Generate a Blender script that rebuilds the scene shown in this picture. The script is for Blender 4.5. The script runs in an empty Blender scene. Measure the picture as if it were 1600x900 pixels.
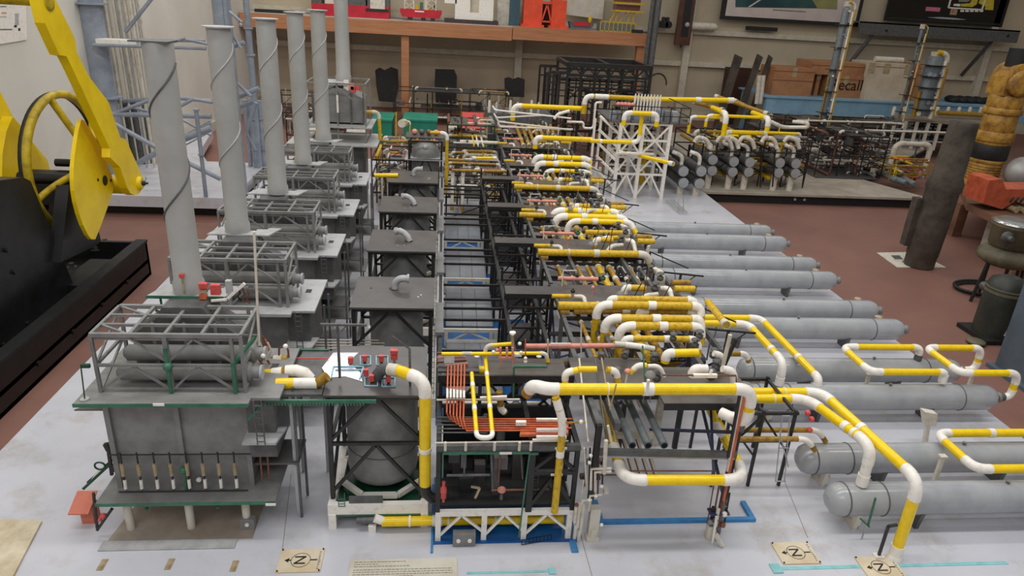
import bpy, math, random
from mathutils import Vector, Matrix
random.seed(7)
SC = bpy.context.scene
COL = SC.collection
PI = math.pi
# ------------------------------------------------------------------ camera
RIGHT = Vector((0.99456216, -0.08849696, 0.05490351))
DOWN = Vector((0.01660264, -0.38571316, -0.92246936))
FWD = Vector((0.10281274, 0.91836466, -0.38214643))
FOC = 1100.0
EYE = Vector((0, 0, 1.5))
cam_d = bpy.data.cameras.new('camera'); cam = bpy.data.objects.new('camera', cam_d); COL.objects.link(cam)
cam_d.sensor_width = 36; cam_d.lens = FOC / 1600 * 36; cam_d.clip_start = .02; cam_d.clip_end = 80
m = Matrix((( RIGHT.x, -DOWN.x, -FWD.x), (RIGHT.y, -DOWN.y, -FWD.y), (RIGHT.z, -DOWN.z, -FWD.z)))
cam.matrix_world = Matrix.Translation(EYE) @ m.to_4x4()
SC.camera = cam
# ------------------------------------------------------------------ light and exposure
SC.view_settings.view_transform = 'Standard'; SC.view_settings.look = 'None'
SC.view_settings.gamma = 1; SC.view_settings.use_curve_mapping = False
SC.view_settings.exposure = 0.0
W = bpy.data.worlds.new('world'); SC.world = W; W.use_nodes = True
W.node_tree.nodes['Background'].inputs[0].default_value = (.95, .97, 1, 1)
W.node_tree.nodes['Background'].inputs[1].default_value = .34
def area(name, loc, sx, sy, power, color=(1, .98, .95), rot=(0, 0, 0)):
    l = bpy.data.lights.new(name, 'AREA'); l.shape = 'RECTANGLE'; l.size = sx; l.size_y = sy
    l.energy = power; l.color = color
    o = bpy.data.objects.new(name, l); o.location = loc; o.rotation_euler = rot; COL.objects.link(o)
area('ceiling_light', (0.6, 1.6, 4.2), 6.0, .30, 92, (1, .99, .96))
area('ceiling_light', (0.6, 3.7, 4.2), 6.0, .30, 62, (1, .98, .94))
area('ceiling_light', (0.0, 6.3, 4.2), 4.5, .30, 50, (1, .985, .95))
area('ceiling_light', (-1.4, 8.0, 4.0), 2.6, .35, 58, (1, .985, .96))
area('ceiling_light', (4.5, 7.0, 4.2), 3.0, .35, 22, (1, .92, .80))
area('front_area_light', (-1.0, -1.2, 3.6), 4.0, 1.2, 50, (.97, .98, 1), (math.radians(52), 0, 0))  # unseen cool area light, high behind the camera, tilted at the model

# ------------------------------------------------------------------ helpers
def at(px, py, x=None, y=None, z=None):
    r = FWD + RIGHT * ((px - 800) / FOC) + DOWN * ((py - 450) / FOC)
    if z is not None: t = (z - EYE.z) / r.z
    elif y is not None: t = y / r.y
    else: t = x / r.x
    return EYE + r * t
def pix(p):
    d = Vector(p) - EYE; zc = d.dot(FWD)
    return (800 + FOC * d.dot(RIGHT) / zc, 450 + FOC * d.dot(DOWN) / zc)
def walk(start, *moves):
    """axis-aligned pipe route: each move is (axis, value in metres) or (axis, px or py as ('u',v)/('v',v))"""
    pts = [Vector(start)]
    for ax, val in moves:
        p = pts[-1].copy(); i = 'xyz'.index(ax)
        if isinstance(val, tuple):
            k = 0 if val[0] == 'u' else 1; tgt = val[1]
            lo, hi = (-3.5, 9) if i == 0 else ((.9, 11) if i == 1 else (-.1, 2.5))
            def f(t):
                q = p.copy(); q[i] = t; return pix(q)[k] - tgt
            best = min((abs(f(lo + (hi - lo) * n / 400)), n) for n in range(401))[1]
            a = lo + (hi - lo) * max(0, best - 1) / 400; b = lo + (hi - lo) * min(400, best + 1) / 400
            for _ in range(30):
                m1 = a + (b - a) / 3; m2 = b - (b - a) / 3
                if abs(f(m1)) < abs(f(m2)): b = m2
                else: a = m1
            p[i] = (a + b) / 2
        else: p[i] = val
        pts.append(p)
    return pts

ORIG = {}
class MB:
    def __init__(s): s.v = []; s.f = []; s.sm = []
    def add(s, vs, fs, smooth=False):
        o = len(s.v); s.v += [tuple(v) for v in vs]; s.f += [tuple(i + o for i in f) for f in fs]; s.sm += [smooth] * len(fs); return s
    def box(s, x0, x1, y0, y1, z0, z1):
        vs = [(x, y, z) for z in (z0, z1) for y in (y0, y1) for x in (x0, x1)]
        return s.add(vs, [(0, 2, 3, 1), (4, 5, 7, 6), (0, 1, 5, 4), (2, 6, 7, 3), (0, 4, 6, 2), (1, 3, 7, 5)])
    def bar(s, p, q, w, h=None):
        h = h or w; p = Vector(p); q = Vector(q); d = (q - p)
        if d.length < 1e-6: return s
        d.normalize(); up = Vector((0, 0, 1)) if abs(d.z) < .95 else Vector((0, 1, 0))
        a = d.cross(up).normalized() * w / 2; b = a.cross(d).normalized() * h / 2
        vs = [e + a * i + b * j for e in (p, q) for i, j in ((-1, -1), (1, -1), (1, 1), (-1, 1))]
        return s.add(vs, [(0, 1, 2, 3), (7, 6, 5, 4), (0, 4, 5, 1), (1, 5, 6, 2), (2, 6, 7, 3), (3, 7, 4, 0)])
    def cyl(s, p, q, r, r2=None, n=14):
        p = Vector(p); q = Vector(q); r2 = r if r2 is None else r2
        d = (q - p).normalized(); up = Vector((0, 0, 1)) if abs(d.z) < .9 else Vector((0, 1, 0))
        a = d.cross(up).normalized(); b = a.cross(d).normalized()
        ring = [(math.cos(2 * PI * i / n), math.sin(2 * PI * i / n)) for i in range(n)]
        vs = [p + (a * c + b * t) * r for c, t in ring] + [q + (a * c + b * t) * r2 for c, t in ring]
        s.add(vs, [(i, n + i, n + (i + 1) % n, (i + 1) % n) for i in range(n)], True)
        s.add(vs[:n], [tuple(range(n))]); s.add(vs[n:], [tuple(reversed(range(n)))])
        return s
    def lathe(s, c, axis, prof, n=20):
        """prof: list of (distance along axis, radius)"""
        c = Vector(c); d = Vector(axis).normalized(); up = Vector((0, 0, 1)) if abs(d.z) < .9 else Vector((0, 1, 0))
        a = d.cross(up).normalized(); b = a.cross(d).normalized(); vs = []; fs = []
        for h, r in prof:
            vs += [c + d * h + (a * math.cos(2 * PI * i / n) + b * math.sin(2 * PI * i / n)) * max(r, 1e-4) for i in range(n)]
        for k in range(len(prof) - 1):
            fs += [(k * n + i, (k + 1) * n + i, (k + 1) * n + (i + 1) % n, k * n + (i + 1) % n) for i in range(n)]
        s.add(vs, fs, True)
        s.add(vs[:n], [tuple(range(n))]); s.add(vs[-n:], [tuple(reversed(range(n)))])
        return s
    def tube(s, pts, r, n=10, closed=False):
        pts = [Vector(p) for p in pts]; N = len(pts)
        if N < 2: return s
        tang = []
        for i in range(N):
            if closed: t = pts[(i + 1) % N] - pts[i - 1]
            else: t = pts[min(i + 1, N - 1)] - pts[max(i - 1, 0)]
            tang.append(t.normalized())
        up = Vector((0, 0, 1)) if abs(tang[0].z) < .9 else Vector((0, 1, 0))
        a = tang[0].cross(up).normalized(); vs = []
        for i in range(N):
            a = (a - tang[i] * a.dot(tang[i])).normalized(); b = tang[i].cross(a)
            vs += [pts[i] + (a * math.cos(2 * PI * k / n) + b * math.sin(2 * PI * k / n)) * r for k in range(n)]
        R_ = N if closed else N - 1
        fs = [(i * n + k, i * n + (k + 1) % n, ((i + 1) % N) * n + (k + 1) % n, ((i + 1) % N) * n + k) for i in range(R_) for k in range(n)]
        s.add(vs, fs, True)
        if not closed: s.add(vs[:n], [tuple(reversed(range(n)))]); s.add(vs[-n:], [tuple(range(n))])
        return s
    def prism(s, poly, axis, a0, a1):
        """poly: 2-D outline in the plane normal to axis; extruded from a0 to a1"""
        def P(u, v, w): return {'x': (w, u, v), 'y': (u, w, v), 'z': (u, v, w)}[axis]
        n = len(poly); vs = [P(u, v, a0) for u, v in poly] + [P(u, v, a1) for u, v in poly]
        return s.add(vs, [tuple(range(n)), tuple(reversed(range(n, 2 * n)))] + [(i, n + i, n + (i + 1) % n, (i + 1) % n) for i in range(n)])
    def ball(s, c, r, rz=None, n=12, k=8):
        rz = rz or r
        return s.lathe(c, (0, 0, 1), [(-rz * math.cos(PI * j / k), r * math.sin(PI * j / k)) for j in range(k + 1)], n)
    def build(s, name, mt, parent=None, loc=None):
        me = bpy.data.meshes.new(name)
        base = ORIG.get(parent.name_full, Vector()) if parent else (Vector(loc) if loc is not None else None)
        if base is None:
            xs = [v[0] for v in s.v]; ys = [v[1] for v in s.v]; zs = [v[2] for v in s.v]
            base = Vector(((min(xs) + max(xs)) / 2, (min(ys) + max(ys)) / 2, min(zs)))
        me.from_pydata([(v[0] - base.x, v[1] - base.y, v[2] - base.z) for v in s.v], [], s.f)
        me.polygons.foreach_set('use_smooth', s.sm)
        me.materials.append(mt); me.update()
        import bmesh
        bm = bmesh.new(); bm.from_mesh(me); bmesh.ops.recalc_face_normals(bm, faces=bm.faces); bm.to_mesh(me); bm.free()
        o = bpy.data.objects.new(name, me); COL.objects.link(o)
        if parent: o.parent = parent
        else: o.location = base
        ORIG[o.name_full] = base
        return o
def tag(o, label, cat, group=None, kind=None):
    o['label'] = label; o['category'] = cat
    if group: o['group'] = group
    if kind: o['kind'] = kind
    return o
def struct(o): o['kind'] = 'structure'; return o
def thing(name, label, cat, loc, group=None):
    o = bpy.data.objects.new(name, None); COL.objects.link(o); o.location = loc; o.empty_display_size = .05
    ORIG[o.name_full] = Vector(loc); return tag(o, label, cat, group)
KIDS = {}
def copy_tree(root, shift, label):
    def rec(o, parent):
        c = o.copy(); COL.objects.link(c)
        if parent: c.parent = parent
        for ch in o.children: rec(ch, c)
        return c
    r = rec(root, None); r.location = root.location + Vector(shift); r['label'] = label
    ORIG[r.name_full] = Vector(r.location)
    return r

# ------------------------------------------------------------------ materials
def rgb(r, g, b):
    f = lambda c: (c / 255 / 12.92) if c / 255 <= .04045 else ((c / 255 + .055) / 1.055) ** 2.4
    return (f(r), f(g), f(b), 1)
def mat(name, col, rough=.5, metal=0, col2=None, scale=30, amt=(.4, .65), bump=0, detail=4, spec=.5, stretch=None):
    m = bpy.data.materials.new(name); m.use_nodes = True; nt = m.node_tree; N = nt.nodes; L = nt.links
    b = N['Principled BSDF']; b.inputs['Roughness'].default_value = rough; b.inputs['Metallic'].default_value = metal
    b.inputs['Specular IOR Level'].default_value = spec
    c = rgb(*col); c2 = rgb(*(col2 or tuple(int(x * .86) for x in col)))
    tc = N.new('ShaderNodeTexCoord'); mp = N.new('ShaderNodeMapping'); L.new(tc.outputs['Object'], mp.inputs[0])
    if stretch: mp.inputs['Scale'].default_value = stretch
    nz = N.new('ShaderNodeTexNoise'); nz.inputs['Scale'].default_value = scale; nz.inputs['Detail'].default_value = detail
    nz.inputs['Roughness'].default_value = .65
    L.new(mp.outputs[0], nz.inputs['Vector'])
    cr = N.new('ShaderNodeValToRGB'); cr.color_ramp.elements[0].position = amt[0]; cr.color_ramp.elements[1].position = amt[1]
    cr.color_ramp.elements[0].color = c; cr.color_ramp.elements[1].color = c2
    L.new(nz.outputs['Fac'], cr.inputs[0]); L.new(cr.outputs[0], b.inputs['Base Color'])
    if bump:
        bp = N.new('ShaderNodeBump'); bp.inputs['Strength'].default_value = bump; bp.inputs['Distance'].default_value = .01
        L.new(nz.outputs['Fac'], bp.inputs['Height']); L.new(bp.outputs[0], b.inputs['Normal'])
    return m
M = dict(
    yellow=mat('yellow_paint', (252, 214, 10), .22, col2=(242, 200, 8), scale=40),
    yellow_old=mat('aged_yellow_paint', (216, 176, 22), .42, col2=(140, 102, 24), scale=70, amt=(.48, .78)),
    yellow_dull=mat('dull_ochre_paint', (178, 138, 38), .5, col2=(120, 88, 34), scale=60, amt=(.4, .7)),
    white=mat('white_plastic', (244, 238, 228), .4, col2=(214, 203, 186), scale=45, amt=(.5, .8)),
    white_old=mat('yellowed_white_plastic', (216, 209, 194), .5, col2=(176, 160, 132), scale=20, amt=(.48, .8)),
    grey=mat('grey_model_paint', (136, 135, 133), .5, col2=(118, 117, 114), scale=16),
    grey_dk=mat('dark_grey_model_paint', (98, 97, 96), .5, col2=(78, 77, 76), scale=20),
    grey_lt=mat('pale_grey_model_paint', (180, 180, 180), .5, col2=(160, 160, 160), scale=20),
    tank=mat('grey_tank_paint', (168, 169, 171), .2, col2=(152, 154, 157), scale=9),
    stack=mat('grey_stack_paint', (172, 171, 167), .5, col2=(160, 159, 155), scale=6),
    black=mat('black_model_plastic', (42, 40, 38), .42, col2=(28, 27, 26), scale=30),
    blackmat=mat('black_dull_paint', (30, 30, 30), .6, col2=(20, 20, 20), scale=30, bump=.2),
    plate=mat('charcoal_sheet_plastic', (88, 84, 82), .34, col2=(66, 63, 62), scale=8, amt=(.4, .75)),
    brownplate=mat('smoked_sheet_plastic', (100, 94, 88), .3, col2=(72, 66, 60), scale=9, amt=(.4, .75)),
    steel=mat('blue_grey_steel_paint', (150, 157, 168), .4, col2=(130, 138, 150), scale=12),
    green=mat('green_model_plastic', (62, 118, 92), .35, col2=(48, 98, 76), scale=20),
    darkgreen=mat('dark_green_plastic', (22, 74, 50), .4),
    blue=mat('blue_base_plastic', (22, 92, 158), .35, col2=(16, 78, 140), scale=10),
    bluetape=mat('blue_edge_strip', (66, 138, 194), .45, col2=(52, 120, 178), scale=25),
    cyan=mat('cyan_tape', (146, 204, 206), .4, col2=(124, 186, 190), scale=20),
    salmon=mat('salmon_model_plastic', (226, 150, 132), .45, col2=(206, 132, 114), scale=40),
    orange=mat('orange_model_wire', (212, 108, 66), .4, col2=(190, 80, 40), scale=30),
    red=mat('red_model_plastic', (216, 88, 82), .45, col2=(200, 74, 70), scale=40),
    kiosk=mat('orange_red_kiosk_paint', (212, 122, 98), .6, col2=(198, 106, 84), scale=20),
    tan=mat('tan_wood', (178, 160, 128), .6, col2=(150, 130, 98), scale=40),
    copper=mat('brown_copper_wire', (124, 78, 60), .4, col2=(96, 58, 46), scale=30),
    navy=mat('navy_model_plastic', (58, 62, 96), .4, col2=(44, 48, 76), scale=30),
    pipegrey=mat('slate_grey_pipe', (112, 120, 122), .38, col2=(96, 104, 106), scale=30),
    rack=mat('grey_rack_beam', (96, 97, 96), .45, col2=(76, 77, 76), scale=30),
    beigecol=mat('column_weathered_steel', (84, 75, 65), .8, col2=(58, 50, 43), scale=9, bump=.5),
)
# ------------------------------------------------------------------ room shell
def noise_floor():
    m = mat('red_brown_concrete', (138, 97, 84), .6, col2=(116, 82, 72), scale=1.3, amt=(.35, .7), detail=9)
    return m
M['floor'] = noise_floor()
M['wall'] = mat('white_painted_wall', (218, 213, 202), .85, col2=(210, 204, 192), scale=1.5)
M['wallback'] = mat('beige_wall_panel', (194, 180, 156), .85, col2=(180, 166, 142), scale=1.2)
M['trim'] = mat('beige_painted_timber', (206, 198, 180), .7, col2=(190, 180, 160), scale=12)
FZ = -.1
struct(MB().box(-2.6, 9.6, -1.0, 10.7, FZ - .06, FZ).build('floor', M['floor']))
struct(MB().box(-2.72, -2.6, -1.0, 10.82, FZ - .06, 3.2).build('wall_left', M['wall']))
struct(MB().box(-2.6, 9.6, 10.7, 10.82, FZ - .06, 3.2).build('wall_back', M['wallback']))
struct(MB().box(9.6, 9.72, -1.0, 10.82, FZ - .06, 3.2).build('wall_right', M['wallback']))
# timber rails and studs on the far wall
k = 1
for z in (.72, 1.17):
    struct(MB().box(-2.6, 9.6, 10.63, 10.7, z - .035, z + .035).build('trim_%d' % k, M['trim'])); k += 1
for x in (-1.35, 1.08, 3.55, 5.95, 8.25):
    struct(MB().box(x - .05, x + .05, 10.58, 10.7, FZ, 3.0).build('trim_%d' % k, M['trim'])); k += 1
struct(MB().box(-2.6, 9.6, 10.67, 10.7, FZ, FZ + .12).build('baseboard_back', M['trim']))
struct(MB().box(-2.6, -2.58, -1.0, 10.7, FZ, FZ + .1).build('baseboard_left', M['trim']))

# ------------------------------------------------------------------ model base boards
def board_mat():
    m = mat('white_base_board', (206, 206, 213), .3, col2=(190, 190, 197), scale=1.6, amt=(.35, .7), detail=6)
    nt = m.node_tree; N = nt.nodes; L = nt.links; b = N['Principled BSDF']
    src = b.inputs['Base Color'].links[0].from_socket
    tc = N.new('ShaderNodeTexCoord')
    n2 = N.new('ShaderNodeTexNoise'); n2.inputs['Scale'].default_value = 5.5; n2.inputs['Detail'].default_value = 8; n2.inputs['Roughness'].default_value = .7
    L.new(tc.outputs['Object'], n2.inputs['Vector'])
    r = N.new('ShaderNodeValToRGB'); r.color_ramp.elements[0].position = .53; r.color_ramp.elements[1].position = .82
    L.new(n2.outputs['Fac'], r.inputs[0])
    mx = N.new('ShaderNodeMix'); mx.data_type = 'RGBA'
    L.new(r.outputs[0], mx.inputs[0]); L.new(src, mx.inputs[6]); mx.inputs[7].default_value = rgb(168, 156, 140)
    L.new(mx.outputs[2], b.inputs['Base Color'])
    return m
M['board'] = board_mat()
M['boardside'] = mat('board_edge_paint', (176, 170, 164), .6, col2=(160, 154, 146), scale=6)
t = thing('model_base_board', 'long white base board carrying the whole refinery model', 'base board', (.42, 4, FZ))
MB().box(-1.455, 2.305, .9, 6.75, -.022, 0).build('board_top', M['board'], t)
MB().box(-1.44, 2.29, .92, 6.73, FZ, -.022).build('plinth', M['blackmat'], t)
t = thing('rear_display_platform', 'white platform under the grey lattice tower by the left wall', 'platform', (-2.05, 6.0, FZ))
MB().prism([(-2.55, 5.07), (-1.5, 5.07), (-1.5, 6.2), (-2.0, 6.2), (-2.18, 6.6), (-2.36, 7.6), (-2.55, 7.6)], 'z', -.03, .05).build('board_top', M['board'], t)
MB().prism([(-2.5, 5.14), (-1.56, 5.14), (-1.56, 6.1), (-2.05, 6.1), (-2.4, 7.5), (-2.5, 7.5)], 'z', FZ, -.03).build('plinth', M['blackmat'], t)
t = thing('rear_display_platform', 'low platform with a black plinth under the dark skids at the right rear', 'platform', (3.6, 7.0, FZ))
MB().prism([(2.31, 5.9), (4.47, 5.9), (4.2, 6.6), (6.6, 8.9), (2.31, 8.9)], 'z', -.02, 0).build('board_top', mat('stained_board', (176, 166, 152), .6, col2=(150, 138, 122), scale=4), t)
MB().prism([(2.33, 5.93), (4.4, 5.93), (4.15, 6.6), (6.5, 8.8), (2.33, 8.8)], 'z', FZ, -.02).build('plinth', M['blackmat'], t)
for x in (3.18, 3.27): MB().cyl((x, 5.925, -.05), (x, 5.915, -.05), .012).build('bolt', M['steel'], t)
# grey steel building column, right edge
s = MB(); p = at(1572, 520, y=2.9)
s.box(p.x, p.x + .03, 2.62, 2.9, FZ, 3); s.box(p.x + .03, p.x + .5, 2.74, 2.78, FZ, 3); s.box(p.x + .5, p.x + .53, 2.62, 2.9, FZ, 3)
s.box(p.x - .03, p.x + .56, 2.6, 2.92, FZ, FZ + .02)
tag(s.build('steel_building_column', mat('blue_grey_column_paint', (88, 100, 110), .5, col2=(74, 86, 96), scale=6)), 'blue-grey steel building column at the right edge behind the looped yellow pipes', 'column')

# small stains and marks that lie on the boards
def patch(name, pxs, z, h, mt, label, cat, group=None):
    pts = [at(u, v, z=z) for u, v in pxs]
    return tag(MB().prism([(p.x, p.y) for p in pts], 'z', z, z + h).build(name, mt), label, cat, group)
M['paper'] = mat('aged_paper', (214, 208, 194), .7, col2=(196, 186, 166), scale=6)
M['plaqueplate'] = mat('plaque_plate', (222, 208, 182), .5, col2=(206, 186, 150), scale=9)
M['ink'] = mat('black_ink', (26, 22, 22), .6)
def text(body, size, loc, rot, mt, parent=None, name='lettering', ext=.0004):
    c = bpy.data.curves.new(name, 'FONT'); c.body = body; c.size = size; c.extrude = ext; c.align_x = 'CENTER'; c.align_y = 'CENTER'
    o = bpy.data.objects.new(name, c); COL.objects.link(o); c.materials.append(mt)
    dg = bpy.context.evaluated_depsgraph_get(); me = bpy.data.meshes.new_from_object(o.evaluated_get(dg))
    bpy.data.objects.remove(o)
    o = bpy.data.objects.new(name, me); COL.objects.link(o)
    base = ORIG[parent.name_full] if parent else Vector()
    o.parent = parent; o.location = Vector(loc) - base; o.rotation_euler = rot
    return o
def compass(cx, cy, w, d, label, rz=0):
    t = thing('compass_plate', label, 'sign', (cx, cy, 0), None)
    t.rotation_euler = (0, 0, rz)
    s = MB().box(cx - w / 2, cx + w / 2, cy - d / 2, cy + d / 2, .0, .004); s.build('plate', M['plaqueplate'], t)
    R_ = d * .3
    ring = [(cx + R_ * math.cos(a * PI / 16), cy + R_ * math.sin(a * PI / 16), .0045) for a in range(32)]
    MB().tube(ring, .0008, 4, True).build('ring', M['ink'], t)
    MB().box(cx + R_, cx + R_ + w * .16, cy - .0018, cy + .0018, .004, .0052).build('tail_mark', M['ink'], t)
    MB().prism([(cx - R_, cy - .0015), (cx - R_, cy + .0015), (cx - R_ - w * .05, cy + .002), (cx - R_ - w * .05, cy + .008), (cx - R_ - w * .15, cy), (cx - R_ - w * .05, cy - .008), (cx - R_ - w * .06, cy - .002)], 'z', .004, .0052).build('arrow', M['ink'], t)
    text('N', d * .52, (cx, cy, .0048), (0, 0, PI / 2), M['ink'], t, 'letter')
    s = MB(); rq = random.Random(int(cx * 100))
    for i in range(9): yy = cy - d * .40 + i * d * .09; s.box(cx + w * .40, cx + w * (.42 + .04 * rq.random()), yy, yy + d * .045, .004, .0045)
    s.build('print', M['grey'], t)
    s = MB()
    for sx in (-1, 1):
        for sy in (-1, 1): s.cyl((cx + sx * w * .47, cy + sy * d * .46, 0), (cx + sx * w * .47, cy + sy * d * .46, .007), .0025, n=8)
    s.build('pin', M['blackmat'], t)
    return t
c1 = at(1243, 865, z=0); compass(c1.x, c1.y, .118, .088, 'compass plate marked N, left of the two near the round grey tank ends')
c1 = at(1376, 888, z=0); compass(c1.x, c1.y, .118, .088, 'compass plate marked N in front of the yellow downpipe at the right')
c1 = at(470, 877, z=0); compass(c1.x, c1.y, .12, .088, 'faded compass plate marked N near the grey reactor tower feet')
# text plaque
pl = at(630, 895, z=.0); t = thing('text_plaque', 'cream plaque with rows of small black print at the front edge', 'sign', (pl.x, pl.y, 0))
MB().box(pl.x - .15, pl.x + .15, pl.y - .07, pl.y + .048, 0, .005).build('plate', M['paper'], t)
s = MB()
for r_, (n0, ln) in enumerate(((0, 26), (0, 12), (0, 28), (0, 50), (0, 50), (0, 50), (0, 30), (0, 50))):
    x = pl.x - .138; yy = pl.y + .038 - r_ * .0085 - (.004 if r_ > 2 else 0)
    rr = random.Random(r_)
    end = x + ln * .0055
    while x < end:
        w = rr.uniform(.004, .012); s.box(x, min(x + w, end), yy - .0011, yy + .0011, .005, .0053); x += w + .0022
s.build('print', mat('grey_print', (122, 116, 108), .7), t)
# blue outline strips and cyan strips stuck to the board
L0 = at(937, 819, z=.0); R0 = at(1183, 820, z=.0)
s = MB(); s.box(L0.x, R0.x, L0.y - .004, L0.y + .010, .0, .012); s.box(L0.x - .006, L0.x + .012, L0.y + .010, L0.y + .10, 0, .012); s.box(R0.x - .016, R0.x, L0.y + .010, L0.y + .085, 0, .012)
tag(s.build('blue_outline_strip', M['bluetape']), 'blue U-shaped strip lying on the board beneath the right pipe rack', 'strip')
a = at(1205, 889, z=0); b = at(1580, 886, z=0)
s = MB(); s.box(a.x, b.x, a.y - .006, a.y + .006, 0, .0015); s.box(a.x, a.x + .03, a.y - .018, a.y + .018, .0015, .003)
tag(s.build('cyan_strip', M['cyan']), 'long pale cyan strip on the board at the lower right', 'strip')
a = at(690, 897, z=0); b = at(868, 893, z=0)
s = MB(); s.box(a.x + .07, b.x, a.y - .004, a.y + .004, 0, .0015); s.box(b.x - .02, b.x, a.y - .012, a.y + .012, .0015, .003)
tag(s.build('cyan_strip', M['cyan']), 'short pale cyan strip beside the text plaque', 'strip')
# plywood corner at the lower left
pts = [(-40, 905), (20, 905), (66, 816), (-40, 812)]
patch('plywood_sheet', [(-60, 960), (-8, 960), (66, 817), (-60, 812)], 0, .008, mat('bare_plywood', (214, 202, 176), .7, col2=(186, 168, 136), scale=10), 'bare plywood sheet at the lower left corner of the board', 'board')
# faint parting lines in the board
s = MB()
for (u, v), (u2, v2) in (((885, 755), (925, 900)), ((440, 870), (455, 740)), ((1225, 750), (1262, 840))):
    s.bar(at(u, v, z=.0003), at(u2, v2, z=.0003), .002, .0006)
tag(s.build('board_seam', mat('seam_grey', (150, 146, 142), .7)), 'thin grey seams scored in the white base board', 'seam', None, 'stuff')
for i, (u, v, l_) in enumerate(((160, 883, 'left'), (265, 882, 'middle'), (366, 885, 'right'))):
    p = at(u, v, z=0); s = MB().box(p.x - .008, p.x + .008, p.y - .02, p.y + .02, 0, .0025)
    s.box(p.x - .0045, p.x + .0045, p.y - .014, p.y + .014, .0025, .004)
    tag(s.build('wood_cleat', M['tan']), 'small tan cleat on the board in front of the furnace, %s of three' % l_, 'cleat')
# printed sheet on the floor
t = thing('floor_sheet', 'white printed sheet with dark pictures lying on the red floor', 'sign', (3.25, 4.5, FZ))
P4 = [at(u, v, z=FZ + .001) for u, v in ((1370, 395), (1432, 394), (1478, 418), (1402, 418))]
MB().prism([(p.x, p.y) for p in P4], 'z', FZ, FZ + .003).build('sheet', M['white_old'], t)
for u, v in ((1400, 402), (1417, 411)):
    P = [at(u + a_, v + b_, z=FZ + .003) for a_, b_ in ((-8, -3), (5, -3), (11, 3), (-2, 3))]
    MB().prism([(p.x, p.y) for p in P], 'z', FZ + .003, FZ + .004).build('picture', mat('dark_picture', (86, 90, 88), .6), t)
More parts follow.
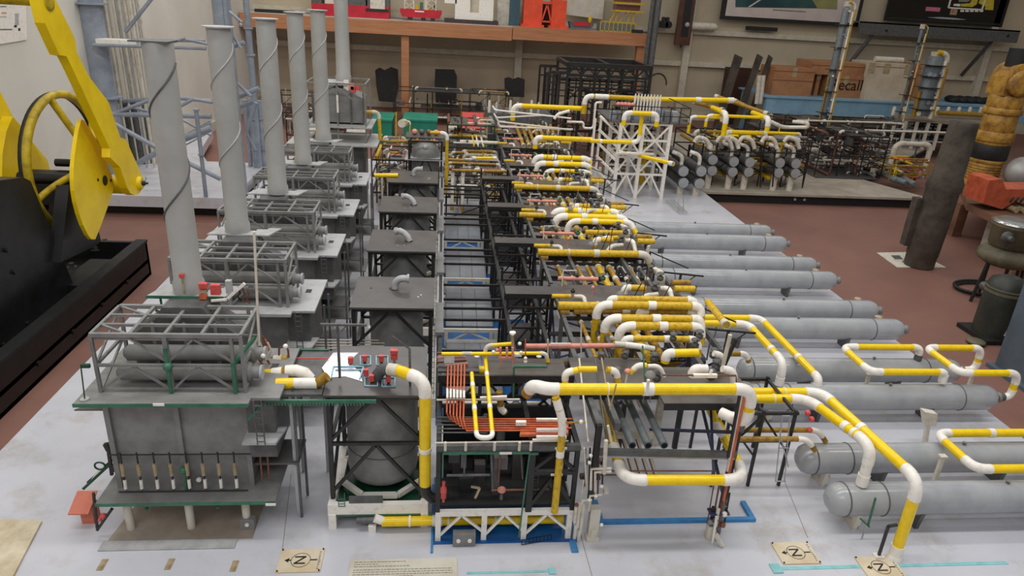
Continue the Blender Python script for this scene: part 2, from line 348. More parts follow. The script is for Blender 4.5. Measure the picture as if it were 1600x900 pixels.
# ------------------------------------------------------------------ furnaces
ORD = ['nearest', 'second', 'third', 'fourth', 'fifth', 'sixth', 'seventh', 'eighth', 'ninth', 'tenth']
def furnace(y0, k):
    first = k == 0
    lab = ('grey box furnace with green-edged decks and a row of burners, %s to the camera' % ORD[0]) if first else 'grey box furnace with pipe frame and stack, %s in the row from the front' % ORD[k]
    t = thing('furnace', lab, 'furnace', (-.715, y0, 0))
    g = M['grey']; edge = M['green'] if first else M['grey_lt']
    X0, X1 = -.905, -.53
    for x in (-.885, -.715, -.555):
        for yy in (y0 + .0, y0 + .22): MB().cyl((x, yy, 0), (x, yy, .13), .0115).build('leg', M['white_old'] if first else g, t)
    s = MB().box(-.94, -.455, y0 - .055, y0 + .24, .128, .137)
    if not first: s.box(-.455, -.385, y0 + .06, y0 + .24, .128, .137)
    s.build('lower_deck', g, t)
    MB().box(-.94, -.455, y0 - .058, y0 - .055, .129, .1385).build('deck_edge', edge, t)
    s = MB().box(X0 + .005, X1 - .005, y0 + .025, y0 + .26, .137, .455)
    s.build('firebox', g, t)
    for x in (X0 + .004, (X0 + X1) / 2, X1 - .004): MB().box(x - .007, x + .007, y0 + .014, y0 + .0248, .1372, .4548).build('corner_post', g, t)
    for yy in (y0 + .1, y0 + .18, y0 + .25):
        MB().box(X1 - .0049, X1 + .004, yy - .005, yy + .005, .1372, .4548).build('side_rib', M['grey_dk'], t)
    # upper deck with a right-hand extension and a hatch
    s = MB().prism([(-.94, y0 - .06), (-.50, y0 - .06), (-.50, y0 - .03), (-.425, y0 - .03), (-.425, y0 + .26), (-.94, y0 + .26)], 'z', .455, .463)
    dk = s.build('upper_deck', M['grey_lt'] if not first else g, t)
    MB().box(-.94, -.50, y0 - .063, y0 - .060, .454, .4645).build('deck_edge', edge, t)
    MB().box(-.485, -.465, y0 + .13, y0 + .16, .4632, .4645).build('hatch', M['black'], t)
    s = MB().box(-.525, -.45, y0 + .0, y0 + .25, .25, .455)
    s.build('side_housing', M['grey_dk'], t)
    MB().box(-.53, -.40, y0 + .03, y0 + .15, .20, .206).build('side_deck', M['grey_dk'], t)
    for yy in (y0 + .04, y0 + .14): MB().bar((-.405, yy, .0), (-.405, yy, .455), .007).build('side_post', M['grey_dk'], t)
    MB().prism([(-.53, y0 - .05), (-.44, y0 - .05), (-.425, y0 + .03), (-.53, y0 + .03)], 'z', .325, .332).build('step_deck', M['grey_lt'], t)
    # ladder
    s = MB()
    for x in (-.487, -.467): s.bar((x, y0 - .055, .33), (x, y0 - .055, .47), .003)
    for j in range(7): s.bar((-.487, y0 - .055, .34 + j * .019), (-.467, y0 - .055, .34 + j * .019), .0022)
    s.build('ladder', M['grey_dk'], t)
    # space frame
    fx = (-.895, -.712, -.545, -.52); ya, yb = y0 + .0, y0 + .18; zt, zb = .634, .463
    w = .0085
    s = MB()
    for yy in (ya, yb): s.bar((fx[0], yy, zt), (fx[3], yy, zt), w + .002)
    s.bar((fx[0], ya + .006, zt - .012), (fx[3], ya + .006, zt - .012), w)
    for yy in (ya + .06, ya + .12): s.bar((fx[0], yy, zt), (fx[3], yy, zt), w - .001)
    for x in (fx[0], -.80, fx[1], -.62, fx[3]): s.bar((x, ya, zt), (x, yb, zt), w)
    s.bar((fx[0], ya + .06, zt), (-.8, ya, zt), w - .002); s.bar((fx[0], yb, zt), (-.8, yb - .06, zt), w - .002)
    s.build('top_grid', g, t)
    s = MB()
    for yy in (ya, yb):
        for x in (fx[0], fx[1], fx[2], fx[3]): MB().bar((x, yy, zb), (x, yy, zt), w if x != fx[1] else w + .003).build('frame_post', g, t)
        s.bar((fx[0], yy, .545), (fx[3], yy, .545), w - .001)
        for a, b in ((-.80, fx[1]), (-.64, fx[1]), (-.64, fx[2])):
            s.bar((a, yy, zt - .01), (b, yy, .555), w - .003)
        for a, b in ((-.80, fx[0]), (-.80, fx[1]), (-.64, fx[1]), (-.64, fx[2])): s.bar((a, yy, .54), (b, yy, .468), w - .003)
    for x in (fx[0], fx[3]):
        s.bar((x, ya, .545), (x, yb, .545), w - .001); s.bar((x, ya, .465), (x, yb, .545), w - .003); s.bar((x, ya, .545), (x, yb, .63), w - .003)
    s.build('space_frame', g, t)
    if first:
        s = MB()
        for x in (fx[1], fx[2]): s.bar((x, ya - .006, .46), (x, ya - .006, .60 if x == fx[1] else .56), .009)
        s.bar((fx[2], ya - .006, .55), (fx[3] + .02, ya + .06, .60), .008); s.bar((-.8, yb, .60), (fx[2], yb, .60), .005); s.bar((fx[1], ya - .004, .137), (fx[1], ya - .004, .21), .006); s.ball((fx[1], ya - .004, .21), .012); s.ball((fx[1], ya - .006, .545), .013)
        s.build('green_upright', M['green'], t)
    for (yy, zz, r) in ((y0 + .045, .500, .023), (y0 + .10, .530, .023)):
        o = MB().lathe((-.865, yy, zz), (1, 0, 0), [(0, .012), (.012, r), (.34, r), (.345, r + .004), (.352, r + .004), (.353, r - .005), (.375, r - .006)], 16).build('header_drum', g, t)
        MB().cyl((-.489, yy, zz), (-.483, yy, zz), r - .002).build('drum_cover', M['grey_lt'], o)
    # convection hood and its ribs behind the drums
    s = MB(); ys_ = y0 + .14
    hood = [(-.86, .463), (-.57, .463), (-.57, .56), (-.64, .61), (-.66, .645), (-.77, .645), (-.79, .61), (-.86, .56)]
    s.prism(hood, 'y', y0 + .15, y0 + .25)
    s.build('convection_hood', M['grey_dk'], t)
    s = MB()
    for x in (-.80, -.715, -.63): s.box(x - .004, x + .004, y0 + .142, y0 + .15, .463, .60)
    s.build('hood_rib', g, t)
    # access platform at the foot of the stack
    yp = y0 + .255
    o = MB().prism([(-.835, yp - .04), (-.62, yp - .04), (-.59, yp + .045), (-.635, yp + .045), (-.64, yp + .028), (-.675, yp + .028), (-.675, yp + .01), (-.76, yp + .01), (-.76, yp + .05), (-.81, yp + .05)], 'z', .646, .651).build('stack_platform', M['grey_lt'], t)
    if first: MB().box(-.835, -.62, yp - .042, yp - .04, .644, .653).build('platform_edge', M['green'], o)
    for x in (-.80, -.65): MB().bar((x, yp - .03, .46), (x, yp - .03, .646), .005).build('platform_post', M['green'] if first else g, t)
    return t
FY = [1.72, 2.285, 2.84, 3.42, 4.02]
f0 = furnace(FY[0], 0)
f1 = furnace(FY[1], 1)
for k in range(2, 5):
    copy_tree(f1, (0, FY[k] - FY[1], 0), 'grey box furnace with pipe frame and stack, %s in the row from the front' % ORD[k])
# stacks
SY = [1.977, 2.543, 3.08, 3.665, 4.29]; SX = [-.728, -.738, -.708, -.705, -.70]
def stack(x, y, z0, z1, r, label, seed):
    t = thing('exhaust_stack', label, 'stack', (x, y, z0), 'tall grey stacks')
    MB().lathe((x, y, z0), (0, 0, 1), [(0, r * 1.14), (.03, r * 1.14), (.04, r * 1.02), (.25, r), (z1 - z0, r)], 28).build('flue', M['stack'], t)
    if seed: MB().cyl((x, y, z1), (x, y, z1 + .004), r * 1.32, n=28).build('rim', M['grey_lt'], t)
    else: MB().box(x - r * 1.5, x + r, y - r, y + r, z1, z1 + .004).build('rim', M['rack'], t)
    pts = []; turns = 1.9 if seed else 1.6; top = z1 - .05; L_ = .50 if seed else .46
    for i in range(64):
        a = -turns * 2 * PI * i / 63 + seed * .5; pts.append((x + (r + .001) * math.cos(a), y + (r + .001) * math.sin(a), top - L_ * i / 63))
    MB().tube(pts, .0028, 6).build('strake', M['rack'] if not seed else M['grey_lt'], t)
    return t
for k in range(5):
    stack(SX[k], SY[k], .651, (1.343, 1.353, 1.362, 1.372, 1.368)[k], (.0385, .0385, .0385, .0385, .041)[k], 'tall grey round stack with spiral strake, %s in the row from the front' % ORD[k], k)
# ---- front unit extras
y0 = FY[0]
t = thing('burner_manifold', 'row of tan and white burner rods on black rails across the nearest furnace', 'burners', (-.715, y0, .137))
MB().tube([(-.905, y0 - .002, .262), (-.525, y0 - .002, .262)], .0022, 6).build('rail', M['black'], t)
MB().tube([(-.895, y0 - .01, .142), (-.54, y0 - .01, .142)], .0022, 6).build('rail', M['black'], t)
for i in range(8):
    x = -.875 + i * .0435
    o = MB().tube([(x, y0 - .004, .27), (x, y0 - .006, .145)], .0025, 6).build('burner_rod', M['black'], t)
    MB().tube([(x, y0 - .006, .235), (x, y0 - .007, .195)], .0058, 8).build('tan_sleeve', M['tan'], o)
    MB().tube([(x + .001, y0 - .008, .18), (x + .001, y0 - .010, .152)], .0048, 8).build('white_sleeve', M['white'], o)
t = thing('kiosk', 'small orange-red kiosk with a slanted roof on the board by the nearest furnace', 'kiosk', (-1.03, 1.75, 0))
s = MB().box(-1.032, -.998, 1.745, 1.785, 0, .055); s.build('body', M['kiosk'], t)
s = MB(); s.prism([(1.722, .052), (1.79, .080), (1.79, .084), (1.722, .056)], 'x', -1.052, -.996); s.build('roof', M['kiosk'], t)
MB().box(-1.036, -1.004, 1.743, 1.745, .046, .051).build('label_strip', M['white'], t)
p = at(160, 730, y=1.80)
t = thing('inclined_conveyor', 'dark green inclined conveyor model at the left foot of the nearest furnace', 'conveyor', (-.96, 1.82, .137))
a, b = at(130, 764, y=1.86), at(170, 727, y=1.86)
for d_ in (0, .03): MB().bar(a + Vector((0, d_, 0)), b + Vector((0, d_, 0)), .005, .008).build('side_rail', M['darkgreen'], t)
s = MB(); s.bar(a.lerp(b, .3) + Vector((0, .015, .004)), a.lerp(b, .7) + Vector((0, .015, .004)), .02, .003); s.build('tray', M['white_old'], t)
s = MB(); s.bar(at(168, 693, y=1.8), at(175, 742, y=1.8), .008); s.bar(at(165, 693, y=1.8), at(170, 703, y=1.8), .012); s.box(-.945, -.925, 1.79, 1.82, .15, .17); s.build('drive_post', M['black'], t)
s = MB(); c_ = at(156, 728, y=1.86); s.tube([c_ + Vector((.015 * math.cos(q * PI / 8), 0, .013 * math.sin(q * PI / 8))) for q in range(16)], .003, 6, True); s.build('hoop', M['darkgreen'], t)
t = thing('access_stair', 'black and red stair with valve below the left deck of the nearest furnace', 'stair', (-.95, 1.68, 0))
s = MB(); s.bar(at(146, 770, y=1.69), at(152, 825, y=1.69), .006); s.bar(at(152, 828, y=1.69), at(175, 795, y=1.69), .008); s.build('stringer', M['black'], t)
s = MB(); s.ball(at(161, 806, y=1.69), .010, .007); s.ball(at(156, 812, y=1.69), .006); s.build('valve', M['red'], t)
t = f0
MB().prism([(-.99, y0 + .03), (-.905, y0 + .03), (-.905, y0 + .12)], 'z', .385, .389).build('side_flap', M['grey_dk'], t)
for u_, v_ in ((475, 632), (423, 788)):
    q = at(u_ if v_ > 700 else 248, v_, y=y0 - .065); MB().box(q.x - .014, q.x + .014, y0 - .067, y0 - .064, q.z - .004, q.z + .003).build('edge_tag', M['white'], t)
MB().cyl((-.68, y0 + .0135, .165), (-.68, y0 + .008, .165), .007).build('white_disc', M['white'], t)
for u_, v_ in ((229, 795), (340, 792)): MB().ball(at(u_, v_, y=y0), .006).build('green_knob', M['green'], t)
for dx in (0, .02): MB().tube([(-.50 + dx, y0 + .03, .30), (-.505 + dx, y0 + .02, .26), (-.50 + dx, y0 + .0, .17)], .003, 6).build('copper_wire', M['copper'], t)
# junction box on the board
a = at(387, 829, z=0); t = thing('junction_box', 'small grey junction box with a white button right of the nearest furnace', 'box', (a.x, a.y, 0))
MB().box(a.x - .02, a.x + .02, a.y, a.y + .02, 0, .04).build('body', M['grey'], t); MB().cyl((a.x, a.y + .001, .022), (a.x, a.y - .003, .022), .006).build('button', M['white'], t)
tag(MB().prism([(-.93, y0 - .05), (-.53, y0 - .05), (-.53, y0 + .20), (-.90, y0 + .20)], 'z', 0, .0025).build('underlay_sheet', mat('shaded_stained_underlay', (172, 160, 148), .6, col2=(150, 134, 118), scale=6)), 'brownish sheet with painted-in shade and stains lying on the board beneath the nearest furnace', 'sheet')  # sheet's brown has the shade and dirt beneath the furnace painted in
MB_ = MB().box(-.94, -.57, y0 - .09, y0 - .052, 0, .004)
tag(MB_.build('ground_strip', M['grey_lt']), 'long pale grey strip on the board in front of the nearest furnace', 'strip')
# things on platform of front stack
t = thing('burner_control', 'red and orange blocks with white tags beside the foot of the nearest stack', 'controls', (-.62, 1.95, .651))
for (u, v, w_, h_, mm) in ((316, 446, .016, .016, 'red'), (320, 446, .014, .014, 'red'), (318, 463, .02, .014, 'orange'), (318, 454, .022, .008, 'tan'), (337, 452, .026, .03, 'red'), (358, 448, .016, .04, 'grey_lt')):
    c_ = at(u, v, y=1.93); MB().box(c_.x - w_ / 2, c_.x + w_ / 2, c_.y - .008, c_.y + .008, c_.z - h_ / 2, c_.z + h_ / 2).build('block', M[mm], t)
MB().bar(at(330, 470, y=1.92), at(355, 468, y=1.92), .006).build('tag', M['white'], t)
MB().bar(at(356, 466, y=1.92), at(382, 443, y=1.92), .008).build('tag', M['white'], t)
MB().bar(at(284, 432, y=1.93), at(288, 458, y=1.93), .004).build('gauge_rod', M['tan'], t)
MB().box(*(lambda q: (q.x - .006, q.x + .006, q.y - .005, q.y + .005, q.z - .005, q.z + .006))(at(284, 431, y=1.93))).build('gauge_head', M['red'], t)
for j in range(3):
    q = at(372 + j * 7, 448 + j * 2, y=1.93); MB().tube([q, q + Vector((.004, 0, -.02)), q + Vector((-.004, 0, -.03)), q + Vector((.004, 0, -.045))], .0025, 6).build('wire', M['copper'] if j else M['black'], t)
# tall pale rod and the copper header
p = at(405, 540, y=1.80); q = at(397, 362, y=1.80)
tag(MB().tube([p, q], .0035, 8).build('tall_rod', M['white_old']), 'tall thin cream rod standing right of the nearest furnace frame', 'rod')
# small marker post at left deck end
a = at(131, 617, y=1.68); b = at(126, 570, y=1.68)
t = thing('marker_post', 'thin green marker post on the left end of the nearest furnace deck', 'post', (a.x, a.y, .463))
MB().bar((a.x, 1.68, .463), b, .0025).build('pole', M['darkgreen'], t); MB().box(b.x, b.x + .022, 1.676, 1.684, b.z - .008, b.z + .002).build('flag', M['darkgreen'], t); MB().cyl((a.x, 1.68, .463), (a.x, 1.68, .467), .011).build('foot', M['grey_lt'], t)

# ------------------------------------------------------------------ sixth unit, taller, without the platform
t = thing('furnace', 'far hooded grey furnace, sixth in the row, below the stack cut by the frame', 'furnace', (-.66, 4.75, 0))
yq = 4.75
s = MB().box(-.80, -.52, yq, yq + .30, .16, .52); s.build('firebox', M['grey_dk'], t)
s = MB().prism([(-.85, .66), (-.52, .66), (-.52, .82), (-.58, .845), (-.64, .88), (-.72, .88), (-.79, .845), (-.85, .82)], 'y', yq + .1, yq + .32); s.build('hood', M['grey'], t)
s = MB()
for x in (-.85, -.77, -.685, -.60, -.52): s.bar((x, yq + .09, .64), (x, yq + .09, .86), .008)
s.build('hood_rib', M['grey_dk'], t)
s = MB().box(-1.0, -.42, yq - .08, yq + .36, .535, .545); s.build('upper_deck', M['grey_lt'], t)
s = MB().box(-.90, -.46, yq + .0, yq + .36, .64, .648); s.build('drum_deck', M['grey_lt'], t)
s = MB()
for x in (-.87, -.68, -.50):
    for yy in (yq + .02, yq + .34): s.bar((x, yy, 0), (x, yy, .92), .009)
for z in (.545, .645, .92):
    s.bar((-.87, yq + .02, z), (-.5, yq + .02, z), .009); s.bar((-.87, yq + .34, z), (-.5, yq + .34, z), .009)
    for x in (-.87, -.5): s.bar((x, yq + .02, z), (x, yq + .34, z), .009)
s.bar((-.68, yq + .02, .90), (-.55, yq + .02, .80), .007)
s.build('space_frame', M['grey'], t)
MB().box(-.79, -.62, yq + .1, yq + .3, .90, .915).build('stack_platform', M['grey_lt'], t)
MB().bar((-.675, yq - .0, .74), (-.675, yq - .0, .85), .012).build('gauge_strip', M['white'], t)
for x0_, x1_ in ((-.90, -.80), (-.62, -.50)): MB().bar((x0_, yq - .02, .63), (x1_, yq - .02, .63), .016).build('tag', M['white'], t)
stack(-.665, yq + .25, .915, 2.1, .045, 'grey stack behind the others, rising out of the top of the frame', 3)
t = thing('burner_control', 'pink and red blocks at the foot of the farthest stack', 'controls', (-.60, yq + .12, .915))
for j, (u, v, mm) in enumerate(((549, 135, 'salmon'), (552, 140, 'red'), (559, 136, 'red'), (541, 130, 'white'), (541, 136, 'white'))):
    c_ = at(u, v, y=yq + .12); MB().box(c_.x - .016, c_.x + .016, c_.y - .012, c_.y + .012, c_.z - .02, c_.z + .02).build('block', M[mm], t)
# ------------------------------------------------------------------ reactor towers
RY = [1.74, 2.335, 2.935, 3.53, 4.14]
def arc(c, r, a0, a1, n, plane='xz', y=0):
    return [Vector((c[0] + r * math.cos(a0 + (a1 - a0) * i / n), y, c[1] + r * math.sin(a0 + (a1 - a0) * i / n))) for i in range(n + 1)]
def reactor(y0, label, first=False):
    X0, X1 = -.305, -.03 if not first else -.045
    y1 = y0 + .27; H_ = .442; w = .013; B = M['black']; cx, cy = (X0 + X1) / 2, (y0 + y1) / 2
    t = thing('reactor_tower', label, 'reactor', (cx, cy, 0))
    zb = .088
    for x in (X0, X1):
        for yy in (y0, y1): MB().bar((x, yy, zb), (x, yy, H_), w).build('post', B, t)
    s = MB()
    for z in (.28,):
        for yy in (y0, y1): s.bar((X0, yy, z), (X1, yy, z), .010)
        for x in (X0, X1): s.bar((x, y0, z), (x, y1, z), .010)
    s.build('cross_beam', B, t)
    s = MB(); d = .009
    for yy in (y0, y1):
        s.bar((X0, yy, .29), (cx, yy, H_ - .005), d); s.bar((X1, yy, .29), (cx, yy, H_ - .005), d)
        s.bar((X0, yy, .11), (cx, yy, .275), d); s.bar((X1, yy, .11), (cx, yy, .275), d)
    for x in (X0, X1):
        s.bar((x, y0, .29), (x, cy, H_), d); s.bar((x, y1, .29), (x, cy, H_), d); s.bar((x, y0, .11), (x, y1, .275), d)
    s.build('brace', B, t)
    MB().box(X0 - .012, X1 + .012, y0 - .014, y1 + .014, H_, H_ + .007).build('top_plate', M['plate'], t)
    s = MB()
    for x in (X0, X1): s.bar((x, y0, H_ - .006), (x, y1, H_ - .006), w)
    for yy in (y0, y1): s.bar((X0, yy, H_ - .006), (X1, yy, H_ - .006), w)
    s.build('top_beam', B, t)
    r = .108 if first else .1
    v = MB().lathe((cx + .008, cy, .085), (0, 0, 1), [(0, r * .55), (.004, r * .8), (.02, r * .97), (.04, r), (.27, r), (.30, r * .93), (.33, r * .7), (.352, r * .4)], 32).build('vessel', M['grey'], t)
    s = MB()
    s.lathe((cx + .008, cy, .20), (0, 0, 1), [(0, r + .001), (.002, r + .002), (.004, r + .001)], 32)
    s.build('weld_ring', M['grey_dk'], v)
    # white octagonal base
    s = MB(); R_ = .135
    pts = [(cx + .008 + R_ * math.cos(PI / 8 + i * PI / 4), cy + R_ * math.sin(PI / 8 + i * PI / 4), .085) for i in range(8)]
    for i in range(8): s.bar(pts[i], pts[(i + 1) % 8], .014, .016)
    s.build('base_ring', M['white'], t)
    MB().box(X0 - .01, X1 + .02, y0 - .02, y1 + .02, .052, .062).build('base_plate', M['darkgreen'] if first else M['grey_dk'], t)
    s = MB().box(X0 - .012, X1 + .022, y0 - .034, y0 - .016, .050, .086)
    s.box(X0 - .012, X0 + .008, y0 - .016, y1 + .02, .056, .084); s.box(X1, X1 + .022, y0 - .016, y1 + .02, .056, .084)
    s.build('base_beam', M['white'], t)
    for x in (X0, X1 + .012):
        for yy in (y0 - .026, y1): MB().box(x - .011, x + .011, yy - .010, yy + .010, 0, .052).build('foot', M['white'], t)
    return t, cx, cy
rlabels = 'black-framed tower holding a round grey reactor, %s from the front'
R0_, cx0, cy0 = reactor(RY[0], 'nearest black-framed tower holding a round grey reactor on a white base', True)
R1_, cx1, cy1 = reactor(RY[1], rlabels % 'second')
# outlet elbow on the plate (grey pipe stub that bends over)
def elbow_stub(parent, x, y, z, right=True):
    s = MB(); pts = []; rr = .03
    sg = 1 if right else -1
    pts = [Vector((x, y, z))] + [Vector((x + sg * (rr - rr * math.cos(a)), y - .3 * rr * math.sin(a) * 0, z + .012 + rr * math.sin(a))) for a in [i * PI / 20 for i in range(0, 11)]] + [Vector((x + sg * (rr + .018), y, z + .012 + rr))]
    if not right:
        pts = [Vector((x, y, z)), Vector((x, y, z + .012))] + [Vector((x + .026 - .026 * math.cos(a), y - .004, z + .012 + .03 * math.sin(a))) for a in [i * PI / 12 for i in range(1, 10)]]
        pts = [Vector((x + .06, y - .03, z)), Vector((x + .052, y - .026, z + .02)), Vector((x + .035, y - .015, z + .034)), Vector((x + .015, y - .004, z + .04)), Vector((x, y + .002, z + .036))]
    e = s.tube(pts, .0135, 14).build('outlet_elbow', M['grey_lt'], parent)
    a, b = pts[-2], pts[-1]; d = (b - a).normalized()
    MB().cyl(b - d * .002, b + d * .006, .0175, n=16).build('flange', M['grey_lt'], e)
    MB().cyl((pts[0].x - .004, pts[0].y, z), (pts[0].x - .004, pts[0].y, z + .001), .018, n=16).build('opening', M['blackmat'], e)
elbow_stub(R1_, cx1 + .0, cy1 + .03, .449, True)
for i, (dx, dy) in enumerate(((-.09, .03), (.10, -.03), (.09, -.05))): MB().cyl((cx1 + dx, cy1 + dy, .449), (cx1 + dx, cy1 + dy, .4515), .003, n=8).build('plug', M['black'] if i == 0 else M['white'], R1_)
R2_, cx2, cy2 = reactor(RY[2], rlabels % 'third')
elbow_stub(R2_, cx2 - .03, cy2 + .02, .449, False)
for dx, dy in ((-.07, -.02), (.01, -.07), (.06, -.02), (-.02, -.08)): MB().cyl((cx2 + dx, cy2 + dy, .449), (cx2 + dx, cy2 + dy, .4515), .003, n=8).build('plug', M['grey_lt'], R2_)
copy_tree(R2_, (0, RY[3] - RY[2], 0), rlabels % 'fourth')
copy_tree(R1_, (0, RY[4] - RY[1], 0), rlabels % 'fifth')
# sixth: taller frame with domed vessel
y0 = 4.84; t = thing('reactor_tower', 'far black-framed tower with a domed grey vessel showing above its bracing', 'reactor', (-.115, y0 + .13, 0))
for x in (-.22, 0.0):
    for yy in (y0, y0 + .26): MB().bar((x, yy, 0), (x, yy, .56), .013).build('post', M['black'], t)
s = MB()
for z in (.43, .556):
    for yy in (y0, y0 + .26): s.bar((-.22, yy, z), (0, yy, z), .010)
    for x in (-.22, 0): s.bar((x, y0, z), (x, y0 + .26, z), .010)
s.bar((-.22, y0, .2), (-.125, y0, .42), .009); s.bar((0, y0, .2), (-.095, y0, .42), .009)
s.build('cross_beam', M['black'], t)
MB().box(-.25, .03, y0 - .01, y0 + .27, .426, .431).build('middle_plate', M['grey_lt'], t)
MB().box(-.25, .02, y0 + .1, y0 + .30, .556, .563).build('top_plate', M['plate'], t)
v = MB().lathe((-.11, y0 + .13, .1), (0, 0, 1), [(0, .08), (.02, .098), (.36, .098), (.40, .085), (.425, .05), (.435, .0)], 28).build('vessel', M['grey'], t)
MB().ball((-.11, y0 + .055, .505), .02, .016).build('nozzle_cap', M['grey_lt'], v)
for i in range(4):
    q = Vector((-.19 + i * .05, y0 + .2, .563)); MB().ball(q + Vector((0, 0, .02)), .022, .02).build('valve', M[('salmon', 'rack', 'copper', 'salmon')[i]], t)

q0, q1 = at(545, 788, y=1.70), at(598, 776, y=1.70); MB().box(q0.x, q1.x, 1.7035, 1.7055, q0.z, q1.z).build('grate', M['rack'], R0_)
s = MB(); a_, b_ = at(529, 792, y=1.70), at(538, 771, y=1.70)
for x in (a_.x, b_.x): s.bar((x, 1.702, a_.z), (x, 1.702, b_.z), .0022)
for j in range(4): s.bar((a_.x, 1.702, a_.z + j * .009), (b_.x, 1.702, a_.z + j * .009), .002)
s.build('short_ladder', M['green'], R0_)
MB().box(-.315, -.01, 1.705, 1.712, .046, .0515).build('green_edge', M['green'], R0_)
# ---- equipment on the nearest reactor's plate
Z1 = .449
t = thing('plate_valve_station', 'red-capped valves in pale blue frames on the nearest reactor plate', 'valves', (-.17, 1.86, Z1))
for i, (u, v, w_, d_) in enumerate(((571, 562, 16, 12), (597, 562, 18, 12), (580, 595, 20, 12), (607, 596, 20, 12))):
    P = [at(u + a_, v + b_, z=Z1 + .002) for a_, b_ in ((-w_ / 2, d_ / 2 + 2), (w_ / 2, d_ / 2 + 2), (w_ / 2, -d_ / 2), (-w_ / 2, -d_ / 2))]
    s = MB()
    for j in range(4): s.bar(P[j], P[(j + 1) % 4], .003)
    s.build('valve_frame', mat('pale_blue', (150, 196, 214), .5) if i == 0 else bpy.data.materials['pale_blue'], t)
PB = bpy.data.materials['pale_blue']
s = MB()
P = [at(u, v, z=Z1 + .003) for u, v in ((521, 573), (568, 573), (562, 592), (517, 592), (524, 578), (566, 578))]
s.bar(P[0], P[1], .004); s.bar(P[1], P[2], .004); s.bar(P[0], P[3], .004); s.bar(P[4], P[5], .004); s.build('pipe_frame', PB, t)
for (u, v) in ((548, 570), (570, 567), (596, 567), (572, 589), (581, 598), (607, 599)):
    p = at(u, v, z=Z1); o = MB().box(p.x - .007, p.x + .007, p.y - .006, p.y + .006, Z1 + .006, Z1 + .026).build('red_cap', M['red'], t)
    MB().cyl((p.x, p.y, Z1), (p.x, p.y, Z1 + .007), .004, n=8).build('stem', M['black'], o)
p = at(616, 566, z=Z1); s = MB().box(p.x - .011, p.x + .011, p.y - .008, p.y + .008, Z1 + .03, Z1 + .043).box(p.x - .010, p.x + .010, p.y - .008, p.y + .008, Z1 + .012, Z1 + .026); s.build('red_cap', M['red'], t)
MB().cyl((p.x, p.y, Z1), (p.x, p.y, Z1 + .03), .004).build('stem', M['tan'], t)
tag(MB().prism([tuple(at(u, v, z=Z1 + .001).xy) for u, v in ((503, 575), (521, 551), (560, 551), (545, 566), (562, 581), (566, 596), (540, 588), (513, 590))], 'z', Z1, Z1 + .0015).build('crumpled_film', mat('clear_film', (214, 214, 220), .12, spec=1)), 'shiny clear film strip lying on the nearest reactor plate', 'film')
# deck between furnace and reactor
t = thing('transfer_deck', 'grey transfer deck with green toothed edge between the nearest furnace and reactor', 'deck', (-.40, 1.86, .44))
MB().prism([(-.448, 1.74), (-.322, 1.74), (-.322, 2.0), (-.42, 2.0), (-.42, 1.97), (-.448, 1.9)], 'z', .436, .444).build('deck_sheet', M['grey_dk'], t)
s = MB(); s.box(-.475, -.17, 1.715, 1.722, .430, .440)
for i in range(32): s.box(-.47 + i * .0085, -.466 + i * .0085, 1.713, 1.722, .424, .432)
s.bar((-.475, 1.72, .435), (-.51, 1.68, .40), .006); s.build('toothed_edge', M['green'], t)
s = MB().bar((-.47, 2.0, .447), (-.34, 2.0, .447), .005); s.bar((-.50, 1.93, .447), (-.47, 2.0, .447), .005); s.build('rear_rail', M['green'], t)
MB().tube([(-.48, 1.93, .455), (-.33, 1.93, .455)], .002, 6).build('red_line', M['red'], t)
for x in (-.44, -.36): MB().bar((x, 1.98, 0), (x, 1.98, .436), .007).build('deck_post', M['grey_lt'], t)
MB().box(-.418, -.406, 1.76, 1.766, 0, .436).build('clear_column', M['grey_lt'], t)
for i in range(4): MB().tube([(-.52, 2.35 + i * .015, .27 + i * .004), (-.20, 2.35 + i * .015, .27 + i * .004)], .003, 6).build('cross_pipe', M['white_old'], t)
# poles on deck
s = MB(); a = at(531, 590, y=1.80); b = at(527, 508, y=1.80); s.tube([a, b], .004, 8); s.bar(at(500, 507, y=1.80), at(573, 508, y=1.80), .006, .006); s.bar(at(533, 518, y=1.8), at(541, 509, y=1.8), .003)
tag(s.build('crossbar_post', M['rack']), 'thin grey post with a crossbar standing on the transfer deck', 'post')
s = MB(); a = at(641, 610, y=1.78); b = at(640, 545, y=1.78); s.tube([a, b, at(612, 525, y=1.78)], .0032, 8); 
for j in range(12): q = a.lerp(b, j / 12); s.cyl(q, q + Vector((0, 0, .003)), .0042, n=8)
tag(s.build('davit_post', M['rack']), 'thin knurled davit post bending left above the nearest reactor plate', 'post')
# slab trays beside the reactors
t = thing('cable_tray', 'long grey box channel running along the reactor row', 'channel', (.0, 3, .3))
ys = 2.0
for i in range(5):
    y0 = 2.33 + i * .6; MB().box(-.012, .018, y0, y0 + .27, .33, .35).build('tray_section', M['grey'], t); MB().box(-.006, .018, y0 + .27, y0 + .60, .325, .335).build('tray_section', M['grey_lt'], t)
    MB().bar((.0, y0 + .02, 0), (.0, y0 + .02, .33), .012).build('tray_post', M['rack'], t)
    s = MB(); 
    for x in (-.022, -.014): s.bar((x, y0 - .02, 0.05), (x, y0 - .02, .42), .002)
    for j in range(16): s.bar((-.022, y0 - .02, .06 + j * .022), (-.014, y0 - .02, .06 + j * .022), .0015)
    s.build('tray_ladder', M['grey_dk'], t)
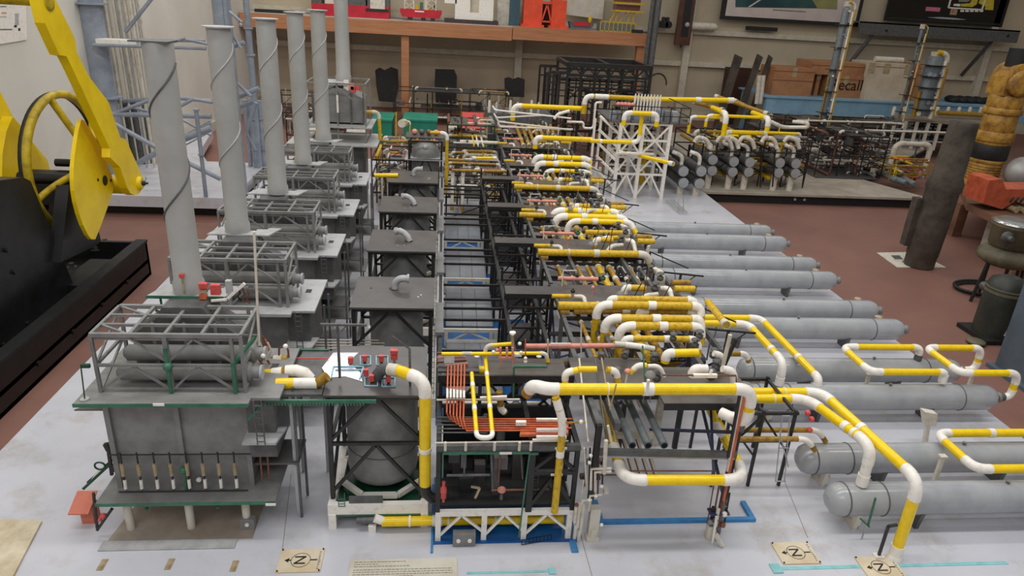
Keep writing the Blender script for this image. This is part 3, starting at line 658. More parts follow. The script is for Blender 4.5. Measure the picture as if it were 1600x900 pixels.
# ------------------------------------------------------------------ pipes
def pipe_into(parent, pts, r, col='yellow', elb='white', R=None, bands=(), ends=None, n=14, cols=None):
    pts = [Vector(p) for p in pts]; R = R or r * 3.2
    N = len(pts); cut = [0.0] * N
    for i in range(1, N - 1):
        l = min((pts[i] - pts[i - 1]).length, (pts[i + 1] - pts[i]).length)
        cut[i] = min(R, l * .48)
    for i in range(N - 1):
        d = (pts[i + 1] - pts[i]).normalized(); a = pts[i] + d * cut[i]; b = pts[i + 1] - d * cut[i + 1]
        c = cols[i] if cols else col
        if (b - a).length > .002:
            MB().tube([a, b], r, n).build('pipe_run', M[c], parent)
            for (sg, fr, w) in bands:
                if sg == i:
                    q = a.lerp(b, fr); MB().tube([q - d * w / 2, q + d * w / 2], r * 1.13, n).build('coupling', M[elb], parent)
    for i in range(1, N - 1):
        d0 = (pts[i] - pts[i - 1]).normalized(); d1 = (pts[i + 1] - pts[i]).normalized()
        a = pts[i] - d0 * (cut[i] + r * .5); b = pts[i] + d1 * (cut[i] + r * .5); A = pts[i] - d0 * cut[i]; B = pts[i] + d1 * cut[i]
        arcp = [a] + [A * (1 - t) ** 2 + pts[i] * 2 * t * (1 - t) + B * t * t for t in [j / 8 for j in range(9)]] + [b]
        MB().tube(arcp, r * 1.1, n).build('elbow', M[elb], parent)
    if ends:
        for e, (p, q) in zip(ends, ((pts[0], pts[1]), (pts[-1], pts[-2]))):
            if e: d = (q - p).normalized(); MB().tube([p, p + d * r * 2.4], r * 1.16, n).build('end_fitting', M[e], parent)
def pipe(label, pts, r, name='process_pipe', group=None, cat='pipe', **kw):
    t = thing(name, label, cat, tuple(pts[0]), group)
    pipe_into(t, pts, r, **kw); return t
def valve(parent, p, s=.012, mt='rack', wheel=True):
    p = Vector(p); o = MB().lathe(p, (0, 0, 1), [(-s * .9, s * .5), (-s * .5, s), (s * .3, s), (s * .6, s * .5), (s * 1.3, s * .3)], 10).build('valve', M[mt], parent)
    if wheel: MB().lathe(p + Vector((0, 0, s * 1.3)), (0, 0, 1), [(0, s * 1.1), (s * .25, s * 1.0), (s * .5, s * .5)], 12).build('handwheel', M['grey_dk'], o)
M['louvre'] = mat('blue_grey_louvre_sheet', (122, 124, 130), .3, col2=(104, 106, 112), scale=7)
# ------------------------------------------------------------------ exchanger bays (blue floors)
AY = [1.64, 2.262, 2.885, 3.505, 4.15]
def white_truss(parent, x0, x1, y, z1, posts, name='base_truss', w=.018, mt='white'):
    s = MB().box(x0, x1, y, y + .012, z1 - w, z1)
    for p in posts: s.box(p - .008, p + .008, y, y + .012, 0, z1 - w)
    for a, b in zip(posts[:-1], posts[1:]):
        if b - a > .08:
            m_ = (a + b) / 2; s.bar((a, y + .006, .015), (m_, y + .006, z1 - w), .007); s.bar((b, y + .006, .03), (m_, y + .006, z1 - w), .007)
    return s.build(name, M[mt], parent)
def exchanger_bay(y0, label, front=False):
    t = thing('exchanger_bay', label, 'exchanger rack', (.215, y0, 0))
    B = M['black']
    MB().box(-.005, .425, y0 - .01, y0 + .30, 0, .004).build('blue_floor', M['blue'], t)
    white_truss(t, 0, .405, y0, .112 if front else .092, (.008, .143, .262, .397) if front else (.035, .24, .262, .397), mt='white' if front else 'white_old', w=.018 if front else .016)
    for x in (.006, .40):
        for yy in (y0 + .006, y0 + .14, y0 + .28, y0 + .44):
            if front or x > .1: MB().bar((x, yy, .11), (x, yy, .335), .013).build('post', B, t)
            else: MB().bar((x, yy, .0), (x, yy, .335), .009).build('post', B, t)
    for yy in (y0 + .28, y0 + .44): MB().bar((.27, yy, .0), (.27, yy, .335), .010).build('post', B, t)
    s = MB()
    for x in (.006, .27, .40): s.bar((x, y0, .33), (x, y0 + .62, .33), .014)
    s.build('long_beam', B, t)
    for dy, z in (((.0, .325), (.15, .325), (.23, .325), (.36, .325), (.46, .325)) if front else ((.0, .31), (.262, .31), (.372, .31), (.463, .31))):
        MB().bar((.006, y0 + dy, z), (.40 if dy < .1 else .27, y0 + dy, z), .008, .010).build('cross_beam', B, t)
    return t
def heat_boxes(t, y0):
    for (ya, yb, za, zb) in ((.19, .57, .006, .062),):
        o = MB().prism([(y0 + ya, za), (y0 + yb, za), (y0 + yb, zb), (y0 + ya + .16, zb), (y0 + ya, za + .012)], 'x', .035, .262).build('heat_box', M['louvre'], t)
        s = MB()
        for x in (.035, .115, .185, .262): s.prism([(y0 + ya - .003, za), (y0 + yb, za), (y0 + yb, zb + .003), (y0 + ya + .16, zb + .003), (y0 + ya - .003, za + .014)], 'x', x - .002, x + .002)
        s.build('rib', M['grey_dk'], o)
    MB().lathe((.035, y0 + .56, .048), (1, 0, 0), [(0, .024), (.227, .024)], 16).build('top_roll', M['grey'], t)
def xcell(t, y0):
    """braced side cell with a walkway sheet on top"""
    B = M['black']
    yc = y0 - .30
    s = MB()
    for x in (.275, .455):
        for yy in (yc + .0, yc + .1, yc + .30): MB().bar((x, yy, 0), (x, yy, .40), .010).build('side_post', B, t)
    for yy in (yc, yc + .14, yc + .30):
        for z in (.12, .25, .34): s.bar((.275, yy, z), (.46, yy, z), .008)
        s.bar((.275, yy, .25), (.367, yy, .34), .006); s.bar((.46, yy, .25), (.367, yy, .34), .006)
        s.bar((.275, yy, .12), (.367, yy, .25), .006); s.bar((.46, yy, .12), (.367, yy, .25), .006)
    s.build('side_frame', B, t)
    MB().box(.265, .475, yc - .012, yc + .075, .398, .405).build('walkway', M['plate'], t)
    MB().box(.265, .475, yc - .014, yc - .012, .386, .406).build('walkway_edge', M['black'], t)
    MB().box(.285, .44, yc + .1, yc + .28, .02, .14).build('lower_box', M['plate'], t)
fb = exchanger_bay(AY[0], 'nearest black equipment frame on a white truss base over a blue floor', True)
for k in range(1, 5):
    if k == 1:
        b1 = exchanger_bay(AY[k], 'blue-floored black-framed exchanger bay, %s from the front' % ORD[k]); heat_boxes(b1, AY[k]); xcell(b1, AY[k] + .62)
    else: copy_tree(b1, (0, AY[k] - AY[1], 0), 'blue-floored black-framed exchanger bay, %s from the front' % ORD[k])
# details of the nearest bay
y0 = AY[0]; t = fb; B = M['black']
s = MB(); s.bar((.0, y0, .335), (.405, y0, .335), .014, .018); s.build('front_beam', M['rack'], t)
s = MB(); s.bar((.27, y0 + .004, .11), (.27, y0 + .004, .33), .018); s.bar((.27, y0 + .004, .12), (.335, y0 + .004, .23), .010); s.bar((.40, y0 + .004, .13), (.335, y0 + .004, .23), .010)
s.bar((.27, y0 + .004, .245), (.40, y0 + .004, .245), .012); s.bar((.27, y0 + .004, .25), (.335, y0 + .004, .31), .010); s.bar((.40, y0 + .004, .25), (.335, y0 + .004, .31), .010)
s.build('front_brace', B, t)
s = MB(); s.bar((.018, y0 - .008, .322), (.262, y0 - .008, .322), .007); s.bar((.018, y0 - .008, .322), (.018, y0 - .008, .24), .004); s.bar((.260, y0 - .008, .322), (.245, y0 - .02, .03), .004); s.bar((.262, y0 - .008, .318), (.285, y0 - .008, .318), .006)
s.build('green_hoop', M['green'], t)
for x0_, z0_ in ((.175, .320), (.33, .335), (.325, .245)): MB().box(x0_, x0_ + .034, y0 - .014, y0 - .012, z0_, z0_ + .007).build('tag', M['white'], t)
MB().box(.02, .39, y0 + .25, y0 + .26, .115, .31).build('back_panel', M['blackmat'], t)
MB().box(.005, .40, y0 + .02, y0 + .28, .114, .118).build('inner_deck', M['blackmat'], t)
rr = random.Random(3)
for i in range(9):
    x = .035 + rr.random() * .34; yy = y0 + .06 + rr.random() * .12; h = rr.uniform(.03, .12)
    MB().box(x, x + rr.uniform(.015, .045), yy, yy + .03, .118, .118 + h).build('inner_box', M[rr.choice(['black', 'blackmat', 'plate'])], t)
MB().box(.165, .205, y0 + .03, y0 + .06, .235, .275).build('inner_box', M['plate'], t)
MB().box(.07, .085, y0 + .02, y0 + .03, .25, .31).build('gauge_panel', M['grey_dk'], t)
MB().box(.035, .065, y0 + .03, y0 + .06, .26, .285).build('inner_box', M['black'], t)
for (p, q, r, c) in (((.03, .02, .225), (.155, .02, .225), .004, 'rack'), ((.155, .02, .30), (.165, .02, .17), .004, 'rack'), ((.16, .015, .175), (.33, .015, .175), .003, 'copper'), ((.18, .02, .30), (.18, .02, .20), .003, 'copper'), ((.08, .02, .30), (.08, .02, .225), .003, 'rack'), ((.24, .02, .31), (.25, .02, .21), .003, 'rack'), ((.325, .02, .24), (.335, .02, .18), .003, 'rack')):
    MB().tube([(p[0], y0 + p[1], p[2]), (q[0], y0 + q[1], q[2])], r, 8).build('inner_pipe', M[c], t)
MB().ball((.19, y0 + .012, .178), .013, .009).build('pink_valve', M['salmon'], t); MB().cyl((.19, y0 + .012, .165), (.19, y0 + .012, .145), .005).build('valve_stem', M['rack'], t)
MB().lathe((.022, y0 - .002, .15), (0, 0, 1), [(0, .004), (.012, .004), (.014, .008), (.032, .008), (.034, .010), (.05, .009), (.055, .004), (.07, .005)], 10).build('red_lamp', M['red'], t)
s = MB(); s.bar((.10, y0 + .0, .20), (.125, y0 + .0, .195), .005); s.bar((.125, y0, .195), (.113, y0, .16), .006); s.build('bent_bracket', M['tan'], t)
s = MB()
for x in (.275, .295): s.bar((x, y0 + .015, .14), (x, y0 + .015, .235), .0025)
for j in range(9): s.bar((.275, y0 + .015, .145 + j * .011), (.295, y0 + .015, .145 + j * .011), .002)
s.build('ladder', B, t)
tb = thing('control_box', 'grey twin-button box on the blue floor under the nearest equipment frame', 'box', (.085, y0 - .01, .004))
MB().box(.052, .118, y0 - .022, y0 + .0, .004, .046).build('body', M['grey'], tb)
for x in (.068, .101): MB().cyl((x, y0 - .020, .024), (x, y0 - .026, .024), .0058).build('button', M['white'], tb)
s = MB(); a = at(815, 851, z=.004); b = at(861, 843, z=.004); d_ = Vector((.004, .02, 0))
s.bar(a, b, .002); s.bar(a + d_, b + d_, .002)
for j in range(9): s.bar(a.lerp(b, j / 8), a.lerp(b, j / 8) + d_, .002)
tag(s.build('fallen_ladder', B), 'small black ladder lying at the edge of the blue floor', 'ladder')
tag(MB().box(-.012, -.0055, y0 - .045, y0 + .26, 0, .006).build('blue_edge_strip', M['bluetape']), 'narrow blue strip along the left side of the nearest blue floor', 'strip')
tag(MB().box(.40, .42, y0 - .055, y0 - .0105, 0, .006).build('blue_edge_strip', M['bluetape']), 'short blue strip in front of the right corner of the nearest blue floor', 'strip')
# white bottles / tubes at the right foot of the nearest bay
t = thing('white_tube_cluster', 'cluster of short white tubes at the right foot of the nearest equipment frame', 'tubes', (.42, 1.62, 0))
for dx, z0_, z1_ in ((.0, .08, .14), (.010, .06, .15), (.021, .04, .145), (.005, .02, .07), (.018, .01, .05)):
    MB().lathe((.408 + dx, 1.622, z0_), (0, 0, 1), [(0, .004), (.003, .0052), (z1_ - z0_ - .004, .0052), (z1_ - z0_, .004)], 10).build('tube', M['white_old'], t)
MB().ball((.408, 1.622, .145), .006).build('cap', M['copper'], t)

# ------------------------------------------------------------------ wide pipe rack, five bays
BX0, BX1 = .47, .99
def rack_bay(yf, label, nlong=6, length=.62, x1=BX1, decks=True, seed=0):
    """yf: y of the deck's near edge"""
    t = thing('pipe_rack_bay', label, 'pipe rack', ((BX0 + x1) / 2, yf, 0)); rr = random.Random(seed)
    K = M['rack']
    s = MB()
    for x in (BX0, .60, x1 - .14, x1): s.bar((x, yf - .33, .385), (x, yf + .25, .385), .014, .022)
    s.build('long_beam', K, t)
    for x in (BX0, x1):
        for yy in (yf - .03, yf + .22): MB().bar((x, yy, 0), (x, yy, .40), .014).build('post', M['rack'], t)
    s = MB()
    for x in (BX0, x1):
        s.bar((x, yf - .34, .36), (x, yf - .03, .12), .008); s.bar((x, yf + .27, .36), (x, yf - .03, .12), .008)
    s.bar((BX0, yf - .03, .2), (x1, yf - .03, .36), .006); s.bar((BX0, yf - .03, .36), (x1, yf - .03, .2), .006)
    s.build('brace', M['navy'], t)
    for z in (.30, .37):
        for yy in (yf - .03, yf + .22): MB().bar((BX0, yy, z), (x1, yy, z), .012).build('cross_beam', M['black'], t)
    MB().box(BX0 + .005, x1 - .01, yf, yf + .23, .398, .404).build('deck', M['brownplate'], t)
    MB().box(BX0 + .005, x1 - .01, yf - .003, yf, .385, .405).build('deck_edge', M['black'], t)
    # long pipes passing beneath the deck
    for x, r, c in ((.545, .008, 'yellow_dull'), (.59, .008, 'plate'), (.635, .009, 'yellow_dull'), (.68, .008, 'yellow_dull'), (.735, .015, 'yellow_old'), (.785, .012, 'yellow_dull'), (.835, .009, 'black'), (.88, .011, 'yellow_dull'), (.93, .009, 'rack')):
        if x > x1: continue
        MB().tube([(x, yf - .33, .358), (x, yf + .25, .358)], r, 10).build('long_pipe', M[c], t)
        MB().tube([(x, yf - .20, .358), (x, yf - .17, .358)], r * 1.15, 10).build('coupling', M['white_old'], t)
        MB().tube([(x, yf - .05, .358), (x, yf - .035, .358)], r * 1.2, 10).build('coupling', M['white_old'], t)
    for i in range(7):
        x = .55 + i * .06; MB().tube([(x, yf - .33, .16 + (i % 3) * .04), (x, yf + .25, .16 + (i % 3) * .04)], .007, 8).build('lower_pipe', M[('white_old', 'yellow_dull', 'rack')[i % 3]], t)
    for i in range(3):
        z = .10 + .07 * i; MB().tube([(BX0 - .02, yf + .1, z), (x1, yf + .1, z)], .010, 8).build('lower_pipe', M[('yellow_dull', 'plate', 'plate')[i]], t)
    # things on the deck
    pipe_into(t, [(BX0 - .03, yf + .06, .424), (BX0 + .045, yf + .06, .424)], .0095, col='yellow_old')
    pipe_into(t, [(BX0 + .06, yf + .07, .42), (BX0 + .10, yf + .07, .42), (BX0 + .10, yf + .03, .405)], .008, col='white_old', elb='white_old', R=.02)
    MB().tube([(BX0 + .02, yf + .235, .43), (BX0 + .19, yf + .235, .43)], .0085, 10).build('salmon_pipe', M['salmon'], t)
    for x in (BX0 + .05, BX0 + .13): MB().tube([(x, yf + .235, .43), (x, yf + .235, .39)], .004, 8).build('pipe_stand', M['white_old'], t)
    MB().tube([(BX0 + .035, yf + .21, .405), (BX0 + .035, yf + .21, .475), (BX0 + .09, yf + .21, .475)], .003, 6).build('wire_pipe', M['white_old'], t)
    valve(t, (BX0 + .21, yf + .235, .435), .012, 'green'); valve(t, (BX0 + .06, yf + .1, .43), .009, 'black', False); valve(t, (BX0 + .10, yf + .235, .445), .008, 'black', False)
    p = Vector((BX0 + .135, yf + .08, .405)); MB().tube([p, p + Vector((0, 0, .045))], .0018, 6).build('lamp_stem', M['salmon'], t); MB().ball(p + Vector((0, 0, .05)), .0075, .009).build('lamp_head', M['salmon'], t)
    p = Vector((BX0 + .24, yf + .05, .405)); s = MB()
    for dx in (-.012, .012): s.bar(p + Vector((dx, 0, 0)), p + Vector((dx, 0, .035)), .002)
    s.lathe(p + Vector((0, 0, .035)), (0, 0, 1), [(0, .016), (.008, .013), (.014, .004)], 12); s.build('hooded_stand', M['grey'], t)
    pipe_into(t, [(BX0 + .31, yf + .02, .41), (BX0 + .34, yf + .06, .43), (BX0 + .40, yf + .08, .43)], .010, col='white_old', elb='white_old', R=.03)
    if x1 > .9:
        pipe_into(t, [(.745, yf + .12, .405), (.745, yf + .12, .44), (.83, yf + .12, .44)], .0135, col='yellow_old', R=.04)
        valve(t, (.87, yf + .12, .44), .016, 'plate'); valve(t, (.90, yf + .16, .47), .014, 'plate'); valve(t, (.875, yf + .22, .48), .013, 'plate')
        pipe_into(t, [(.89, yf + .12, .44), (.93, yf + .12, .44), (.93, yf + .04, .40)], .010, col='white_old', R=.03)
        MB().tube([(.955, yf + .13, .435), (1.04, yf + .13, .435)], .014, 12).build('yellow_outlet', M['yellow_old'], t); MB().tube([(.965, yf + .20, .435), (1.045, yf + .20, .435)], .012, 12).build('yellow_outlet', M['yellow_dull'], t)
        pipe_into(t, [(.92, yf + .20, .40), (.92, yf + .20, .47), (.90, yf + .25, .47)], .014, col='white_old', elb='white_old', R=.04)
    for i in range(4):
        x = BX0 + .05 + rr.random() * (x1 - BX0 - .08); MB().tube([(x, yf + rr.uniform(-.02, .2), .30), (x, yf + rr.uniform(-.02, .2) * 0 + .0, .50 + rr.random() * .06)], .0022, 6).build('thin_rod', M[rr.choice(['black', 'tan', 'copper'])], t)
    # outrigger frame on the tank side
    s = MB(); xo = x1
    s.bar((xo, yf + .02, .42), (xo + .20, yf + .02, .34), .005); s.bar((xo, yf + .02, .42), (xo, yf + .02, .10), .009)
    s.bar((xo, yf - .08, .36), (xo + .24, yf - .08, .34), .007); s.bar((xo + .13, yf - .08, .35), (xo + .12, yf - .08, 0), .009); s.bar((xo, yf - .08, .36), (xo, yf + .05, .42), .008); s.bar((xo + .13, yf - .08, .28), (xo + .20, yf - .08, .34), .004); s.bar((xo, yf - .08, .36), (xo, yf - .08, 0), .009)
    s.build('outrigger', M['black'], t)
    MB().tube([(xo - .06, yf + .02, .16), (xo + .10, yf + .02, .16)], .014, 10).build('black_outlet', M['black'], t)
    MB().tube([(xo - .01, yf + .02, .36), (xo - .01, yf + .02, .45)], .007, 8).build('white_vent', M['white_old'], t)
    return t
DY = [1.86, 2.45, 3.05, 3.64, 4.24]
dl = 'pipe rack bay with brown decks and long pipes, %s from the front'
rb = rack_bay(DY[1], dl % 'second')
for k in (2, 3, 4):
    copy_tree(rb, (0, DY[k] - DY[1], 0), dl % ORD[k])
# nearest rack bay: open front with three grey tubes
t = thing('pipe_rack_bay', 'nearest pipe rack bay with three open grey tubes pointing at the camera', 'pipe rack', (.66, 1.64, 0))
K = M['rack']; x0_, x1_ = .452, .87
s = MB(); s.bar((x0_, 1.64, .318), (x1_, 1.64, .304), .012, .018); s.build('front_beam', K, t)
s = MB(); s.bar((x0_ + .01, 1.645, .298), (x1_, 1.645, .286), .006); s.build('front_rail', M['grey_lt'], t)
s = MB()
for x in (x0_, .505, x1_): s.bar((x, 1.64, .40 if x < .87 else .39), (x, 2.10, .40), .016, .024)
s.build('long_beam', K, t)
for (x, yy) in ((x0_, 1.64), (x1_, 1.66), (x0_, 2.1), (x1_, 2.1), (.66, 2.1)): MB().bar((x, yy, 0 if x > .5 or yy > 2 else .15), (x, yy, .41), .016).build('post', M['black'], t)
s = MB()
s.bar((x1_, 1.64, .38), (x1_ - .10, 2.1, .08), .010); s.bar((x1_, 2.1, .38), (x1_, 1.64, .12), .008); s.bar((.60, 2.1, .36), (x1_, 2.1, .16), .009); s.bar((.60, 2.1, .16), (x1_, 2.1, .36), .009)
s.bar((x1_, 1.9, .38), (x1_ - .05, 1.64, .20), .007)
s.build('brace', M['navy'], t)
s = MB(); s.bar((.50, 2.12, .27), (.86, 2.12, .27), .02); s.bar((.80, 2.12, .0), (.80, 2.12, .27), .022); s.build('white_support', M['white_old'], t)
for j, (u, v) in enumerate(((988, 696), (1013, 696), (1038, 696))):
    e = at(u, v, y=1.655); r = .0115
    b = Vector((e.x - .0, 2.02, e.z))
    o = MB().tube([e, (e.x, 1.90, e.z)], r, 16).build('grey_tube', M['pipegrey'], t)
    MB().cyl((e.x, e.y - .0005, e.z), (e.x, e.y + .001, e.z), r * .72).build('bore', M['blackmat'], o)
    MB().tube([(e.x, 1.90, e.z), (e.x, 1.93, e.z)], r * 1.5, 14).build('collar', M['white_old'], t)
    MB().tube([(e.x, 1.93, e.z), (e.x, 2.11, e.z)], r * 1.25, 14).build('yellow_tube', M['yellow_dull' if j < 2 else 'yellow_old'], t)
for i in range(5):
    x = .575 + i * .023; s = MB(); s.tube([(x, 1.86, .20), (x + .012, 1.72, .155)], .006, 8); s.build('small_white_tube', M['white_old'], t)
    MB().tube([(x - .006, 1.86, .205), (x + .002, 1.72, .16)], .002, 6).build('copper_wire', M['copper'], t)
MB().box(.56, .70, 1.87, 1.89, .20, .215).build('rail', M['white_old'], t)
for z in (.10, .115): MB().tube([(.48, 1.70, z + .09), (.85, 1.70, z + .085)], .0022, 6).build('copper_wire', M['copper'], t)
for i, (x, z) in enumerate(((.52, .24), (.60, .24))): MB().tube([(x, 2.3, z), (.95, 2.3, z)], .014, 10).build('lower_pipe', M['yellow_dull'], t)
# brown decks over the nearest bays, z .42
t = thing('valve_deck', 'brown transparent-looking deck with valves and white elbows behind the long front pipe', 'deck', (.7, 1.85, .42))
for (x0_, x1_, ya, yb) in ((.42, .66, 1.78, 2.0), (.66, .95, 1.72, 1.94)):
    MB().box(x0_, x1_, ya, yb, .42, .426).build('deck', M['brownplate'], t); MB().box(x0_, x1_, ya - .003, ya, .405, .428).build('deck_edge', M['black'], t)
for (x, yy, s_) in ((.545, 1.85, .014), (.665, 1.83, .014), (.88, 1.90, .015), (.84, 1.84, .014), (.90, 1.98, .014), (.60, 1.97, .012), (.69, 1.95, .013), (.52, 1.96, .010), (.86, 2.05, .014), (.80, 2.1, .012), (.90, 2.12, .013)): valve(t, (x, yy, .45), s_, 'plate')
for (pts, r, c) in (
    ([at(883, 612, y=1.72), at(883, 582, y=1.72), at(903, 578, y=1.72)], .0095, 'yellow'),
    ([at(903, 577, y=1.78), at(932, 577, y=1.78)], .0095, 'yellow'),
    ([at(948, 577, y=1.76), at(963, 580, y=1.76), at(966, 598, y=1.76)], .0095, 'yellow_old'),
    ([at(985, 583, y=1.82), at(996, 571, y=1.82), at(1010, 571, y=1.82)], .0085, 'yellow'),
    ([at(1012, 572, y=1.82), at(1030, 572, y=1.82), at(1038, 588, y=1.82)], .0065, 'white'),
    ([at(1039, 566, y=1.90), at(1042, 552, y=1.90), at(1090, 551, y=1.90)], .0135, 'yellow'),
    ([at(1080, 588, y=1.76), at(1085, 576, y=1.76), at(1105, 576, y=1.76)], .0125, 'white'),
    ([at(1128, 576, y=1.78), at(1145, 580, y=1.78), at(1147, 602, y=1.78)], .011, 'white'),
    ([at(1115, 552, y=1.92), at(1128, 556, y=1.92), at(1130, 574, y=1.92)], .010, 'white'),
    ([at(960, 537, y=1.98), at(992, 540, y=1.98), at(1022, 545, y=1.98)], .009, 'white_old'),
):
    pipe_into(t, pts, r, col=c, R=.028)
s = MB(); s.bar(at(1083, 587, y=1.70), at(1120, 587, y=1.70), .010); s.bar(at(1110, 583, y=1.70), at(1112, 578, y=1.7), .006); s.build('tag', M['white'], t)
MB().tube([at(1035, 586, y=1.70), at(1150, 587, y=1.70), at(1151, 600, y=1.70)], .0028, 6).build('copper_wire', M['copper'], t)
for u in (978, 1014): p = at(u, 585 if u == 978 else 592, y=1.74)
p = at(981, 580, y=1.72); MB().ball(p, .010, .008).build('pink_lamp', M['salmon'], t); MB().tube([p, at(977, 600, y=1.72)], .0028, 6).build('lamp_stem', M['white_old'], t)
p = at(1016, 587, y=1.72); s = MB().lathe(p, (0, 0, 1), [(0, .016), (.010, .013), (.016, .003)], 14)
for dx in (-.01, .01): s.bar(p + Vector((dx, 0, 0)), (p.x + dx, p.y, .43), .0022)
s.build('hooded_stand', M['grey'], t)
s = MB(); s.bar(at(1008, 596, y=1.74), at(1004, 540, y=1.80), .004); s.build('green_rod', M['green'], t)
for (u, v, h_) in ((1143, 522, .08), (1090, 530, .06), (1110, 530, .06), (1062, 535, .04)): 
    p = at(u, v, y=2.0); MB().bar(p, (p.x, p.y, .42), .004).build('thin_rod', M['rack'], t)
p = at(1141, 523, y=1.86); q = at(1130, 570, y=1.86); MB().tube([p, q], .0065, 8).build('white_rod', M['white_old'], t)
MB().bar(at(1130, 575, y=1.87), at(1150, 530, y=1.87), .009).build('black_strut', M['black'], t)
# ------------------------------------------------------------------ deck pipes over the racks
for k in range(1, 5):
    yf = DY[k]
    if k in (1, 2, 4):
        x0, x1 = (.452, .992) if k == 1 else (.448, .96)
        pipe('thick aged yellow header along the near edge of the %s pipe rack deck' % ORD[k], [(x0, yf - .03, .424), (x1, yf - .03, .424), (x1 + .03, yf - .03, .36)], .0165, col='yellow_old', elb='white_old', bands=((0, .30, .008), (0, .57, .026)), R=.035)
    else:
        pipe('short aged yellow header left of the triple loop on the fourth pipe rack deck', [(.42, yf - .03, .424), (.56, yf - .03, .424)], .014, col='yellow_old', elb='white_old')
    pipe('yellow stub pipe left of the %s pipe rack deck' % ORD[k], [(.46, yf - .035, .40), (.495, yf - .035, .40)], .012, col='yellow_dull')
# loops rising above the second bay (in front of its deck)
def loop(label, u0, u1, v, y, r, drop, bands=((1, .5, .03),), col='yellow_old', elb='white', drop_r=.06, z=None, **kw):
    a = at(u0, v, y=y); b = at(u1, v, y=y)
    pts = [(a.x, y, a.z - drop), (a.x, y, a.z), (b.x, y, a.z), (b.x, y - .02, a.z - drop_r)]
    return pipe(label, pts, r, col=col, elb=elb, bands=bands, **kw)
loop('rear yellow loop of the big cluster, its left elbow half hidden, second rack bay', 953, 1088, 467, 2.42, .0135, .04, bands=())
loop('tall yellow loop with the leftmost leg of the cluster on the second rack bay', 934, 1096, 476, 2.34, .0150, .17, R=.045)
loop('short yellow loop between the tall ones, its right elbow white', 1000, 1088, 485, 2.36, .014, .05, bands=(), col='yellow_dull')
pipe('dull thick yellow header with a white band running behind the tall loops', [at(896, 485, y=2.42), at(1075, 485, y=2.42)], .016, col='yellow_dull', elb='white_old', bands=((0, .45, .03),))
def long_loop(label, u0, v, y, uend, r, drop):
    a = at(u0, v, y=y); b = at(uend, v, y=y)
    return a, b
# the two that run on to the third and fourth tanks
T3y, T4y = 2.30, 2.52
e1 = at(1217, 601, y=T3y); p1 = walk(e1, ('z', ('v', 567)), ('y', ('v', 506)), ('x', ('u', 1078)))
pipe('yellow loop pipe over the second rack bay, dropping near the third tank', p1, .0150, bands=((1, .25, .02), (1, .05, .012)), R=.05, ends=('white', None), cols=['white', 'yellow', 'yellow'])
e2 = at(1275, 612, y=T3y + .01); p2 = walk(e2, ('z', .172), ('y', ('v', 497)), ('x', ('u', 1088)))
pipe('yellow pipe looping above its neighbour and dropping to the middle of the third tank', p2, .0150, bands=((1, .30, .02),), R=.05, ends=('white', None), cols=['white', 'yellow', 'yellow'])
loop('middle of the three tall yellow loops on the second rack bay, upper front run', 947, 1096, 497, 2.24, .0150, .17, R=.045)
loop('front and lowest of the three tall yellow loops on the second rack bay', 969, 1096, 509, 2.18, .0150, .16, R=.045)
loop('small yellow loop with a grey end ball below the tall loops', 975, 1092, 529, 2.12, .0115, .05, bands=((1, .6, .02),), R=.04)
pipe('short oblique aged yellow pipe with white lower end at the top of the diagonal pipes', [at(1106, 472, y=2.40), at(1135, 508, y=2.12)], .013, col='yellow_old', ends=(None, 'white_old'))
pipe('white-capped pair end behind the tall loops near the deck', [at(1080, 497, y=2.3), at(1095, 499, y=2.3), at(1094, 515, y=2.28)], .014, col='white_old', elb='white', R=.03)
pipe('thin dull yellow pipe with white elbow feeding the fourth tank head', walk(at(1165, 553, y=2.4), ('x', ('u', 1110))) [::-1] + [at(1170, 565, y=2.4)], .011, col='yellow_dull')
# triple loops of the fourth rack bay
for i, (u0, u1, v, y, r) in enumerate(((864, 965, 329, 3.72, .019), (868, 975, 338, 3.62, .019), (888, 985, 345, 3.52, .015))):
    a = at(u0, v, y=y); b = at(u1, v, y=y)
    pipe('%s thick yellow loop of the triple set on the fourth rack deck' % ('rear', 'middle', 'front and lowest')[i], [(a.x, y, a.z - .14), (a.x, y, a.z), (b.x, y, a.z), (b.x + .03, y - .03, a.z - .05)], r, col='yellow', elb='white', bands=((1, .35, .03),), R=.055)
a = at(915, 363, y=3.44); pipe('aged yellow pipe in front of the triple loops', [a, at(975, 364, y=3.44)], .014, col='yellow_old')
a = at(935, 372, y=3.36); pipe('short yellow pipe with a white elbow below the triple loops', [at(937, 377, y=3.36), at(945, 372, y=3.36), at(968, 371, y=3.36)], .011, col='yellow_old', elb='white')
# loops of the sixth row
for i, (u0, u1, v, y, r) in enumerate(((835, 915, 245, 4.98, .019), (838, 915, 255, 4.88, .019), (852, 915, 266, 4.78, .014))):
    a = at(u0, v, y=y); b = at(u1, v, y=y)
    pipe('%s thick yellow loop of the far cluster near the white tower' % ('rear', 'middle', 'front')[i], [(a.x, y, a.z - .12), (a.x, y, a.z), (b.x, y, a.z), (b.x + .04, y, a.z - .02)], r, col='yellow', elb='white', bands=((1, .30, .035),), R=.055)
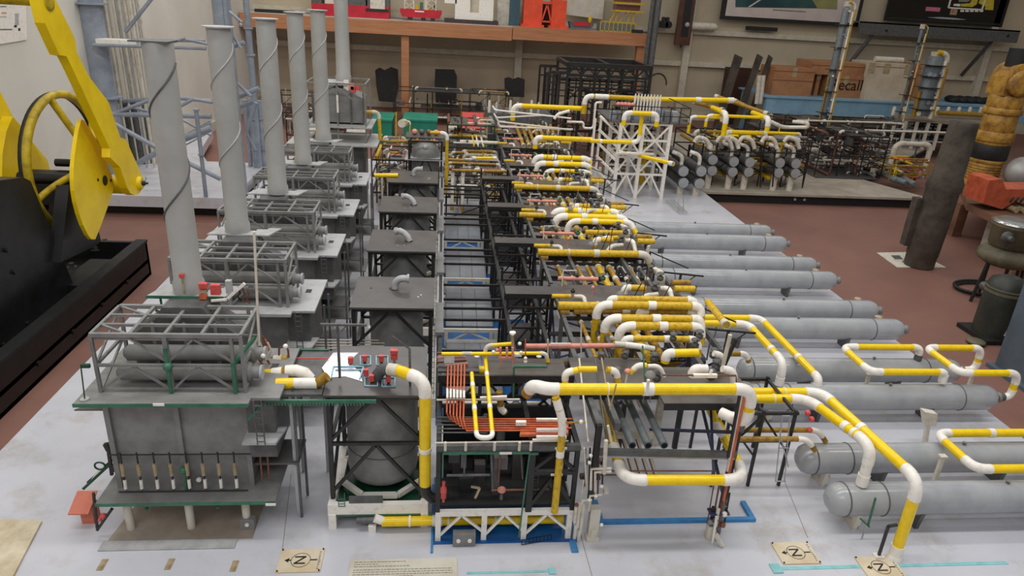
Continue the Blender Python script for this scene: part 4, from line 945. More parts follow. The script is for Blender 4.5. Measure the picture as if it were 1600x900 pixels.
# ------------------------------------------------------------------ front pipes
a = at(845, 608, y=1.64); b = at(1176, 608, y=1.64)
ln = pipe('long thick bright yellow pipe crossing the front of the racks', [(a.x - .028, 1.70, a.z - .05), (a.x - .02, 1.66, a.z), (a.x + .02, 1.64, a.z), (b.x, 1.64, b.z), (b.x, 1.64, b.z - .115), (b.x - .05, 1.70, b.z - .115)], .0165, bands=((2, .28, .003), (2, .50, .03)), R=.045, cols=['yellow_dull', 'white', 'yellow', 'yellow', 'white'])
q = at(1013, 600, y=1.62); MB().box(q.x - .004, q.x + .003, 1.618, 1.626, q.z - .035, q.z + .012).build('clip', M['white'], ln)
p1 = at(972, 750, y=1.60); p2 = at(1166, 750, y=1.60); q1 = at(942, 625, y=2.0); q2 = at(1098, 615, y=2.05)
pipe('U-shaped bright yellow pipe with white elbows hanging below the front of the right rack', [q1, p1, p2, q2], .0155, bands=((0, .80, .045), ), R=.062, cols=['yellow_old', 'yellow', 'yellow'])
pipe('upright yellow pipe with white elbow behind the right rack post', [at(1128, 650, y=1.9), at(1122, 600, y=1.9)], .016, col='yellow_old')
pipe('white hooked pipe with a yellow mouth under the right end of the long front pipe', [at(1146, 642, y=1.78), at(1142, 622, y=1.78), at(1165, 618, y=1.78)], .0135, col='yellow_old', elb='white', R=.03)
pipe('second upright yellow pipe with white foot left of the hooked pipe', [at(1104, 618, y=1.95), at(1122, 672, y=1.80), at(1132, 682, y=1.80)], .013, col='yellow', elb='white', R=.02)
# diagonal pair to the first and second tanks
base = at(1398, 868, z=.012)
p = walk(base, ('z', ('v', 752)))
q = at(1284, 613, z=p[-1].z - .015); p += [q, Vector((at(1140, 605, y=q.y).x, q.y, q.z))]
pipe('long bright yellow pipe slanting over the tank heads down to the board', p, .0165, bands=((1, .55, .02), (2, .30, .004)), R=.055, ends=('white', None), cols=['yellow', 'yellow', 'yellow'])
s = MB().lathe((base.x, base.y, 0), (0, 0, 1), [(0, .024), (.008, .024), (.022, .018)], 16); tag(s.build('white_pipe_foot', M['white']), 'white bent foot at the base of the yellow downpipe', 'foot')
e = at(1346, 757, y=1.69); p = walk(e, ('z', ('v', 698)))
q = at(1262, 623, z=p[-1].z - .01); p += [q, Vector((at(1140, 615, y=q.y).x, q.y, q.z))]
pipe('bright yellow pipe slanting down into the nearest tank through a white elbow', p, .0160, bands=((1, .12, .012), (1, .32, .02), (2, .3, .004)), R=.055, ends=('white', None), cols=['white', 'yellow', 'yellow'])
# support bracket near the foot
t = thing('pipe_bracket', 'black angled bracket with white foot left of the yellow downpipe', 'bracket', tuple(at(1373, 865, z=0)))
a = at(1373, 868, z=.01); bq = walk(a, ('z', ('v', 822)))[-1]
MB().bar(a, bq, .007).build('upright', M['black'], t); MB().bar(bq, at(1402, 820, y=bq.y), .007).build('arm', M['black'], t); MB().box(a.x - .014, a.x + .014, a.y - .01, a.y + .01, 0, .012).build('foot', M['white'], t)
t = thing('green_bracket', 'green V-shaped bracket on a clear rod in front of the nearest tank', 'bracket', tuple(at(1352, 860, z=0)))
MB().bar(at(1368, 778, y=1.615), at(1356, 822, y=1.615), .005).build('arm', M['green'], t); MB().bar(at(1344, 810, y=1.615), at(1358, 823, y=1.615), .005).build('arm', M['green'], t); q = at(1352, 824, y=1.615); MB().bar(q, (q.x, q.y, 0), .003).build('rod', M['grey_lt'], t)
# vertical yellow pipe from the nearest reactor
o = at(603, 580, y=1.80)
pts = [at(590, 596, y=1.83), at(600, 578, y=1.80), at(632, 582, y=1.74), at(664, 600, y=1.69), at(664, 768, y=1.69)]
t = pipe('upright bright yellow pipe with a long white elbow beside the nearest reactor tower', [pts[2] + Vector((-.012, 0, .004)), (pts[3].x, 1.69, pts[3].z + .012), (pts[4].x, 1.69, .17)], .0165, bands=((1, .6, .012),), R=.09, cols=['yellow', 'yellow'])
MB().tube([at(588, 597, y=1.82), at(590, 586, y=1.81), at(597, 577, y=1.80), at(608, 577, y=1.79)], .0175, 14).build('grey_elbow', M['rack'], t)
MB().tube([at(608, 577, y=1.79), at(623, 579, y=1.775)], .0185, 14).build('white_collar', M['white_old'], t)
MB().tube([at(622, 579, y=1.775), at(634, 582, y=1.76)], .0165, 14).build('yellow_collar', M['yellow'], t)
x_ = pts[4].x; MB().tube([(x_, 1.69, .17), (x_ + .003, 1.69, .14), (x_ + .02, 1.69, .12), (x_ + .05, 1.70, .115)], .0165, 12).build('black_elbow', M['black'], t)
a = at(597, 815, y=1.695); b = at(905, 808, y=1.695)
t = pipe('low bright yellow pipe running behind the white truss base of the nearest frame', [(a.x, 1.695, a.z), (b.x - .05, 1.695, a.z)], .0150, bands=((0, .15, .006), (0, .36, .006), (0, .3, .03), (0, .62, .006)), col='yellow')
s = MB(); s.tube([(a.x + .012, 1.695, a.z), (a.x - .0, 1.695, a.z + .004), (a.x - .022, 1.695, a.z + .014)], .013, 12); s.build('white_end', M['white'], t)
MB().tube([(a.x - .075, 1.70, a.z + .002), (a.x - .02, 1.70, a.z + .002)], .010, 12).build('grey_inlet', M['rack'], t)
s = MB().box(a.x - .04, a.x - .018, 1.685, 1.715, 0, a.z - .01); s.build('stand', M['white'], t)
# thick white and yellow pair leaving the furnace
t = thing('furnace_outlet_pipe', 'upper thick white and yellow outlet pipe beside the nearest furnace', 'pipe', tuple(at(404, 586, y=1.84)))
for (u0, v0, u1, v1, c, r) in ((402, 586, 428, 585, 'yellow', .017), (426, 585, 442, 583, 'white', .019), (440, 583, 450, 579, 'yellow_dull', .016)):
    MB().tube([at(u0, v0, y=1.84), at(u1, v1, y=1.84)], r, 14).build('pipe_section', M[c], t)
MB().tube([at(447, 580, y=1.84), at(462, 579, y=1.84), at(476, 583, y=1.84), at(484, 592, y=1.84)], .018, 14).build('elbow', M['white'], t)
t = thing('furnace_outlet_pipe', 'lower thick yellow and white outlet pipe with an olive elbow beside the nearest furnace', 'pipe', tuple(at(432, 600, y=1.78)))
for (u0, v0, u1, v1, c, r) in ((432, 600, 460, 599, 'yellow', .0165), (458, 599, 496, 599, 'white', .016)):
    MB().tube([at(u0, v0, y=1.78), at(u1, v1, y=1.78)], r, 14).build('pipe_section', M[c], t)
MB().tube([at(494, 599, y=1.78), at(503, 594, y=1.78), at(511, 588, y=1.78)], .0145, 14).build('elbow', M['yellow_dull'], t)
t = thing('furnace_outlet_pipe', 'short yellow and white outlet pipe above the two thick ones, with a cream end ring', 'pipe', tuple(at(404, 566, y=1.90)))
for (u0, v0, u1, v1, c, r) in ((405, 566, 420, 565, 'yellow_dull', .015), (420, 565, 430, 564, 'rack', .015), (429, 564, 442, 562, 'white_old', .017), (441, 562, 449, 562, 'yellow_dull', .015)):
    MB().tube([at(u0, v0, y=1.92), at(u1, v1, y=1.92)], r, 12).build('pipe_section', M[c], t)
t = thing('small_header', 'brown and cream wire header at the right end of the nearest furnace frame', 'header', tuple(at(405, 560, y=1.86)))
rr = random.Random(5)
for i in range(6):
    a = at(398 + i * 4, 525 + (i % 3) * 5, y=1.88); MB().tube([a, a + Vector((.01, 0, -.03)), a + Vector((-.006, 0, -.06)), a + Vector((.012, 0, -.085))], .003, 6).build('wire', M[('copper', 'orange', 'white_old')[i % 3]], t)
for (u, v) in ((407, 590), (404, 578), (411, 556), (446, 541)): MB().ball(at(u, v, y=1.80), .007).build('white_knob', M['white'], t)
MB().tube([at(436, 568, y=1.92), at(436, 545, y=1.92), at(444, 540, y=1.92), at(450, 546, y=1.92), at(452, 566, y=1.92)], .003, 6).build('wire', M['copper'], t)

# ------------------------------------------------------------------ piping over the nearest frame
t = thing('orange_tube_bank', 'bank of thin orange tubes bending over the nearest equipment frame', 'tubes', (.1, 1.8, .36))
for i in range(6):
    u = 697 + i * 5.2; z = .385
    a = at(u + 3, 572 - i * .5, z=.47); bb = at(u + 1, 640, z=.40 + .0 * i); 
    c_ = at(u + 8, 655 + i * 3.6, z=.372); d_ = at(893 - (i % 2) * 8, 651 + i * 4.6, z=.372)
    pts = [a, at(u + 1, 645 + i * 2, z=.392), (at(u + 1, 645 + i * 2, z=.392).x + .008, c_.y, .372), (d_.x, c_.y, .372)]
    s = MB().tube(pts[:2], .0027, 6); s.tube(pts[1:], .0027, 6); s.build('orange_tube', M['orange'], t)
    q = at(u + 2, 605, z=.43); q2 = at(u + 2, 622, z=.43); MB().tube([q, q2], .0036, 8).build('white_sleeve', M['white'], t)
MB().prism([tuple(at(u, v, z=.368).xy) for u, v in ((815, 662), (888, 660), (888, 678), (812, 680))], 'z', .362, .370).build('orange_plate', M['orange'], t)
for v in (656, 672, 683): MB().bar(at(838, v, z=.38), at(885, v, z=.38), .008).build('white_tag', M['white'], t)
MB().bar(at(806, 661, z=.385), at(822, 661, z=.385), .012).build('white_tag', M['white'], t)
for i in range(5): MB().tube([at(683, 652 + i * 6, z=.365), at(760, 652 + i * 6, z=.365)], .002, 6).build('grey_wire', M['rack'], t)
MB().tube([at(680, 692, z=.36), at(888, 689, z=.36)], .0022, 6).build('cream_rail', M['white_old'], t); MB().bar(at(832, 688, z=.362), at(873, 687, z=.362), .007).build('white_tag', M['white'], t)
for u in (696, 728, 773, 812, 830): MB().cyl((at(u, 692, z=.36).x, at(u, 692, z=.36).y, .335), (at(u, 692, z=.36).x, at(u, 692, z=.36).y, .362), .004).build('stand', M['white_old'], t)
for i in range(4):
    MB().bar(at(683 + 0 * i, 552 + i * 7, y=1.98), at(725 + i * 2, 553 + i * 5, y=1.98), .006).build('salmon_bar', M['salmon' if i % 2 else 'copper'], t)
MB().box(*(lambda a: (a.x - .012, a.x + .02, a.y, a.y + .01, a.z - .012, a.z + .012))(at(700, 562, y=1.96))).build('white_block', M['white'], t)
U0 = at(737, 583, z=.44); U1 = at(745, 684, z=.41); U2 = at(770, 684, z=.41); U3 = at(758, 555, z=.44)
pipe('slim yellow and white U loop lying over the orange tubes', [U0, U1, U2, U3], .0062, bands=((0, .22, .018), (0, .62, .018), (2, .3, .018), (2, .72, .018)), R=.02)
pipe('slim yellow pipe crossing behind the orange tubes to a white elbow', [at(690, 553, y=1.96), at(853, 552, y=1.96), at(856, 565, y=1.96)], .0062, col='yellow', elb='white_old', bands=((0, .25, .03),), R=.02)
pipe('slim white-elbowed yellow pipe rising behind the pink valve bridge', [at(757, 556, y=1.97), at(760, 540, y=1.97), at(800, 537, y=1.97)], .0062, R=.02, elb='white_old')
pipe('thick yellow header lying behind the nearest equipment frame', [at(712, 578, y=2.02), at(868, 582, y=2.02)], .0155, col='yellow', elb='white', bands=((0, .06, .02), ))
pipe('yellow and white elbow rising inside the nearest frame, left of centre', [at(790, 645, y=1.85), at(783, 640, y=1.85), at(780, 612, y=1.85)], .010, elb='white', col='yellow_dull')
pipe('yellow dropper with a white neck at the right side of the nearest frame', [at(868, 620, y=1.62), at(880, 660, y=1.61), (at(880, 660, y=1.61).x - .0, 1.61, .13)], .0105, col='yellow_old', bands=((0, .5, .03), (1, .25, .02)), elb='white')
tf = thing('green_pipe_goal', 'green square pipe hoop above the nearest equipment frame', 'pipe', tuple(at(800, 620, y=1.90)))
s = MB(); a, b, c_, d_ = at(802, 620, y=1.88), at(803, 573, y=1.88), at(855, 573, y=1.88), at(855, 590, y=1.88); s.bar(a, b, .006); s.bar(b, c_, .007); s.build('hoop', M['green'], tf)
t = thing('salmon_pipe', 'long salmon pink pipe running from the pink valve bridge across the racks', 'pipe', tuple(at(820, 541, y=2.02)))
MB().tube([at(820, 541, y=2.02), at(985, 540, y=2.02)], .0088, 10).build('pipe_run', M['salmon'], t); MB().tube([at(980, 540, y=2.02), at(1015, 542, y=2.02)], .007, 10).build('yellow_end', M['yellow_dull'], t)
MB().bar(at(860, 537, y=2.01), at(892, 537, y=2.01), .004).build('white_label', M['white'], t)
for u in (856, 908): MB().tube([at(u, 500 if u > 900 else 530, y=2.0), at(u, 570, y=2.0)], .0025, 6).build('rod', M['white_old'], t)
t = thing('pink_valve_bridge', 'pink valve bridge with three uprights over the slim yellow pipes', 'valves', tuple(at(795, 560, y=1.94)))
for u in (782, 792, 801): MB().bar(at(u, 543, y=1.93), at(u, 560, y=1.93), .007).build('upright', M['salmon'], t)
MB().bar(at(779, 559, y=1.93), at(804, 559, y=1.93), .006).build('cross_piece', M['salmon'], t)
for u in (783, 801): MB().tube([at(u, 559, y=1.93), at(u, 571, y=1.93)], .003, 6).build('stem', M['salmon'], t)
for (u, v) in ((801, 522), (771, 550), (777, 547), (821, 560), (821, 565), (812, 537), (814, 551)): MB().ball(at(u, v, y=1.92), .006).build('knob', M['white' if u not in (777,) else 'salmon'], t)
MB().tube([at(801, 522, y=1.94), at(801, 545, y=1.94)], .004, 8).build('stem', M['tan'], t); MB().cyl(at(801, 521, y=1.94), at(801, 519, y=1.94), .010).build('cap', M['white'], t)
MB().tube([at(821, 530, y=1.94), at(821, 560, y=1.94)], .0018, 6).build('stem', M['orange'], t); MB().bar(at(804, 554, y=1.92), at(815, 555, y=1.92), .008).build('tag', M['white'], t)
t = thing('equipment_deck', 'dark deck sheets behind the nearest equipment frame', 'deck', (.2, 1.9, .41))
MB().box(.0, .13, 1.94, 2.06, .40, .407).build('deck', M['plate'], t); MB().box(.15, .40, 1.88, 1.99, .42, .427).build('deck', M['brownplate'], t)
MB().box(.0, .42, 1.872, 1.88, .405, .43).build('deck_edge', M['black'], t)
for u in (745, 842): MB().ball(at(u, 557, z=.43), .009, .004).build('disc', M['white'], t)
for x in (.01, .13, .40): MB().bar((x, 1.88, 0), (x, 1.88, .41), .011).build('post', M['black'], t)
s = MB()
for (xa, xb) in ((.01, .13), (.15, .27), (.27, .40)): s.bar((xa, 1.9, .40), (xb, 1.9, .25), .007); s.bar((xb, 1.9, .40), (xa, 1.9, .25), .007)
s.bar((0, 1.9, .34), (.42, 1.9, .34), .010); s.bar((0, 1.9, .25), (.42, 1.9, .25), .010)
s.build('brace', M['black'], t)
for (xa, yy, za, r_, c_) in ((.15, 1.86, .29, .014, 'plate'), (.20, 1.86, .27, .014, 'grey_dk'), (.25, 1.92, .3, .016, 'white_old')): MB().lathe((xa, yy, .12), (0, 0, 1), [(0, r_), (za - .12, r_), (za - .11, r_ * .5)], 12).build('small_vessel', M[c_], t)
MB().box(.235, .25, 1.93, 1.96, .33, .38).build('black_louvre', M['black'], t)
t = thing('frame_head_pipes', 'crossed slim pipes and white knobs just under the long front pipe', 'pipes', (.3, 1.75, .35))
MB().tube([at(884, 660, y=1.60), at(915, 660, y=1.60)], .0022, 6).build('rod', M['yellow_dull'], t); MB().ball(at(908, 659, y=1.60), .006).build('knob', M['white'], t)
MB().tube([at(682, 625, y=1.78), at(812, 624, y=1.78)], .003, 6).build('rod', M['white_old'], t); MB().bar(at(750, 622, y=1.78), at(792, 620, y=1.78), .007).build('tag', M['white'], t)
for i, u in enumerate((905, 930, 940)): MB().tube([at(u, 560, y=1.9), at(u + 14 + i * 4, 690, y=1.62)], .003, 6).build('rod', M[('white_old', 'rack', 'tan')[i]], t)
MB().tube([at(963, 600, y=1.6), at(953, 640, y=1.6)], .0022, 6).build('rod', M['tan'], t)
# ------------------------------------------------------------------ riser clusters in front of the right rack
t = thing('riser_cluster', 'orange, white and black risers standing at the right front corner of the right rack', 'risers', (.86, 1.60, 0))
bq = at(1120, 848, z=0)
for i, (dx, dy, z0_, z1_, c_, r_) in enumerate(((.0, 0, .12, .50, 'orange', .0045), (-.008, 0, .25, .52, 'white_old', .004), (-.014, .0, .30, .53, 'black', .005), (-.02, 0, .02, .22, 'copper', .003), (-.032, .01, .05, .23, 'copper', .002), (-.002, -.005, .02, .14, 'copper', .005), (.006, 0, .02, .13, 'pipegrey', .006), (-.012, -.01, .0, .12, 'white_old', .006), (-.024, 0, .02, .12, 'black', .005), (.018, .0, .04, .17, 'black', .003), (-.018, -.02, -.0, .10, 'white', .004))):
    MB().tube([(bq.x + dx + .004, bq.y + dy + .02, z0_), (bq.x + dx, bq.y + dy + .02, z1_)], r_, 8).build('riser', M[c_], t)
for (dx, z_, c_) in ((.012, .06, 'copper'), (-.015, .08, 'rack'), (-.028, .07, 'grey'), (.01, .10, 'white'), (-.006, .05, 'rack')): MB().ball((bq.x + dx, bq.y + .01, z_), .009).build('fitting', M[c_], t)
s = MB(); s.box(bq.x - .03, bq.x - .012, bq.y + .01, bq.y + .03, .0, .05); s.bar((bq.x - .01, bq.y, .035), (bq.x + .01, bq.y - .02, .004), .010); s.build('foot', M['white_old'], t)
MB().box(bq.x - .035, bq.x + .025, bq.y + .005, bq.y + .035, .098, .104).build('tie_plate', M['navy'], t)
t = thing('riser_cluster', 'cream stepped block with small white bent pipes between the two front frames', 'risers', (.48, 1.62, 0))
a = at(925, 845, z=0)
s = MB().box(a.x - .014, a.x + .016, a.y, a.y + .025, 0, .115); s.box(a.x - .018, a.x + .020, a.y - .006, a.y + .025, 0, .012); s.box(a.x - .007, a.x + .010, a.y - .006, a.y, .012, .04); s.build('block', M['white_old'], t)
for (pts, r_) in (([at(920, 798, y=1.60), at(922, 775, y=1.60), at(940, 773, y=1.60)], .0035), ([at(923, 765, y=1.60), at(924, 733, y=1.60), at(955, 732, y=1.60)], .0042), ([at(930, 768, y=1.61), at(930, 738, y=1.61), at(955, 737, y=1.61)], .004), ([at(905, 803, y=1.60), at(911, 782, y=1.60), at(925, 781, y=1.60)], .0038), ([at(944, 740, y=1.60), at(947, 688, y=1.60)], .0060), ([at(908, 780, y=1.62), at(912, 750, y=1.62)], .003), ([at(916, 755, y=1.62), at(913, 700, y=1.62)], .003), ([at(955, 690, y=1.60), at(950, 665, y=1.6)], .0038)):
    MB().tube(pts, r_, 8).build('bent_pipe', M['white_old'], t)
for (u, v) in ((921, 723), (923, 712), (921, 781), (940, 760), (931, 775), (940, 820)): MB().ball(at(u, v, y=1.60), .0055).build('knob', M['white'], t)
for i in range(5): MB().tube([at(915 + i * 7, 700, y=1.66), at(913 + i * 7, 760 + (i % 2) * 15, y=1.66)], .0026, 6).build('wire', M[('copper', 'black', 'white_old')[i % 3]], t)
for i in range(8): q = at(905 + (i * 37) % 45, 700 + (i * 23) % 70, y=1.68); MB().box(q.x - .007, q.x + .007, 1.675, 1.69, q.z - .006, q.z + .006).build('fitting', M[('white_old', 'rack', 'plate')[i % 3]], t)
# small rack between right rack and second tank
t = thing('side_pipe_rack', 'small black braced rack with paired yellow pipes by the second tank head', 'pipe rack', (1.05, 1.95, 0))
s = MB()
for (x, yy) in ((.93, 1.88), (1.06, 1.88), (1.17, 1.88), (.93, 2.1), (1.17, 2.1), (1.06, 2.1)): s.bar((x, yy, 0), (x, yy, .30), .009)
s.bar((.90, 1.88, .29), (1.18, 1.88, .29), .010); s.bar((.90, 2.1, .29), (1.18, 2.1, .29), .010)
for x in (.93, 1.06, 1.17): s.bar((x, 1.88, .29), (x, 2.1, .29), .009)
s.bar((.93, 1.88, .28), (1.06, 1.88, .12), .007); s.bar((1.06, 1.88, .28), (.93, 1.88, .12), .007); s.bar((.93, 1.88, .18), (1.17, 1.88, .18), .006); s.bar((1.06, 1.88, .28), (1.17, 1.88, .14), .007)
s.build('frame', M['black'], t)
for (v, yy) in ((672, 1.92), (686, 1.86)): pipe_into(t, [at(1150, v, y=yy), at(1278 - (v - 672) * 1.2, v, y=yy), at(1290 - (v - 672) * 1.2, v + 18, y=yy)], .009, col='yellow_dull', elb='white')
for (u, v) in ((1262, 645), (1268, 655), (1265, 672)): MB().ball(at(u, v, y=1.9), .010).build('red_fitting', M['red'], t)
s = MB()
for (u0, v0, u1, v1) in ((1222, 650, 1212, 752), (1234, 650, 1226, 752), (1222, 650, 1234, 650), (1216, 700, 1232, 700), (1211, 752, 1228, 752), (1218, 675, 1232, 730)): s.bar(at(u0, v0, y=1.82), at(u1, v1, y=1.82), .003)
s.build('clear_stand', M['grey_lt'], t)
# ------------------------------------------------------------------ grey horizontal tanks
TY = [1.69, 1.90, 2.30, 2.52, 2.93, 3.155, 3.57, 3.81, 4.21, 4.45]
TX0 = [1.222, 1.225, 1.20, 1.262, 1.12, 1.15, 1.12, 1.12, 1.12, 1.12]
TZ = .095
def tank(y, x0, x1, label, r=.0525):
    t = thing('horizontal_tank', label, 'tank', ((x0 + x1) / 2, y, 0))
    c = (x0, y, TZ)
    MB().lathe(c, (1, 0, 0), [(0, r * .30), (.006, r * .55), (.018, r * .84), (.034, r * .97), (.045, r), (x1 - x0 - .05, r), (x1 - x0 - .035, r * .93), (x1 - x0 - .02, r * .8)], 32).build('shell', M['tank'], t)
    for dx in (.05, .175, x1 - x0 - .17):
        MB().lathe((x0 + dx, y, TZ), (1, 0, 0), [(0, r), (.0015, r + .0022), (.004, r + .0022), (.0055, r)], 32).build('weld_band', M['grey_dk'], t)
    n = MB().lathe((x1 - .022, y, TZ), (1, 0, 0), [(0, r * .45), (.008, r * .3), (.03, r * .3), (.032, r * .42), (.04, r * .42), (.044, r * .2)], 16).build('end_nozzle', M['grey'], t)
    for dx in (.09, .30, x1 - x0 - .30):
        MB().prism([(y - .034, 0), (y + .034, 0), (y + .045, .066), (y, .04), (y - .045, .066)], 'x', x0 + dx, x0 + dx + .014).build('saddle', M['white_old'] if dx < .1 else M['grey_dk'], t)
    MB().cyl((x0 + .11, y - .01, .035), (x0 + .11, y - .01, .008), .018).build('drain_boot', M['white'], t)
    MB().lathe((x0 + .6, y, TZ + r - .002), (0, 0, 1), [(0, .005), (.008, .005), (.009, .007), (.012, .007)], 10).build('top_nozzle', M['grey'], t)
    return t
LBL = ['%s round grey horizontal tank from the front, on the right side of the board' % s for s in ('first', 'second', 'third', 'fourth', 'fifth', 'sixth', 'seventh', 'eighth', 'ninth', 'tenth')]
for i in range(10): tank(TY[i], TX0[i], 2.27, LBL[i])
for i in (2, 4, 6, 8):
    q = (1.16, TY[i], TZ + .0525)
# small vents, clips and blocks
for i in (4, 5, 6, 7, 8, 9):
    y = TY[i]; s = MB().ball((2.16 + .02 * (i % 2), y + .045, TZ + .045), .020, .007)
    tag(s.build('cork_wedge', M['tan']), 'small tan wedge beside the %s tank from the front, near its outer end' % LBL[i].split()[0], 'wedge')
# loops at the outer ends
Ty3, Ty4 = TY[2], TY[3]
e = at(1432, 566, y=Ty4); e.z = TZ + .045
p = walk(e, ('z', ('v', 543)), ('x', ('u', 1316)), ('y', ('v', 581)), ('x', ('u', 1477)))
p.append(Vector((p[-1].x, p[-1].y, p[-1].z - .045))) 
pipe('yellow and white U loop joining the third and fourth tanks, left of the two loops', p, .0140, R=.042, cols=['white', 'yellow', 'yellow', 'yellow', 'white'], bands=((1, .95, .02),), ends=('rack', 'white'))
p = walk((2.275, Ty3, TZ), ('x', ('u', 1578)), ('z', ('v', 583)), ('x', ('u', 1500)), ('y', ('v', 543)), ('x', ('u', 1535)), ('z', ('v', 578)))
p.append(Vector((p[-1].x - .07, p[-1].y, p[-1].z)))
pipe('twisted yellow and white loop at the third tank outer end, by the steel column', p, .0140, R=.042, cols=['white', 'yellow', 'yellow', 'yellow', 'yellow', 'yellow', 'white'], ends=('rack', None))
p0 = at(1452, 676, y=1.93); z_ = p0.z
p = [at(1640, 676, z=z_), at(1456, 674, z=z_)]; p = walk(p[0], ('x', ('u', 1462)), ('y', ('v', 733)), ('x', ('u', 1680)))
pipe('yellow and white U loop over the second tank at the right edge', p, .0145, R=.045, cols=['yellow'] * 3, bands=((0, .58, .02), (0, .15, .05)))
for (u, v, u2, v2, y_) in ((1358, 585, 1350, 618, 2.40), (1520, 585, 1512, 612, 2.42), (1473, 714, 1462, 752, 1.80)):
    a = at(u, v, y=y_); s = MB().bar(a, (a.x, y_, .0), .012); s.box(a.x - .012, a.x + .012, y_ - .01, y_ + .01, a.z, a.z + .006)
    tag(s.build('pipe_support', M['white_old']), 'slender white post under the %s' % {2.40: 'left yellow loop by the fourth tank', 2.42: 'twisted yellow loop at the tank end', 1.80: 'yellow loop over the second tank'}[y_], 'post')
s = MB(); q = at(1450, 650, y=2.12); s.prism([(q.x - .035, q.z + .03), (q.x + .02, q.z + .02), (q.x + .03, q.z - .035), (q.x - .01, q.z - .03)], 'y', 2.10, 2.13); s.bar((q.x, 2.115, q.z), (q.x + .02, 2.115, 0), .014)
tag(s.build('white_bracket', M['white_old']), 'white bent bracket between the second and third tanks', 'bracket')
# ------------------------------------------------------------------ yellow and black pump jack at the left
M['jack_yellow'] = mat('glossy_jack_yellow', (246, 212, 8), .38, col2=(226, 188, 6), scale=5, amt=(.35, .7))
M['jack_black'] = mat('glossy_jack_black', (26, 26, 27), .42, col2=(14, 14, 14), scale=12, bump=.12)
M['jack_dkyellow'] = mat('grimy_jack_yellow', (196, 170, 20), .5, col2=(150, 126, 16), scale=14)
t = thing('pump_jack', 'large yellow and black oil pump jack model at the left edge', 'pump jack', (-1.95, 3.3, FZ))
Y, K = M['jack_yellow'], M['jack_black']
# skid: long black open box beam, its right side facing the model
xs = -1.66; xl = -2.35; y0, y1 = 2.0, 3.965
s = MB()
s.box(xs - .03, xs, y0, y1, FZ, .10); s.box(xs - .055, xs + .005, y0, y1, .098, .112)
s.box(xl, xl + .03, y0, y1, FZ, .10); s.box(xl, xs, y1 - .025, y1, FZ, .10)
s.box(xl, xs, y0, y1, FZ, FZ + .02); s.box(xl, xs, y0, y1, -.02, .0)
s.build('skid', K, t)
for y in (2.45, 2.75, 3.05, 3.35, 3.65):
    q = at(0, 0, x=xs); MB().cyl((xs + .0, y, .0 - .02), (xs + .008, y, -.02), .012, n=6).build('skid_bolt', K, t)
s = MB().box(-1.90, -1.74, 3.42, 3.80, .0, .05); s.build('bearing_base', K, t)
for (u, v) in ((164, 377), (149, 388), (112, 415)):
    p = at(u, v, z=.06); MB().cyl((p.x, p.y, .05), (p.x, p.y, .075), .014, n=6).build('base_nut', M['rack'], t); MB().cyl((p.x, p.y, .05), (p.x, p.y, .054), .024, n=12).build('washer', M['rack'], t)
# A-frame stand plates
pr = []
for (u, v) in ((0, 282), (36, 277), (48, 283), (122, 462), (60, 540), (-60, 640), (-60, 282)):
    q = at(u, v, x=-1.84); pr.append((q.y, q.z))
MB().prism(pr, 'x', -2.02, -1.84).build('gearbox_stand', K, t)
pr = []
for (u, v) in ((-30, 300), (12, 345), (40, 530), (-60, 560)):
    q = at(u, v, x=-1.84); pr.append((q.y, q.z))
MB().prism(pr, 'x', -1.838, -1.832).build('stand_plate', K, t)
for (u, v) in ((9, 391), (21, 425), (42, 505), (5, 538)): q = at(u, v, x=-1.83); MB().cyl(q, q + Vector((.01, 0, 0)), .010, n=6).build('stand_bolt', K, t)
pr = []
for (u, v) in ((108, 290), (136, 290), (158, 376), (150, 384), (95, 410)):
    q = at(u, v, x=-1.80); pr.append((q.y, q.z))
MB().prism(pr, 'x', -1.86, -1.80).build('bearing_post', K, t)
pr = []
for (u, v) in ((78, 310), (92, 305), (102, 385), (70, 372)):
    q = at(u, v, x=-2.05); pr.append((q.y, q.z))
MB().prism(pr, 'x', -2.1, -2.05).build('bearing_post', K, t)
# gearbox behind the wheel
g = at(82, 285, x=-2.0)
s = MB().box(-2.14, -1.90, g.y - .07, g.y + .12, g.z - .10, g.z + .01); s.lathe((-2.14, g.y + .02, g.z + .0), (1, 0, 0), [(0, .06), (.24, .06)], 20); s.build('gearbox', K, t)
hub = at(163, 281, x=-1.72)
MB().cyl((-2.3, hub.y, hub.z), (-1.73, hub.y, hub.z), .028, n=18).build('crank_shaft', K, t)
# crank plates with the leaf outline
def leaf(xc, th, pts, name='crank_plate', xr=None):
    pr = []
    for (u, v) in pts:
        q = at(u, v, x=xr or xc); pr.append((q.y, q.z))
    return MB().prism(pr, 'x', xc - th, xc).build(name, Y, t)
lp = [(127, 187), (131, 188), (140, 201), (150, 218), (159, 236), (167, 254), (173, 270), (178, 286), (177, 298), (172, 313), (166, 330), (158, 352), (149, 374), (143, 374), (138, 368), (130, 352), (124, 335), (119, 316), (116, 298), (115, 280), (115, 262), (117, 240), (120, 218), (123, 202)]
cp = leaf(-1.72, .018, lp)
q = at(164, 282, x=-1.719); MB().cyl(q, q + Vector((.002, 0, 0)), .026, n=20).build('shaft_bore', M['blackmat'], cp)
for (u, v) in ((153, 281), (173, 282)): q = at(u, v, x=-1.719); MB().cyl(q, q + Vector((.002, 0, 0)), .008, n=10).build('bolt_hole', M['blackmat'], cp)
